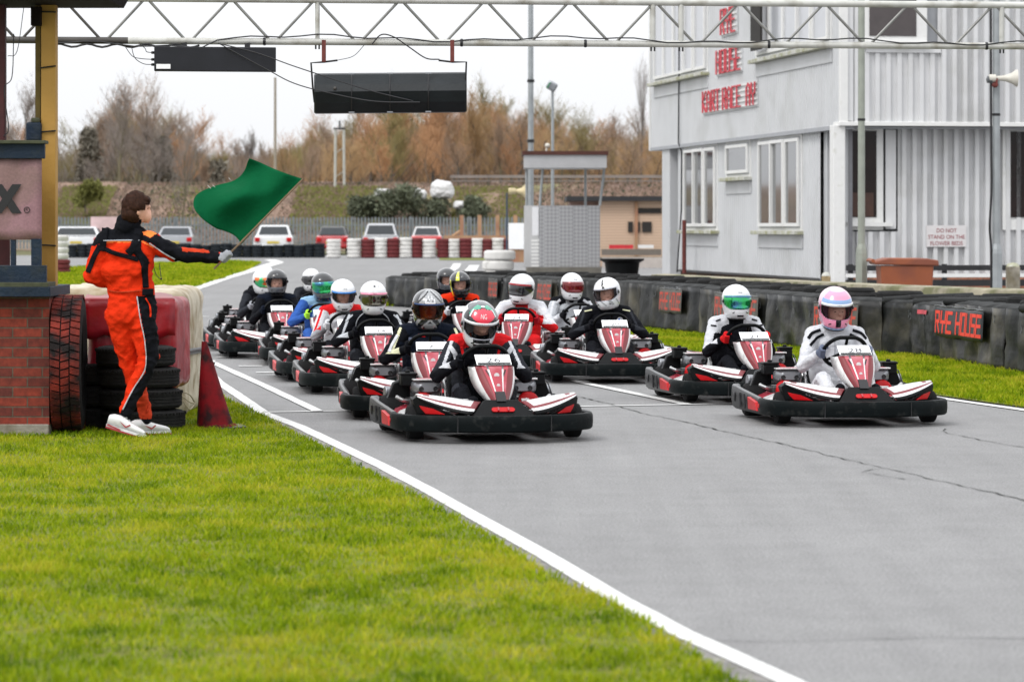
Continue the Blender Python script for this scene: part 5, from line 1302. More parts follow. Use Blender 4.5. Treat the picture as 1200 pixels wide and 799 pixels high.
for i in range(len(bpx)-1):
    A = Vector((*BW[i+1],0)); B = Vector((*BW[i],0))          # left end to right end
    rr = random.Random(i*7+1); A += Vector((0,rr.uniform(-.12,.1),0)); 
    L_ = (B-A).length; t = (B-A).normalized(); n = Vector((t.y,-t.x,0));  n = -n if n.y > 0 else n    # n faces the track
    ga = gz(A.y); h = (bh[i]+bh[i+1])/2+rr.uniform(-.015,.02); ns = max(1, round(L_/.56)); u = thing('tyre_barrier', blab2[i] if i != 17 else 'low plain tyre wall section forming the free left end', 'tyre wall', (A.x,A.y,ga), 0, 'rubber covered sections of the right tyre wall')
    def surf(s, z, off=0.0, A=A, t=t, n=n, L_=L_, ns=ns, h=h, i=i):
        sc_ = abs(math.sin(math.pi*s*ns+.2))**.75*.055; q = Vector((s*5+i*3.7, z*2.5, i*1.3))
        w_ = noise.noise(q)*.05*(1-z/h*.4)+noise.noise(q*2.7)*.022+.02*(1-z/h)
        p = t*(s*L_)+n*(sc_+w_+off); p.z = z; return p
    NS = max(10, int(L_/.06)); rows = [[surf(a/NS, h*j/9) for j in range(10)] for a in range(NS+1)]
    b = MB(); b.grid(rows); b.build('cover', M_mats[i%3], u, solid=.018, angle=60)
    # top: the rubber folds back over the tyres, with two tyres showing
    rows = [[surf(a/NS, h-.002)+Vector((0,0,0)), surf(a/NS, h)-n*.10+Vector((0,0,.03+.01*math.sin(a*.9))), surf(a/NS,h)-n*(.55+.12*rr.random())+Vector((0,0,.035+.02*noise.noise(Vector((a*.3,i,0)))))] for a in range(NS+1)]
    b = MB(); b.grid(rows); b.build('top_flap', M_flap, u, solid=.012, angle=60)
    for q in range(ns):
        c = t*((q+.5)/ns*L_)-n*.52
        b = MB(); b.lathe([(.16,.03),(.2,.0),(.27,.0),(.30,.03),(.305,.09),(.30,.15),(.27,.18),(.2,.18),(.16,.15),(.16,.03)], n=24)
        b.v = [(x+c.x, y+c.y, z+h-.09+.03*(q%2)) for x,y,z in b.v]; b.build('tyre', M_tyre2, u)
        b = MB(); b.lathe([(.16,.0),(.29,.0),(.30,.1),(.30,h-.12),(.16,h-.12)], n=18); b.v = [(x+c.x+n.x*.2, y+c.y+n.y*.2, z) for x,y,z in b.v]; b.build('inner_tyre', M_tyre2, u)
    if i in (0,1,2,3,6):
        b = MB(); b.tube([surf(.1,h+.02)-n*.0, surf(.5,h+.05)-n*.45, surf(.95,h+.07)-n*1.0], .05, 10); b.build('roll', M_flap, u)
    for q in range(3 if L_ > 1 else 1):      # eyelets with bits of tie
        s = rr.uniform(.05,.95); p = surf(s, h*rr.uniform(.75,.92), .022); b = MB(); b.tube([p, p+Vector((0.01,0,-.05)), p+Vector((-.005,0,-.09))], .006, 5); b.build('tie', M_grey, u)
    if i in banners:
        def surf(s, z, off=0.0, sf=surf, t=t, n=n, L_=L_, i=i):
            p = t*(s*L_)+n*(.085+off+.012*math.sin(s*9+i)+.012*noise.noise(Vector((s*7,z*4,i)))+.03*(1-z/.66)); p.z = z; return p
        s0, s1, zz, fade = banners[i]; b = MB(); z1 = h*.96; z0 = h*.43; kk = 16
        b.grid([[surf(s0+(s1-s0)*a/kk, z0+(z1-z0)*j/6+.01*math.sin(a), .030) for j in range(7)] for a in range(kk+1)])
        bn = b.build('banner', M_ban2 if fade else M_ban, u, solid=.003)
        W_ = (s1-s0)*L_; quads, tw = block_text('RYE HOUSE', .15, .24, .055, .042); k = W_*.93/tw; b = MB(); hh = (z1-z0)*.62/.24
        for q4 in quads:
            g = []
            for a in range(5):
                row = []
                for c_ in range(3):
                    x = (q4[0][0]*(1-a/4)+q4[1][0]*a/4)*(1-c_/2)+(q4[3][0]*(1-a/4)+q4[2][0]*a/4)*(c_/2); y = (q4[0][1]*(1-a/4)+q4[1][1]*a/4)*(1-c_/2)+(q4[3][1]*(1-a/4)+q4[2][1]*a/4)*(c_/2)
                    row.append(surf(s0+(.03*W_+x*k)/L_, z0+(z1-z0)*.17+y*hh, .0345))
                g.append(row)
            b.grid(g)
        b.build('lettering', M_lor2 if fade else M_lor, bn, smooth=False)
        b = MB(); b.tube([surf(s0+(s1-s0)*a/12, z1-.005+.006*math.sin(a*2.1), .034) for a in range(13)], .006, 5); b.build('hem', M_grey, bn)
    if i == 2:
        b = MB(); b.grid([[surf(.35+.3*a/5, h*.83+.05*j, .028) for j in range(2)] for a in range(6)]); b.build('paint_mark', mat('pink_scrawl',(.45,.06,.08),.7,var=.4,scale=40), u)
# low concrete kerb wall behind it
b = MB(); M_ledge = mat('mossy_concrete', (.30,.27,.20), .9, var=.25, scale=4, bump=.3, bscale=30, col2=(.14,.14,.07), mixscale=3)
lw = thing('low_wall', 'low mossy concrete wall running behind the tyre wall', 'wall', (3.0, 52, 0))
pts = [(2.3,53.5),(3.6,49.5),(4.9,44.8),(5.9,42.0),(7.2,40.0),(9.5,38.5)]
rows = []
for (x,y) in densify(pts, .6): rows.append([(x,y-.02,gz(y)),(x,y-.02,gz(y)+.76),(x,y+.02,gz(y)+.79),(x+.25,y+.28,gz(y)+.80),(x+.3,y+.32,gz(y))])
b.grid(rows); wb(b, 'coping', M_ledge, lw, angle=40)

# ------------------------------------------------------------- building
TH = math.atan(600/F); CX, CY = 385*63/F, 63.0
bl = thing('clubhouse', 'two storey pale grey ribbed metal building with white framed windows and red letters', 'building', (CX,CY,0), TH)
# local frame: the long wall runs along +Y (u) in the plane x = 0, the front wall along +X in the plane y = 0, outside is -x / -y
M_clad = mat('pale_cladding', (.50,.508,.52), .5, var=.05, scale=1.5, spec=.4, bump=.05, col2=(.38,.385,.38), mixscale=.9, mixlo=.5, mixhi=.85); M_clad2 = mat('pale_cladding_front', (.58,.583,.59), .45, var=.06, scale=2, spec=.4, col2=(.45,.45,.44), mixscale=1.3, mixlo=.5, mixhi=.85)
M_trimg = mat('grey_trim', (.30,.31,.33), .5, var=.1); M_wfr = mat('window_frame_white', (.66,.66,.65), .45, var=.05, col2=(.5,.5,.46), mixscale=6, mixlo=.6, mixhi=.8)
M_mossy = mat('mossy_sill', (.45,.45,.41), .8, var=.2, scale=8, col2=(.26,.26,.14), mixscale=5, mixlo=.4, mixhi=.65)
M_glass = mat('window_glass', (.05,.055,.06), .06, spec=.8, var=.3, scale=1.2, coat=.5); M_glassd = mat('dark_glass', (.012,.006,.005), .12, spec=.25, var=.5, scale=3); M_blind = mat('pale_blind', (.42,.43,.46), .3, var=.06, scale=3, coat=.6)
M_inn = mat('dark_interior', (.02,.018,.016), .9)
def ribbed(u0, u1, z0, z1, pitch, depth, axis, m, name, par, rib=.35, at=0.0):
    """vertical trapezoid ribs standing out of a wall; axis 'L' the long wall, 'F' the front wall"""
    prof = []; n = max(1, int(round((u1-u0)/pitch))); p = (u1-u0)/n
    for k in range(n):
        a = u0+k*p; prof += [(a,0),(a+p*(1-rib)*.5,0),(a+p*((1-rib)*.5+.06),depth),(a+p*((1+rib)*.5-.06),depth),(a+p*(1+rib)*.5,0)]
    prof.append((u1,0)); rows = []
    for (u_, d) in prof: rows.append([(-at-d,u_,z0),(-at-d,u_,z1)] if axis == 'L' else [(u_,-at-d,z0),(u_,-at-d,z1)])
    b = MB(); b.grid(rows); return b.build(name, m, par, smooth=False)
def lb(u0, u1, z0, z1, out, dep, mi=0):      # box on the long wall: stands out by `out`, total depth dep
    b = MB(); b.box((-out+dep/2,(u0+u1)/2,(z0+z1)/2),(dep,u1-u0,z1-z0)); return b
def fb_(x0, x1, z0, z1, out, dep):
    b = MB(); b.box(((x0+x1)/2,-out+dep/2,(z0+z1)/2),(x1-x0,dep,z1-z0)); return b
ZS = 3.55; LEN = 18.55; ZT = 9.0
# cores
b = MB(); b.box((4.6,LEN/2+.01,(ZS+ZT)/2+.02),(9.0,LEN-.12,ZT-ZS-.02)); b.build('upper_core', M_trimg, bl, smooth=False)
b = MB(); b.box((5.1,(LEN-2.9)/2+.75,(ZS)/2-.02),(9.4,LEN-3.7,ZS-.02)); b.build('lower_core', M_trimg, bl, smooth=False)
wl = ribbed(0.02,LEN,ZS,ZT,.20,.012,'L',M_clad,'long_wall_upper',bl, .5)
b = lb(-.02,LEN+.02,ZS-.06,ZS+.02,.03,.3); b.build('soffit_trim', M_trimg, bl, smooth=False)
b = lb(LEN-.02,LEN+.10,ZS-.05,ZT,.04,.4); b.build('corner_trim', M_wfr, bl, smooth=False)
b = MB(); b.box((.05,-.03,(ZS+ZT)/2),(.16,.12,ZT-ZS)); b.build('corner_trim', M_wfr, bl, smooth=False, bevel=.01)
# lower long wall
lwz0 = .52
ribbed(1.95,15.75,lwz0,ZS-.05,.20,.012,'L',M_clad,'long_wall_lower',bl,.5,at=-.10)
b = MB(); b.box((.45,8.9,lwz0/2),(.6,13.6,lwz0)); b.build('timber_plinth', mat('plinth_boards',(.10,.045,.022),.85,var=.4,scale=14,col2=(.03,.02,.015),mixscale=9), bl, smooth=False)
b = MB(); b.box((.45,8.9,lwz0+.02),(.74,13.8,.05)); b.build('drip_trim', M_dark, bl, smooth=False)
def long_window(u0, u1, z0, z1, panes, at, name='window', glass=None, sill=True):
    gl = glass or M_glass
    b = lb(u0-.12,u1+.12,z0-.12,z1+.1,at+.03,.05); fr = b.build(name, M_wfr, bl, smooth=False)
    b = lb(u0-.03,u1+.03,z0-.03,z1+.03,at+.036,.02); b.build('recess', M_trimg, fr, smooth=False)
    w_ = (u1-u0)/panes
    for k in range(panes):
        a = u0+k*w_
        b = lb(a+.09,a+w_-.09,z0+.07,z1-.07,at+.052,.015); b.build('pane', gl, fr, smooth=False)
        for (q0,q1,r0,r1) in ((a+.0,a+.09,z0,z1),(a+w_-.09,a+w_,z0,z1),(a+.09,a+w_-.09,z0,z0+.07),(a+.09,a+w_-.09,z1-.07,z1)):
            b = lb(q0,q1,r0,r1,at+.085+(.03 if k==1 else 0),.07); b.build('sash', M_wfr, fr, smooth=False)
    if sill:
        b = lb(u0-.2,u1+.2,z0-.17,z0-.09,at+.20,.22); b.build('sill', M_mossy, fr, smooth=False, bevel=.01)
        b = lb(u0-.15,u1+.15,z0-.45,z0-.18,at+.035,.03); b.build('apron', M_clad, fr, smooth=False)
long_window(3.51,7.07,1.60,3.42,3,-.10); long_window(8.1,10.25,2.78,3.42,1,-.10); long_window(11.4,14.8,1.60,3.42,3,-.10)
long_window(.75,6.9,5.27,8.4,5,0,glass=M_blind); long_window(12.0,17.9,5.25,8.4,5,0,glass=M_blind)
b = lb(5.7,6.6,5.35,8.3,.25,.05); b.build('open_sash', M_inn, bl, smooth=False)
# far column and near post, porch recess, doors
b = MB(); b.box((.28,16.9,1.75),(.5,.9,3.5)); b.build('column', M_clad, bl, smooth=False, bevel=.02)
b = MB(); b.box((-.03,.12,1.82),(.24,.30,3.5)); b.build('post', M_wfr, bl, smooth=False, bevel=.015)
b = MB(); b.box((.30,1.15,2.1),(.08,1.55,2.9)); dp = b.build('door', mat('door_grey',(.20,.20,.215),.5,var=.1), bl, smooth=False)
b = MB(); b.box((.25,1.15,2.6),(.02,.55,1.3)); b.build('door_glass', M_glass, dp, smooth=False)
for uu in (.45,1.75,1.90):
    b = MB(); b.box((.22,uu,2.05),(.10,.12,3.0)); b.build('door_jamb', M_clad, bl, smooth=False)
# front wall: upper ribs, lower ribs
FX = 9.2
ribbed(.22,.62,ZS+.08,ZT,.2,.05,'F',M_clad2,'front_wall_upper',bl,.55)
ribbed(1.95,FX,ZS+.08,ZT,.215,.095,'F',M_clad2,'front_wall_upper',bl,.5)
ribbed(.62,1.95,ZS+.08,4.98,.215,.055,'F',M_clad2,'front_wall_panel',bl,.5,at=-.01)
b = fb_(.5,2.0,4.98,5.08,.075,.09); b.build('panel_trim', M_clad2, bl, smooth=False)
b = fb_(-.05,FX,ZS-.0,ZS+.085,.11,.5); b.build('eaves_trim', M_wfr, bl, smooth=False, bevel=.01)
b = fb_(.45,1.72,5.16,8.6,.06,.10); uw = b.build('window', M_wfr, bl, smooth=False)
b = fb_(.56,1.50,5.30,8.5,.075,.02); b.build('pane', mat('brown_glass',(.06,.05,.05),.15,var=.3,scale=2), uw, smooth=False)
b = fb_(.40,1.76,5.10,5.19,.16,.16); b.build('sill', M_wfr, uw, smooth=False)
b = fb_(.04,.24,ZS+.1,ZT,.045,.05); b.build('corner_panel', M_clad2, bl, smooth=False)
LZ = .62; REC = -.55
ribbed(1.30,3.42,LZ,ZS,.2155,.10,'F',M_clad2,'front_wall_lower',bl,.5,at=REC); ribbed(3.42,FX,LZ,ZS,.2155,.10,'F',M_clad2,'front_wall_lower',bl,.5,at=REC); ribbed(.15,1.30,LZ,1.50,.2155,.10,'F',M_clad2,'front_wall_lower',bl,.5,at=REC)
b = fb_(-.05,1.0,1.53,3.52,REC+.03,.06); fw = b.build('window', M_wfr, bl, smooth=False)
b = fb_(.08,.86,1.78,3.47,REC+.045,.02); b.build('pane', M_glassd, fw, smooth=False); b = fb_(.34,.80,1.79,2.26,REC+.049,.004); b.build('curtain', mat('brown_board',(.05,.02,.012),.6,var=.3), fw, smooth=False)
b = fb_(-.0,1.16,1.60,1.68,REC+.16,.2); b.build('sill', M_wfr, fw, smooth=False)
b = fb_(1.05,1.26,1.55,3.5,REC+.03,.05); b.build('side_panel', M_clad2, bl, smooth=False)
b = fb_(3.42,4.6,1.53,3.52,REC+.075,.06); fw2 = b.build('window', M_wfr, bl, smooth=False)
b = fb_(3.58,4.4,1.78,3.47,REC+.10,.02); b.build('pane', M_glassd, fw2, smooth=False)
b = MB(); b.box((4.6,.55,.3),(9.4,.3,.64)); b.build('brick_base', brick_mat('base_brick',(.30,.12,.07),(.2,.08,.05),(.2,.16,.12)), bl, smooth=False)
b = MB(); b.box((4.6,.28,ZS-.03),(9.2,.6,.02)); b.build('soffit', M_trimg, bl, smooth=False)
# notice
sgn_ = fb_(1.85,2.66,1.20,1.62,REC+.125,.012).build('notice', mat('notice_white',(.6,.58,.58),.5,var=.05), bl, smooth=False)
M_dred = mat('notice_red', (.25,.02,.03), .6)
for k, tx in enumerate(('DO NOT','STAND ON THE','FLOWER BEDS')):
    text_on(tx, .112, lambda x,y,k=k: Vector((2.255+x*.92, -(REC+.131), 1.515-.125*k+y)), 'lettering', M_dred, sgn_)
# red letters on the long wall (read with u falling)
M_sred = mat('sign_red', (.52,.03,.05), .5, var=.15, scale=6)
def wall_sign(txt, u_hi, u_lo, z0, z1, gaps=None):
    bd = lb(u_lo-.1,u_hi+.1,z0-.06,z1+.06,.035,.03).build('sign_board', M_clad, bl, smooth=False)
    for k in range(5):
        z = z0+(z1-z0)*k/4; b = lb(u_lo-.08,u_hi+.08,z-.02,z+.02,.06,.03); b.build('rail', M_wfr, bd, smooth=False)
    quads, tw = block_text(txt, .30, 1.0, .13, .075); k = (u_hi-u_lo)/tw; b = MB()
    for q in quads:
        f = [(-.085, u_hi-x*k, z0+y*(z1-z0)) for x,y in q]; g = [(-.065, y, z) for _,y,z in f]
        b.add(f+g, [(0,1,2,3),(7,6,5,4),(0,4,5,1),(1,5,6,2),(2,6,7,3),(3,7,4,0)])
    b.build('lettering', M_sred, bd, smooth=False)
wall_sign('RYE', 10.3, 8.9, 5.93, 6.47); wall_sign('HOUSE', 10.75, 8.4, 5.06, 5.56); wall_sign('KART RACE  AY', 12.2, 6.95, 4.24, 4.70)
b = MB(); b.tube([(-.05,14.9,ZT),(-.06,14.9,5.2),(-.06,14.95,3.6),(.03,15.0,3.4),(.02,15.0,2.0),(.0,15.4,.5)], .018, 6); b.build('cable', M_dark, bl)
b = MB(); b.tube([(-.25,13.4,.5),(-.25,13.4,1.75)], .05, 8); b.build('rusty_post', M_rust, bl)
# railing in front of the building
rl = thing('railing', 'low black and white rail in front of the grey building', 'railing', (CX-.3,CY-3,0), TH)
for z, dz, m in ((.80,.10,M_dark),(.66,.07,M_wfr),(.52,.12,M_dark)):
    b = MB(); b.box((4.7,0,z+.03),(9.2,.06,dz)); b.build('rail', m, rl, smooth=False)
for k in range(6):
    b = MB(); b.box((.2+k*1.8,.06,.45),(.09,.07,.9)); b.build('post', M_dark, rl, smooth=False)
for px, lab, y0, w_, hh in ((1187,'short weathered concrete post at the right beside the tall pole',311,15,0),(968,'short ochre wooden stump post before the building corner',322,10,0),(762+6,'low wooden post by the far end of the grey building',328,8,0)):
    Y = 56; q = thing('stump_post', lab, 'post', (W(px,300,Y).x, Y, 0)); top = CH-(y0-HY)/F*Y; r = w_/F*Y/2
    b = MB(); b.box((0,0,top/2-.01),(2*r,2*r,top-.02)); b.build('shaft', M_concr if px > 1000 else mat('pale_wood',(.28,.21,.11),.8,var=.2,scale=9), q, smooth=False, bevel=.02)
    b = MB(); b.lathe([(r*1.1,0),(r*.8,.05),(0,.07)], n=8); b.build('cap', M_mossy, q, loc=(0,0,top-.02))
# lamp columns
M_galv = mat('galvanised_pole', (.30,.32,.33), .45, metal=.4, var=.15, scale=5); M_galv2 = mat('greenish_pole', (.27,.29,.25), .55, metal=.2, var=.15, scale=5)
def column(px, Y, w_, base_y, bw, label, m, up=9.0):
    q = thing('lamp_column', label, 'pole', (W(px,300,Y).x, Y, gz(Y))); r = w_/F*Y/2; zb_ = CH-(base_y-HY)/F*Y-gz(Y); br = bw/F*Y/2
    b = MB(); b.lathe([(r,zb_),(r*.92,up*.6),(r*.8,up)], n=16); b.build('shaft', m, q)
    b = MB(); b.lathe([(br,0),(br,zb_-.12),(br*.9,zb_-.05),(r*1.05,zb_+.03),(r,zb_+.03)], n=8); b.build('base', m, q, smooth=False)
    b = MB(); b.lathe([(r*1.04,0),(r*1.1,.02),(r*1.04,.04)], n=16); b.build('joint', M_dark, q, loc=(0,0,zb_+2.0)); return q
column(1009.5, 52, 8.5, 288, 13.5, 'slim pale grey lamp column rising in front of the building corner', M_galv2)
pc = column(1167.5, 50, 9, 288, 14, 'grey steel pole carrying the horn loudspeaker', M_galv)
b = MB(); b.tube(spline([(-.09,-.03,5),(-.085,-.04,3),(-.08,-.05,2.2),(-.11,-.06,1.6),(-.085,-.05,1.2),(-.09,-.05,.2)],6), .018, 6); b.build('cable', M_dark, pc)
# horn loudspeaker
hp_ = W(1167.5,92,49.85); hn = thing('horn_loudspeaker', 'cream horn loudspeaker clamped high on the grey pole', 'loudspeaker', tuple(hp_)); M_horn = mat('horn_cream', (.52,.50,.44), .5, var=.1)
b = MB(); b.lathe([(.0,-.12),(.06,-.11),(.06,-.01),(.035,.0),(.04,.08),(.055,.16),(.085,.24),(.13,.30),(.135,.32),(.12,.31),(.05,.2),(.03,.1),(0,.09)], axis='x', n=24); b.build('horn', M_horn, hn)
b = MB(); b.box((.325,0,.0),(.012,.2,.27)); b.build('front_rim', M_horn, hn, smooth=False, bevel=.02) if False else None
b = MB(); b.lathe([(0,-.1),(.055,-.08),(.05,.0),(0,.0)], axis='x', n=16); b.build('driver_unit', M_grey, hn, loc=(-.06,0,-.02))
b = MB(); b.ball((-.02,0,-.10),(.05,.04,.045)); b.box((0,0,-.06),(.03,.1,.12)); b.build('clamp', M_rust, hn)
# wheelie bin
M_bin = mat('brown_bin', (.26,.07,.025), .5, var=.15, scale=4, col2=(.18,.05,.025), mixscale=2)
bn_ = thing('wheelie_bin', 'rust brown bin with open handle edge before the grey building', 'bin', (W(1060,300,51.5).x, 51.5, gz(51.5)))
s_ = 51.5/F; zt_ = CH-(303-HY)*s_; rows = []
for z, wd, dp in ((.05,.36,.30),(.4,.39,.33),(zt_-.12,.42,.36)): rows.append([(-wd,-dp,z),(wd,-dp,z),(wd,dp,z),(-wd,dp,z)])
b = MB(); b.grid(rows,0,True); b.add(rows[0],[(0,1,2,3)]); b.build('body', M_bin, bn_, smooth=False, bevel=.03)
b = MB(); b.prism([(-.52,zt_-.10),(.50,zt_-.12),(.49,zt_-.03),(.30,zt_+.0),(-.30,zt_+.005),(-.53,zt_-.05)], .78, 'y', -.39); b.build('lid', M_bin, bn_, smooth=False, bevel=.02)
b = MB(); b.tube([(-.54,-.38,zt_-.04),(-.56,0,zt_-.03),(-.54,.38,zt_-.04)], .03, 8); b.build('handle', M_bin, bn_)
for s in (-1,1): MB().lathe([(0,-.03),(.1,-.03),(.1,.03),(0,.03)], axis='x', n=16).build('wheel', M_dark, bn_, loc=(s*.3,.33,.1))
# ---------------------------------------------------------------- middle distance
M_diam = mat('chequer_plate', (.42,.42,.43), .4, metal=.2, var=.08, scale=5)
def chequer(name):
    m = bpy.data.materials.new(name); m.use_nodes = True; N = m.node_tree.nodes; L = m.node_tree.links; b = N['Principled BSDF']
    tc = N.new('ShaderNodeTexCoord'); mp = N.new('ShaderNodeMapping'); mp.inputs['Rotation'].default_value = (0,R(45),0); mp.inputs['Scale'].default_value = (14,14,14); L.new(tc.outputs['Object'], mp.inputs[0])
    ck = N.new('ShaderNodeTexChecker'); ck.inputs['Scale'].default_value = 1; ck.inputs[1].default_value = (.46,.46,.47,1); ck.inputs[2].default_value = (.33,.33,.34,1); L.new(mp.outputs[0], ck.inputs[0]); L.new(ck.outputs[0], b.inputs['Base Color'])
    b.inputs['Metallic'].default_value = .3; b.inputs['Roughness'].default_value = .45; return m
M_chk = chequer('chequer_panel')
Yb = 85.0
def P3(px, py, Y=Yb): return W(px,py,Y)
pb = thing('marshal_post', 'raised open booth with chequer plate sides and brown edged flat roof', 'booth', (W(660,330,Yb).x, Yb, gz(Yb)))
def quadwall(x0,x1,ya,yb_,Y0,Y1,m,name,th=.05,par=None,off=0):
    a = P3(x0,ya,Y0); bq = P3(x0,yb_,Y0); c = P3(x1,ya,Y1); d = P3(x1,yb_,Y1); b = MB(); b.add([a,bq,d,c],[(0,1,2,3)]); return wb(b, name, m, pb, solid=th, smooth=False)
quadwall(632,703,241,313.5,Yb,Yb+.3,M_chk,'front_panel'); quadwall(615,632,241,313.5,Yb+1.6,Yb,M_diam,'side_panel')
quadwall(616.5,631,243,276,Yb+1.48,Yb-.05,mat('poster',(.6,.6,.62),.6,var=.12,scale=14),'poster',.02)
for k in range(8): quadwall(616,631.5,281+k*4.2,283+k*4.2,Yb+1.5,Yb-.04,M_wfr,'louvre',.03)
quadwall(617,704,313,329,Yb-.02,Yb+.2,mat('block_base',(.15,.14,.12),.9,var=.2),'base',.3)
b = MB(); a = P3(614,184,Yb-.3); c = P3(711,184,Yb-.3); zt1 = P3(0,182,Yb).z; zt0 = P3(0,197,Yb).z
b.box(((a.x+c.x)/2,Yb+.9,(zt0+zt1)/2),(c.x-a.x,2.4,zt1-zt0)); wb(b,'roof',M_diam,pb,smooth=False)
b = MB(); b.box(((a.x+c.x)/2,Yb+.9,zt1+.05),(c.x-a.x+.08,2.5,.10)); wb(b,'roof_edge',mat('roof_brown',(.07,.022,.015),.8,var=.2),pb,smooth=False)
for x0, x1, dY in ((617,617,1.5),(636,632.5,0),(686,686,1.9),(708,703,.3)):
    b = MB(); b.tube([P3(x0,198,Yb+dY), P3(x1,241,Yb+dY)], .035, 6); wb(b,'roof_post',M_galv,pb)
b = MB(); b.tube([P3(640,178,Yb),P3(641,173,Yb)], .03, 6); b.ball(tuple(P3(641.5,171,Yb)),.07); wb(b,'roof_lamp',M_horn,pb)
def pole(name, label, px, Y, w_, ytop, m, cat='pole', z1=None, ybase=None):
    q = thing(name, label, cat, (W(px,300,Y).x, Y, gz(min(Y,160)))); r = w_/F*Y/2; z = (CH-(ytop-HY)/F*Y)-q.location.z
    b = MB(); b.lathe([(r,0),(r*.95,z*.5),(r*.8,z)], n=10); b.build('shaft', m, q)
    return q, z
q, z = pole('tall_pole', 'very tall thin grey pole rising behind the booth past the truss', 622, 92, 7, -60, M_galv)
for zz in (4.3,6.0):
    MB().lathe([(.1,0),(.11,.03),(.1,.08)], n=10).build('band', M_dark, q, loc=(0,0,zz-.5))
q, z = pole('floodlight_column', 'pale column with a single floodlight head above the booth', 647.5, 96, 4, 106, M_galv, 'lamp')
b = MB(); b.box((-.02,0,z+.12),(.30,.3,.26), rot=(0,R(30),0)); b.build('lamp_head', M_alu, q, bevel=.05); b = MB(); b.box((-.12,-.12,z+.14),(.04,.2,.2), rot=(0,R(30),0)); b.build('lamp_glass', mat('lamp_green',(.05,.2,.1),.2), q)
pole('wooden_pole', 'plain pale wooden pole standing behind the green flag', 322.5, 170, 3.6, 91, mat('pole_wood',(.28,.25,.20),.9))
q = thing('lattice_mast', 'pale two legged lattice mast with small lamp on top, in front of the bare wood', 'mast', (W(398,300,166).x,166,gz(160)))
sM = 166/F; zt2 = CH-(152-HY)*sM-gz(160)
for xo in (-6,6):
    b = MB(); b.tube([(xo*sM,0,0),(xo*sM*.8,0,zt2)], .075, 6); b.build('leg', mat('mast_pale',(.42,.42,.38),.7), q)
for k in range(4):
    b = MB(); z_ = zt2*(k+1)/5; b.tube([(-5*sM,0,z_),(5*sM,0,z_+.3)], .02, 5); b.build('brace', _M['mast_pale'], q)
b = MB(); b.box((0,0,zt2+.05),(.6,.2,.08)); b.tube([(0,0,zt2),(0,0,zt2+.45)],.05,6); b.build('lamp_head', M_dark, q)
q, z = pole('sign_post', 'short dark post with a yellow and white horn loudspeaker beside the booth', 594, 100, 2.5, 226, mat('post_blue',(.03,.05,.08),.6))
b = MB(); b.lathe([(0,-.2),(.1,-.2),(.1,0),(.06,.05),(.1,.2),(.22,.32),(0,.25)], axis='x', n=14); b.v = [(x+.25,y,zz+z+.05) for x,y,zz in b.v]; b.build('horn', mat('horn_yellow',(.5,.42,.25),.6,var=.3), q)
# timber shed
M_board = mat('pine_boards', (.36,.215,.12), .85, var=.15, scale=4, col2=(.30,.15,.09), mixscale=2)
def boards(name, c, rowh=.15):
    m = bpy.data.materials.new(name); m.use_nodes = True; N = m.node_tree.nodes; L = m.node_tree.links; b = N['Principled BSDF']; tc = N.new('ShaderNodeTexCoord'); wv = N.new('ShaderNodeTexWave'); wv.bands_direction = 'Z'; wv.inputs['Scale'].default_value = 1/(rowh*6.28)*3.14; wv.inputs['Distortion'].default_value = .2; wv.wave_profile = 'SAW'
    L.new(tc.outputs['Object'], wv.inputs[0]); mr = N.new('ShaderNodeMapRange'); mr.inputs[1].default_value = 0; mr.inputs[2].default_value = .2; mr.inputs[3].default_value = .5; mr.inputs[4].default_value = 1; L.new(wv.outputs['Fac'], mr.inputs[0]); v = N.new('ShaderNodeVectorMath'); v.operation = 'SCALE'; v.inputs[0].default_value = c; L.new(mr.outputs[0], v.inputs['Scale']); L.new(v.outputs[0], b.inputs['Base Color']); b.inputs['Roughness'].default_value = .85; return m
M_brd = boards('shed_boards', (.50,.36,.26))
Ys = 108; sh = thing('timber_shed', 'low flat roofed pine boarded shed with small dark windows left of the grey building', 'shed', (W(750,300,Ys).x,Ys,gz(Ys)))
def sb_(x0,x1,y0,y1,dY,dep,m,name): 
    a = W(x0,y1,Ys+dY); c = W(x1,y0,Ys+dY); b = MB(); b.box(((a.x+c.x)/2,Ys+dY+dep/2,(a.z+c.z)/2),(c.x-a.x,dep,c.z-a.z)); return wb(b,name,m,sh,smooth=False)
sb_(702,800,235,312,0,4,M_brd,'wall'); sb_(664,806,230,235.5,-.3,4.6,mat('roof_felt',(.02,.02,.022),.8),'roof'); sb_(668,702,236,300,.8,3,mat('pinkish_wall',(.30,.2,.17),.9,var=.1),'side_wall')
for x0,x1,y0,y1 in ((736,741.5,260,272),(747,750,260,272),(752.5,763.5,260,272),(747,775,244,250)): sb_(x0,x1,y0,y1,-.06,.06,M_inn,'window')
sb_(744,747.5,236,300,-.08,.1,M_board,'batten'); sb_(700,780,301,305,-1.5,.1,M_concr,'front_rail')
sb_(714,742,287,291.5,-.9,.2,mat('red_board',(.5,.02,.03),.5),'red_board'); sb_(748,766,287,291,-.9,.2,M_wfr,'white_board'); sb_(705,775,292,299,-1.0,.1,mat('grey_board',(.15,.13,.11),.8),'plank')
sb_(706,790,302,325,-2,.3,mat('pale_plinth',(.42,.38,.35),.9,var=.08),'pale_plinth')
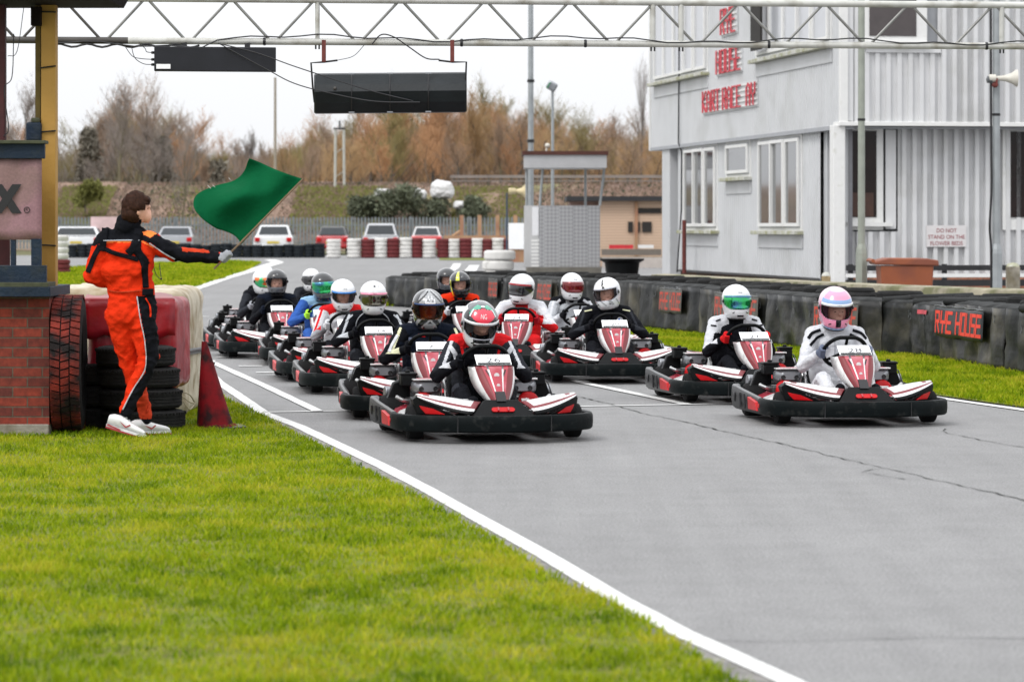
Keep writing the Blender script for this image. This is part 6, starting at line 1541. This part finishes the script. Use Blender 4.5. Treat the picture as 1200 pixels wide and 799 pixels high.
# tub
Yt = 75; tb = thing('black_tub', 'large black plastic tub with a flared rim beside the booth', 'tub', (W(729,320,Yt).x,Yt,gz(Yt))); s7 = Yt/F; b = MB()
b.lathe([(0,.02),(18*s7,.02),(20.5*s7,.40),(26*s7,.46),(26*s7,.50),(19.5*s7,.48),(17*s7,.1),(0,.1)], n=24)
b.v = [(x,y,z+(CH-(303-HY)*s7-.5-gz(Yt))*1.0) for x,y,z in b.v]; b.build('body', M_black, tb)
b = MB(); zz = CH-(303-HY)*s7-.5-gz(Yt); b.box((0,0,zz/2+.01),(.9,.6,zz)); b.build('plinth', mat('tub_plinth',(.2,.07,.05),.9), tb, smooth=False)
# pale stacked tyres at the corner
M_wty = mat('white_painted_tyre', (.60,.59,.57), .7, var=.12, scale=5, col2=(.3,.29,.27), mixscale=4, mixlo=.55, mixhi=.75, bump=.2); M_rty = mat('red_painted_tyre', (.11,.010,.012), .7, var=.2, scale=5, bump=.2); M_bty = mat('black_wall_tyre', (.014,.018,.022), .8, spec=.2, var=.4, scale=5)
for k in range(3):
    flat_tyre(('bottom','middle','top')[k]+' big white painted tyre in the low pile left of the booth', (W(582,320,86).x+.04*k,86,gz(86)+.01+.27*k), .42, .26, 'white tyres piled left of the booth', m=M_wty, grooves=False)
# ---- far red and white tyre stacks: each stack one thing
def stack_mesh(r, h, n):
    b = MB()
    prof = []
    for k in range(n):
        z0 = h*k/n; z1 = h*(k+1)/n; d = z1-z0; prof += [(r*.86,z0),(r,z0+d*.22),(r,z1-d*.22),(r*.86,z1-.001)]
    prof += [(r*.5,h),(r*.5,h*.8)]
    b.lathe(prof, n=18); return b
Yw = 129; sW = Yw/F; base = None
xs = [(391,'w',17),(415,'w',17),(431.5,'r',17),(446.5,'w',16.5),(461,'r',16.5),(475.5,'w',16.5),(489,'r',14),(503,'w',17),(519.5,'r',15),(532,'w',14.5),(546,'r',16),(559,'w',15),(571,'r',13.5),(583.5,'w',15),(596,'r',13.5),(609,'w',15),(623,'r',13)]
protos = {}
where = {391:'in front of the black roofed red car, leftmost',415:'between the black roofed red car and the silver estate',431.5:'at the left tail light of the silver estate, first red',446.5:'in the middle before the silver estate',461:'at the right tail light of the silver estate',475.5:'just right of the silver estate',489:'left of the pale roofed red car',503:'in front of the pale roofed red car',519.5:'just right of the pale roofed red car',532:'fifth white from the left',546:'fifth red from the left',559:'fourth white from the booth',571:'third red from the booth',583.5:'above the low white tyre pile',596:'second red from the booth',609:'nearest white one to the booth',623:'nearest to the booth, partly behind it'}
for (x, c, w_) in xs:
    k = (c,)
    if k not in protos:
        t = thing('painted_tyre_stack', 'x', 'tyre stack'); stack_mesh(.26,.78,5).build('stack', {'w':M_wty,'r':M_rty}[c], t); protos[k] = t; o = t
    else: o = dup(protos[k])
    o.location = (W(x,300,Yw).x, Yw, gz(Yw)+.005); o.scale = (w_*sW/.52,w_*sW/.52, 1.0+random.uniform(-.05,.04)); o.rotation_euler[2] = random.uniform(0,6)
    tag(o, ('white' if c=='w' else 'dark red')+' painted tyre stack '+where[x], 'tyre stack', 'red and white tyre stacks along the far corner')
t = thing('painted_tyre_stack','white painted tyre stack on a maroon bottom tyre beside the ochre post','tyre stack',(W(73,300,96).x,96,gz(96)))
stack_mesh(.24,.42,3).build('lower_tyre', M_rty, t); stack_mesh(.24,.72,4).build('upper_tyre', M_wty, t, loc=(-.05,0,.425))
# black far wall: one thing per stack, group-labelled
k0 = None; nB = 0
for i in range(25):
    x = 84+i*12.1
    if x > 378: break
    if k0 is None:
        k0 = thing('black_tyre_stack','x','tyre stack'); stack_mesh(.26,.55,4).build('stack', M_bty, k0); o = k0
    else: o = dup(k0)
    o.location = (W(x,300,Yw+1).x, Yw+1+.1*(i%2), gz(Yw)+.005); o.scale = (.86,.86,1+random.uniform(-.1,.08)); o.rotation_euler[2] = random.uniform(0,6)
    tag(o, 'black tyre stack in the long far row in front of the parked cars', 'tyre stack', 'black tyre stacks in the long far row')
# ---- cars, seen from behind
M_gl = mat('car_glass', (.03,.035,.04), .3, spec=.3)
def car(px, wpx, col, label, kind, Y=141, roofcol=None, rz=0, h=None):
    m = mat('car_paint_'+kind+str(px), col, .25, metal=.1, coat=1.0, var=.02); mr_ = mat('car_roof_'+str(px), roofcol, .3, coat=.8) if roofcol else m
    wd = wpx*Y/F; t = thing('parked_car', label, 'car', (W(px,300,Y).x, Y, gz(Y)), R(rz), 'cars parked behind the far tyre wall')
    L2 = 3.9; hw = wd/2; zr = h or 1.45
    t.scale = (1,1,.84)
    prof = {'hatch': [(-1.9,.28),(-1.95,.55),(-1.9,.9),(-1.75,.97),(1.0,.92),(1.85,.75),(1.95,.5),(1.9,.28)], 'saloon': [(-2.1,.28),(-2.15,.6),(-2.1,.92),(-1.3,.97),(1.1,.9),(2.0,.72),(2.1,.28)]}['saloon' if kind=='saloon' else 'hatch']
    rows = []
    for (y, z) in prof: rows.append([(-hw*.93,y,z),(-hw*.985,y,max(.28,z-.12)),(-hw,y,.5),(-hw*.97,y,.28),(hw*.97,y,.28),(hw,y,.5),(hw*.985,y,max(.28,z-.12)),(hw*.93,y,z)])
    b = MB(); b.grid(rows,0,True); b.add(rows[0],[tuple(range(8))]); b.add(rows[-1],[tuple(range(7,-1,-1))]); b.build('body', m, t, bevel=.03, angle=50)
    yr = {'hatch':(-1.72,-1.35,.25,.95),'saloon':(-1.35,-.85,.25,1.0),'estate':(-1.88,-1.6,.35,1.0)}[kind]
    lo = [(-hw*.90,yr[0],.95),(hw*.90,yr[0],.95),(hw*.90,yr[3],.92),(-hw*.90,yr[3],.92)]; hi = [(-hw*.70,yr[1],zr),(hw*.70,yr[1],zr),(hw*.68,yr[2],zr),(-hw*.68,yr[2],zr)]
    b = MB(); b.add(lo+hi, [(0,1,5,4),(1,2,6,5),(2,3,7,6),(3,0,4,7),(4,5,6,7)]); cb2 = b.build('cabin', mr_, t, smooth=False, bevel=.05)
    def lerp(a,c,f): return tuple(a[i]+(c[i]-a[i])*f for i in range(3))
    def facew(i,j,name,out):
        a,c,d,e = lo[i],lo[j],hi[j],hi[i]; p = [lerp(a,e,.12),lerp(c,d,.12),lerp(c,d,.85),lerp(a,e,.85)]; q = [lerp(p[0],p[1],.07),lerp(p[1],p[0],.07),lerp(p[2],p[3],.07),lerp(p[3],p[2],.07)]
        b = MB(); b.add([(x+out[0],y+out[1],z) for x,y,z in q],[(0,1,2,3)]); b.build(name,M_gl,t,smooth=False,solid=.01)
    facew(0,1,'rear_window',(0,-.015)); facew(1,2,'side_window',(.015,0)); facew(3,0,'side_window',(-.015,0)); facew(2,3,'windscreen',(0,.015))
    for s in (-1,1):
        b = MB(); b.box((s*hw*.80,-2.0 if kind!='saloon' else -2.12,.76),(hw*.26,.10,.22)); b.build('tail_light', M_reflect, t, bevel=.03)
        for yy in (-1.25,1.25): MB().lathe([(0,-.09),(.18,-.09),(.29,-.08),(.31,0),(.29,.08),(.18,.09),(0,.09)],axis='x',n=20).build('wheel',M_dark,t,loc=(s*hw*.9,yy,.312))
    b = MB(); b.box((0,-2.0 if kind!='saloon' else -2.16,.62),(.52,.03,.11)); b.build('number_plate', mat('plate_yellow',(.55,.42,.05),.5), t, smooth=False)
    b = MB(); b.box((0,-1.98 if kind!='saloon' else -2.13,.42),(hw*1.9,.16,.18)); b.build('rear_bumper', m, t, bevel=.04)
    return t
car(209,46,(.28,.29,.31),'silver saloon parked behind the marshal\'s shoulder, rear towards us','saloon',h=1.42)
car(324,46,(.6,.61,.62),'small white rounded hatchback parked right of the green flag','hatch',h=1.50)
car(392,38,(.35,.012,.015),'red car with black soft roof behind the first tyre stacks','hatch',roofcol=(.02,.02,.02),h=1.42)
car(448,43,(.42,.43,.45),'silver estate car parked between the red cars','estate',h=1.58)
car(501,37,(.45,.03,.03),'red car with pale roof behind the red and white tyre stacks','hatch',roofcol=(.5,.5,.5),h=1.42)
car(96,62,(.6,.61,.63),'white car parked by the pink and white board at far left','estate',h=1.42,rz=0)
t = thing('notice_board','small pink and white board on two legs beside the white car','board',(W(122,300,140).x,140,gz(140)))
b = MB(); b.box((0,0,1.25),(1.15,.06,.75)); b.build('panel', mat('board_pink',(.55,.40,.40),.7,var=.1), t, smooth=False)
for s in (-1,1): b = MB(); b.tube([(s*.5,.05,0),(s*.5,.05,1.2)],.04,6); b.build('leg', M_concr, t)
t = thing('white_barrier','white board leaning by the fence left of the booth','board',(W(608,300,118).x,118,gz(118)))
b = MB(); b.box((0,0,.95),(.75,.05,.95)); b.build('panel', M_plate, t, smooth=False); b = MB(); b.box((0,.05,.25),(.7,.05,.5)); b.build('stand', M_board, t, smooth=False)
# wooden fence
t = thing('timber_fence','brown rail fence behind the red and white tyres','fence',(W(570,300,134).x,134,gz(134)))
for x in (541,562,583,604,625):
    b = MB(); b.box((0,0,.85),(.16,.12,1.7)); b.v = [(p[0]+W(x,0,134).x,p[1]+134,p[2]+gz(134)) for p in b.v]; wb(b,'post',M_board,t,smooth=False)
for z0,z1 in ((276,280),(282,288)):
    a = W(520,z1,134); c = W(640,z0,134); b = MB(); b.box(((a.x+c.x)/2,133.9,(a.z+c.z)/2),(c.x-a.x,.06,c.z-a.z)); wb(b,'rail',M_board,t,smooth=False)
b = MB(); b.tube([W(520,284,134),W(541,270,134)],.07,6); wb(b,'brace',M_board,t)
# palisade fence
Yf_ = 152; sF = Yf_/F; pf = thing('palisade_fence','long grey steel palisade fence behind the parked cars','fence',(0,Yf_,gz(Yf_))); M_pal = mat('palisade_grey',(.175,.195,.21),.6,metal=.1,var=.15)
ztop = CH-(254-HY)*sF-gz(Yf_); b = MB(); r_ = random.Random(3)
x = -24
while x < 9:
    h_ = ztop+r_.uniform(-.02,.02); b.add([(x-.045,-.02,.1),(x+.045,-.02,.1),(x+.045,-.02,h_-.08),(x,-.02,h_),(x-.045,-.02,h_-.08)],[(0,1,2,3,4)]); x += .16
b.build('pale', M_pal, pf, smooth=False, solid=.01); pf.children[0].name = 'pale_screen'
for z in (.45,ztop-.4): b = MB(); b.box((-7.5,.03,z),(33,.05,.06)); b.build('rail', M_pal, pf, smooth=False)
for k in range(13): b = MB(); b.box((-24+k*2.75,.08,ztop/2),(.10,.08,ztop)); b.build('post', M_pal, pf, smooth=False)
# embankment
M_bank = mat('bank', (.19,.125,.09), .95, var=.35, scale=.8, col2=(.15,.135,.06), mixscale=.22, mixlo=.50, mixhi=.62, bump=.8, bscale=3)
rows = []; g0 = gz(155)
for i in range(121):
    X = -60+i*1.0; row = []
    for (Y, z) in ((154,g0),(156,g0+.2),(160,g0+1.4),(164,g0+2.6),(167,g0+3.25),(172,g0+3.4),(200,g0+3.3),(260,g0+3.3)):
        row.append((X, Y+noise.noise(Vector((X*.3,Y,1)))*.6, z+(noise.noise(Vector((X*.35,Y*.4,0)))*.35+noise.noise(Vector((X*1.3,Y,5)))*.14 if Y>154 else 0)))
    rows.append(row)
b = MB(); b.grid(rows); tag(b.build('embankment', M_bank), kind='structure')
# rough growth on the bank, uncountable
def scatter(name, n, xr, yr, zf, size, mats, seed, label, cat, up=.6):
    r = np.random.default_rng(seed); X = r.uniform(*xr,n); Y = r.uniform(*yr,n); Z = zf(X,Y); V = np.zeros((n,3,3),'f')
    a = r.uniform(0,6.28,n); s = size*(.4+r.random(n)); t = r.uniform(0,6.28,n)
    V[:,0] = np.stack([X,Y,Z],1); V[:,1] = V[:,0]+np.stack([np.cos(a)*s*.35,np.sin(a)*s*.1,s*up*r.random(n)],1); V[:,2] = V[:,0]+np.stack([np.cos(t)*s*.5,np.sin(t)*s*.2,s*up*(.5+r.random(n))],1)
    me = bpy.data.meshes.new(name); me.vertices.add(n*3); me.vertices.foreach_set('co',V.ravel()); me.loops.add(n*3); me.loops.foreach_set('vertex_index',np.arange(n*3,dtype='i')); me.polygons.add(n); me.polygons.foreach_set('loop_start',(np.arange(n)*3).astype('i')); me.update(calc_edges=True)
    o = link(name, me, mats, smooth=False); me.polygons.foreach_set('material_index', r.integers(0,len(mats),n).astype('i')); return tag(o, label, cat, kind='stuff')
def bankz(X,Y): return g0+np.interp(Y,[156,160,164,167,172],[.2,1.4,2.6,3.25,3.4])
L1 = mat('bramble_brown',(.20,.14,.10),.9,var=.3); L2_ = mat('bank_green',(.16,.165,.04),.9,var=.3); L3 = mat('bramble_dark',(.055,.06,.035),.9,var=.3); L4 = mat('dry_pink',(.26,.18,.15),.9,var=.2)
scatter('undergrowth', 60000, (-34,12), (156,169), bankz, .20, [L1,L1,L4,L3], 21, 'brown brambles and dry growth covering the far bank', 'undergrowth')
def gx(X,Y): return bankz(X,Y)
for nm, x0, x1, y0, y1, n, ms in (('bank_grass',66,130,220,246,3500,[L2_,L2_,L1]),('bank_grass',345,450,228,252,3500,[L2_,L2_,L1]),('bank_grass',530,625,228,252,3500,[L2_,L2_,L1]),('bank_grass',200,300,238,252,900,[L2_,L3,L1])):
    scatter('bank_grass', n*2, (W(x0,0,163).x, W(x1,0,163).x), (158,166), lambda X,Y: bankz(X,Y)+.10, .2, ms, int(x0), 'green patch of rough growth on the far bank', 'grass').name = 'bank_grass'
# rail line / pipe along the top of the bank
t = thing('bank_pipe','long grey rail running along the top of the far bank','pipe',(0,168,g0+3.3))
b = MB(); b.box((3,0,.42),(12.4,.2,.16)); b.box((3,0,.2),(12.4,.12,.07)); b.build('beam', mat('beam_grey',(.22,.19,.17),.8,var=.2,scale=1), t, smooth=False)
for k in range(20): b = MB(); b.box((-3+k*.6,.1,.1),(.12,.15,.6)); b.build('support', M_concr, t, smooth=False)
# bags and pale lumps
M_bag = mat('white_bag',(.62,.62,.62),.6,var=.06,bump=.3,bscale=3)
for (px,py,rx,rz_,lab) in ((518,222.5,13,9.5,'big rounded white bag on top of the far bank'),(449,227,9,5,'small white sack left of the dark bush on the bank'),(487,228,12,5,'pale flat sack between the dark bushes'),(539,240.5,6,3.5,'little white bag lower on the bank')):
    t = thing('bulk_bag',lab,'bag',tuple(W(px,py+rz_,160))); s6 = 160/F; me = cushion(-rx*s6,rx*s6,-.4,.4,0,2*rz_*s6,rr=rz_*s6*.8,amp=.09,seed=px); link('sack',me,M_bag,t,True,angle=80)
# ---- bushes and trees
def leafball(n, r, seed, flat=1.0, size=.085):
    rr = np.random.default_rng(seed); V = []; F_ = []
    lobes = [(rr.uniform(-.6,.6,3)*r*np.array([1,1,flat]), r*rr.uniform(.3,.6)) for _ in range(9)]
    for k in range(n):
        c, rad = lobes[k%9]; d = rr.normal(size=3); d /= np.linalg.norm(d); p = c+d*rad*rr.uniform(.6,1.05)*np.array([1,1,flat]); a = rr.normal(size=3)*size; bq = rr.normal(size=3)*size
        o = len(V); V += [tuple(p),tuple(p+a),tuple(p+bq)]; F_.append((o,o+1,o+2))
    b = MB(); b.add(V,F_); return b
M_bush = mat('bush_leaf',(.10,.115,.07),.8,var=.4,scale=2); M_bark = mat('bark',(.10,.085,.06),.95,var=.3,scale=4)
for (px,py,r,lab) in ((462,238,1.15,'dark green bush beside the white sack on the bank'),(498,239,1.3,'dark green bush below the big white bag'),(425,240,.7,'small dark bush at the left of the bank sacks'),(555,243,.8,'low green bush under the right part of the bank'),(100,226,.8,'yellowish green bush on the bank behind the white car')):
    c = W(px,py,159.5); t = thing('bush',lab,'bush',(c.x,c.y,c.z-r*.8)); o = leafball(3200,r,px,.8).build('foliage', M_bush if px>200 else L2_, t, smooth=False, loc=(0,0,r*.8)); b = MB(); b.tube([(0,0,-.3),(0,0,r)],.05,5); b.build('stem',M_bark,t)
def tree_mesh(seed, H, spread, lean_up, nl=9, twig=.011, dense=1.0, low=.25):
    rr = random.Random(seed); T = MB(); Cn = MB()
    def br(mb, p, d, L, r, segs, sides):
        pts = [p]; rs = [r]; 
        for k in range(segs):
            d = (d+Vector((rr.uniform(-1,1),rr.uniform(-1,1),rr.uniform(-.4,.9)*lean_up))*.16).normalized(); p = p+d*(L/segs); pts.append(p); rs.append(r*(1-.75*(k+1)/segs))
        mb.tube(pts, rs, sides, caps=False); return pts
    tr = br(T, Vector((0,0,-.3)), Vector((rr.uniform(-.06,.06),rr.uniform(-.06,.06),1)), H*.85, H*.016+.03, 7, 6)
    for i in range(nl):
        f = low+(1-low)*(i+rr.random()*.6)/nl; k = min(len(tr)-2,int(f*(len(tr)-1))); p = tr[k].lerp(tr[k+1], f*(len(tr)-1)-k if f<1 else 0)
        a = rr.uniform(0,6.283); d = Vector((math.cos(a)*spread,math.sin(a)*spread,lean_up)).normalized(); L = H*(.48-.26*f)*rr.uniform(.8,1.25)
        l1 = br(T, p, d, L, H*.006*(1.25-f)+.012, 5, 4)
        for j in range(8):
            q = l1[1+j%5]; a2 = rr.uniform(0,6.283); d2 = (d*.6+Vector((math.cos(a2),math.sin(a2),lean_up*.9))*.8).normalized(); l2 = br(Cn, q, d2, L*.48*rr.uniform(.6,1.2), .016, 3, 3)
            for m_ in range(int(7*dense)):
                q2 = l2[1+m_%3]; a3 = rr.uniform(0,6.283); d3 = (d2*.7+Vector((math.cos(a3),math.sin(a3),lean_up*.9))*.8).normalized(); L3_ = L*.27*rr.uniform(.6,1.3); l3 = br(Cn, q2, d3, L3_, twig, 2, 3)
                for _ in range(3):
                    d4 = (d3+Vector((rr.uniform(-1,1),rr.uniform(-1,1),rr.uniform(-.5,1)))*.8).normalized(); e = l3[rr.choice((1,2))]; pp = d4.orthogonal().normalized()*twig*1.1; Cn.add([e-pp,e+pp,e+d4*L3_*.8],[(0,1,2)])
    return T.mesh('trunk'), Cn.mesh('crown')
M_tw = [mat('twigs_orange',(.40,.225,.115),.9,var=.2,scale=.4), mat('twigs_brown',(.25,.175,.12),.9,var=.2,scale=.4), mat('twigs_grey',(.21,.18,.16),.9,var=.2,scale=.4), mat('twigs_olive',(.20,.165,.065),.9,var=.2,scale=.4), mat('twigs_ochre',(.36,.24,.12),.9,var=.2,scale=.4)]
M_ivy = mat('ivy_dark',(.15,.135,.105),.85,var=.3,scale=1); M_brk = [mat('bark_brown',(.13,.09,.06),.95,var=.2), mat('bark_olive',(.13,.115,.07),.95,var=.2), mat('bark_grey',(.10,.09,.08),.95,var=.2)]
TM = [tree_mesh(11,8.2,.8,1.0,12,.013,1.0,.12), tree_mesh(12,7.5,1.0,.8,12,.013,1.0,.1), tree_mesh(13,9.2,.55,1.4,12,.012,.9,.2), tree_mesh(14,8.0,.9,.9,11,.013,1.1,.05), tree_mesh(15,7.0,.5,1.5,13,.014,1.1,.02), tree_mesh(16,9.5,.75,1.1,10,.011,.8,.3)]
Hs = [8.2,7.5,9.2,8.0,7.0,9.5]
def place_tree(k, px, Y, ytop, tw, bk, label, group=None, wsc=1.0):
    c = W(px,0,Y); z0 = g0+3.2 if Y > 168 else gz(Y); H = CH-(ytop-HY)/F*Y-z0
    t = thing('bare_tree', label, 'tree', (c.x,Y,z0), random.uniform(0,6.28), group); s = H/(Hs[k]*.97); t.scale = (s*wsc,s*wsc,s)
    for me, nm, m in ((TM[k][0],'trunk',M_brk[bk]),(TM[k][1],'crown',M_tw[tw])):
        o = bpy.data.objects.new(nm, me); COL.objects.link(o); o.parent = t
        if not me.materials: me.materials.append(m)
        o.material_slots[0].link = 'OBJECT'; o.material_slots[0].material = m
    return t
# named ones that stand out
place_tree(2,142,172,112,2,1,'tall slender bare tree with straight trunk above the marshal\'s head',wsc=1.0); place_tree(5,165,190,106,1,2,'bare tree with pinkish top next to the slender tall one',wsc=.8)
place_tree(5,212,153.5,158,2,1,'greyish bare tree standing right behind the fence by the silver car',wsc=.55); place_tree(0,28,178,112,2,2,'bare tree seen between the hut posts')
place_tree(5,690,178,138,3,0,'broad bare tree with crooked pale limbs right of the floodlight column',wsc=1.1); place_tree(1,735,175,165,1,0,'small wide bare tree in front of the wood behind the shed',wsc=1.1); place_tree(2,752,200,92,2,2,'thin wispy tall tree against the sky next to the building',wsc=.4)
tops = [(0,150),(40,150),(75,175),(100,150),(130,125),(160,110),(190,122),(215,150),(240,172),(262,168),(285,170),(310,172),(335,160),(355,148),(380,140),(410,132),(440,128),(470,118),(500,115),(530,122),(560,118),(585,122),(610,120),(640,128),(670,140),(700,145),(730,142),(760,145),(785,150)]
def top_at(x): return np.interp(x,[a for a,_ in tops],[c for _,c in tops])
rr = random.Random(5); grp = 'bare trees of the far wood'
for row, (Y, n, dy) in enumerate(((186,30,26),(198,34,12),(210,34,3),(222,30,0))):
    for i in range(n):
        px = -20+830*(i+rr.uniform(.1,.9))/n; tw = rr.choice([0,0,4,1,3] if px > 330 else [1,2,2,1,3,0]); k = rr.choice([0,1,3,4,3,0,5])
        place_tree(k, px, Y+rr.uniform(-4,4), top_at(px)+dy+rr.uniform(-6,22), tw, rr.choice([0,1,2]), ('orange brown' if px > 330 else 'grey brown')+' bare tree among the far wood '+('behind the tyre stacks and booth' if px > 330 else 'behind the marshal and flag'), grp+(' right' if px > 330 else ' left'), wsc=rr.uniform(.9,1.25))
# dense back of the wood: uncountable stems and brush
def thicket(n, xr, Yr, seed, mats, hmin, wd):
    r = np.random.default_rng(seed); px = r.uniform(*xr,n); Y = r.uniform(*Yr,n); X = (px-600)/F*Y; z0 = g0+3.0
    zt_ = CH-(np.interp(px,[a for a,_ in tops],[c for _,c in tops])+14-HY)/F*Y; frac = r.random(n)**.8; base_ = z0+(zt_-z0)*frac*.72; Ls = (.5+1.6*r.random(n))*(1-.3*frac)
    dx = r.normal(0,.28,n)*Ls; dy = r.normal(0,.28,n)*Ls; w_ = wd*(.5+r.random(n)); V = np.zeros((n,3,3),'f')
    V[:,0] = np.stack([X-w_,Y,base_],1); V[:,1] = np.stack([X+w_,Y,base_],1); V[:,2] = np.stack([X+dx,Y+dy,base_+Ls],1)
    me = bpy.data.meshes.new('wood_thicket'); me.vertices.add(n*3); me.vertices.foreach_set('co',V.ravel()); me.loops.add(n*3); me.loops.foreach_set('vertex_index',np.arange(n*3,dtype='i')); me.polygons.add(n); me.polygons.foreach_set('loop_start',(np.arange(n)*3).astype('i')); me.update(calc_edges=True)
    o = link('wood_thicket', me, mats, smooth=False); cl = (vnoise(X,base_,.35,seed)*len(mats)*1.3+r.random(n)*.8-.4).astype(int)%len(mats); me.polygons.foreach_set('material_index', cl.astype('i')); tag(o,'dense brown brush filling the depth of the far wood','brush',kind='stuff'); return o
thicket(48000,(320,830),(205,235),31,[M_tw[0],M_tw[4],M_tw[1],M_tw[3]],1,.016)
thicket(32000,(-30,340),(205,235),32,[M_tw[1],M_tw[2],M_tw[3],M_ivy],1,.017)
thicket(30000,(-30,830),(176,196),33,[M_tw[3],M_tw[1],M_ivy,M_tw[2]],1,.012) if False else None
for (px,yt,lab) in ((105,150,'ivy dark upright tree left of the slender bare tree'),(190,160,'ivy dark tree right of the pinkish topped one'),(255,190,'dark ivy covered tree half behind the flag')):
    Y = 192; c = W(px,0,Y); z0 = g0+3.2; H = CH-(yt-HY)/F*Y-z0; t = thing('ivy_tree',lab,'tree',(c.x,Y,z0)); b = MB(); b.tube([(0,0,-.2),(0,0,H*.9)],[.12,.04],6); b.build('trunk',M_bark,t)
    r = np.random.default_rng(px); n = 2200; zz = H*(.1+.88*r.random(n)); rad = (.28+.5*(1-zz/H))*(.4+.8*r.random(n))*1.1; a = r.uniform(0,6.28,n); V = []; Fs = []
    for q in range(n):
        p = np.array([math.cos(a[q])*rad[q],math.sin(a[q])*rad[q],zz[q]]); o_ = len(V); V += [tuple(p),tuple(p+r.normal(size=3)*.13),tuple(p+r.normal(size=3)*.13)]; Fs.append((o_,o_+1,o_+2))
    b = MB(); b.add(V,Fs); b.build('crown',M_ivy,t,smooth=False)
# ---------------------------------------------------------------- camera, light, render
cam = bpy.data.cameras.new('camera'); co = bpy.data.objects.new('camera', cam); COL.objects.link(co)
co.location = (0,0,CH); co.rotation_euler = (R(90),0,0); cam.sensor_width = 36; cam.lens = F/1200*36; cam.shift_y = -(399.5-HY)/1200
cam.clip_start = .5; cam.clip_end = 3000
cam.dof.use_dof = True; cam.dof.focus_distance = 28.5; cam.dof.aperture_fstop = 4.5
sc.camera = co
w = bpy.data.worlds.new('World'); sc.world = w; w.use_nodes = True; N = w.node_tree.nodes; L = w.node_tree.links
bg = N['Background']; sky = N.new('ShaderNodeTexSky'); sky.sky_type = 'NISHITA'; sky.sun_disc = False
SUN_EL, SUN_AZ = 50, 222
sky.sun_elevation = R(SUN_EL); sky.sun_rotation = R(SUN_AZ); sky.air_density = 1.0; sky.dust_density = 5.0; sky.altitude = 0
hs = N.new('ShaderNodeHueSaturation'); hs.inputs['Saturation'].default_value = .13; L.new(sky.outputs[0], hs.inputs['Color'])
# an even overcast: the desaturated sky, evened out with cloud white
mx = N.new('ShaderNodeMix'); mx.data_type = 'RGBA'; mx.inputs[0].default_value = .75; mx.inputs[7].default_value = (13.6,13.8,14.2,1)
L.new(hs.outputs[0], mx.inputs[6]); tcw = N.new('ShaderNodeTexCoord'); sx = N.new('ShaderNodeSeparateXYZ'); L.new(tcw.outputs['Generated'], sx.inputs[0]); gr = N.new('ShaderNodeMapRange'); gr.inputs[1].default_value = 0; gr.inputs[2].default_value = .9; gr.inputs[3].default_value = .86; gr.inputs[4].default_value = 1.65; L.new(sx.outputs[2], gr.inputs[0])
# brighter overhead than at the horizon, as an overcast sky is
sm = N.new('ShaderNodeVectorMath'); sm.operation = 'SCALE'; L.new(mx.outputs[2], sm.inputs[0]); L.new(gr.outputs[0], sm.inputs['Scale']); L.new(sm.outputs[0], bg.inputs[0]); bg.inputs[1].default_value = .1
sun = bpy.data.lights.new('sun', 'SUN'); sun.energy = 1.3; sun.angle = R(18); sun.color = (1,.97,.93)
so = bpy.data.objects.new('sun', sun); COL.objects.link(so)
az = R(SUN_AZ); el = R(SUN_EL)
d = Vector((math.sin(az)*math.cos(el), math.cos(az)*math.cos(el), math.sin(el)))   # towards the sun
so.rotation_euler = d.to_track_quat('Z','Y').to_euler(); so.location = (0,0,40)
sc.view_settings.view_transform = 'Standard'; sc.view_settings.look = 'None'; sc.view_settings.exposure = .07; sc.view_settings.gamma = 1
sc.render.engine = 'CYCLES'; sc.cycles.use_denoising = True; sc.cycles.max_bounces = 6; sc.cycles.transparent_max_bounces = 12
sc.cycles.sample_clamp_indirect = 8
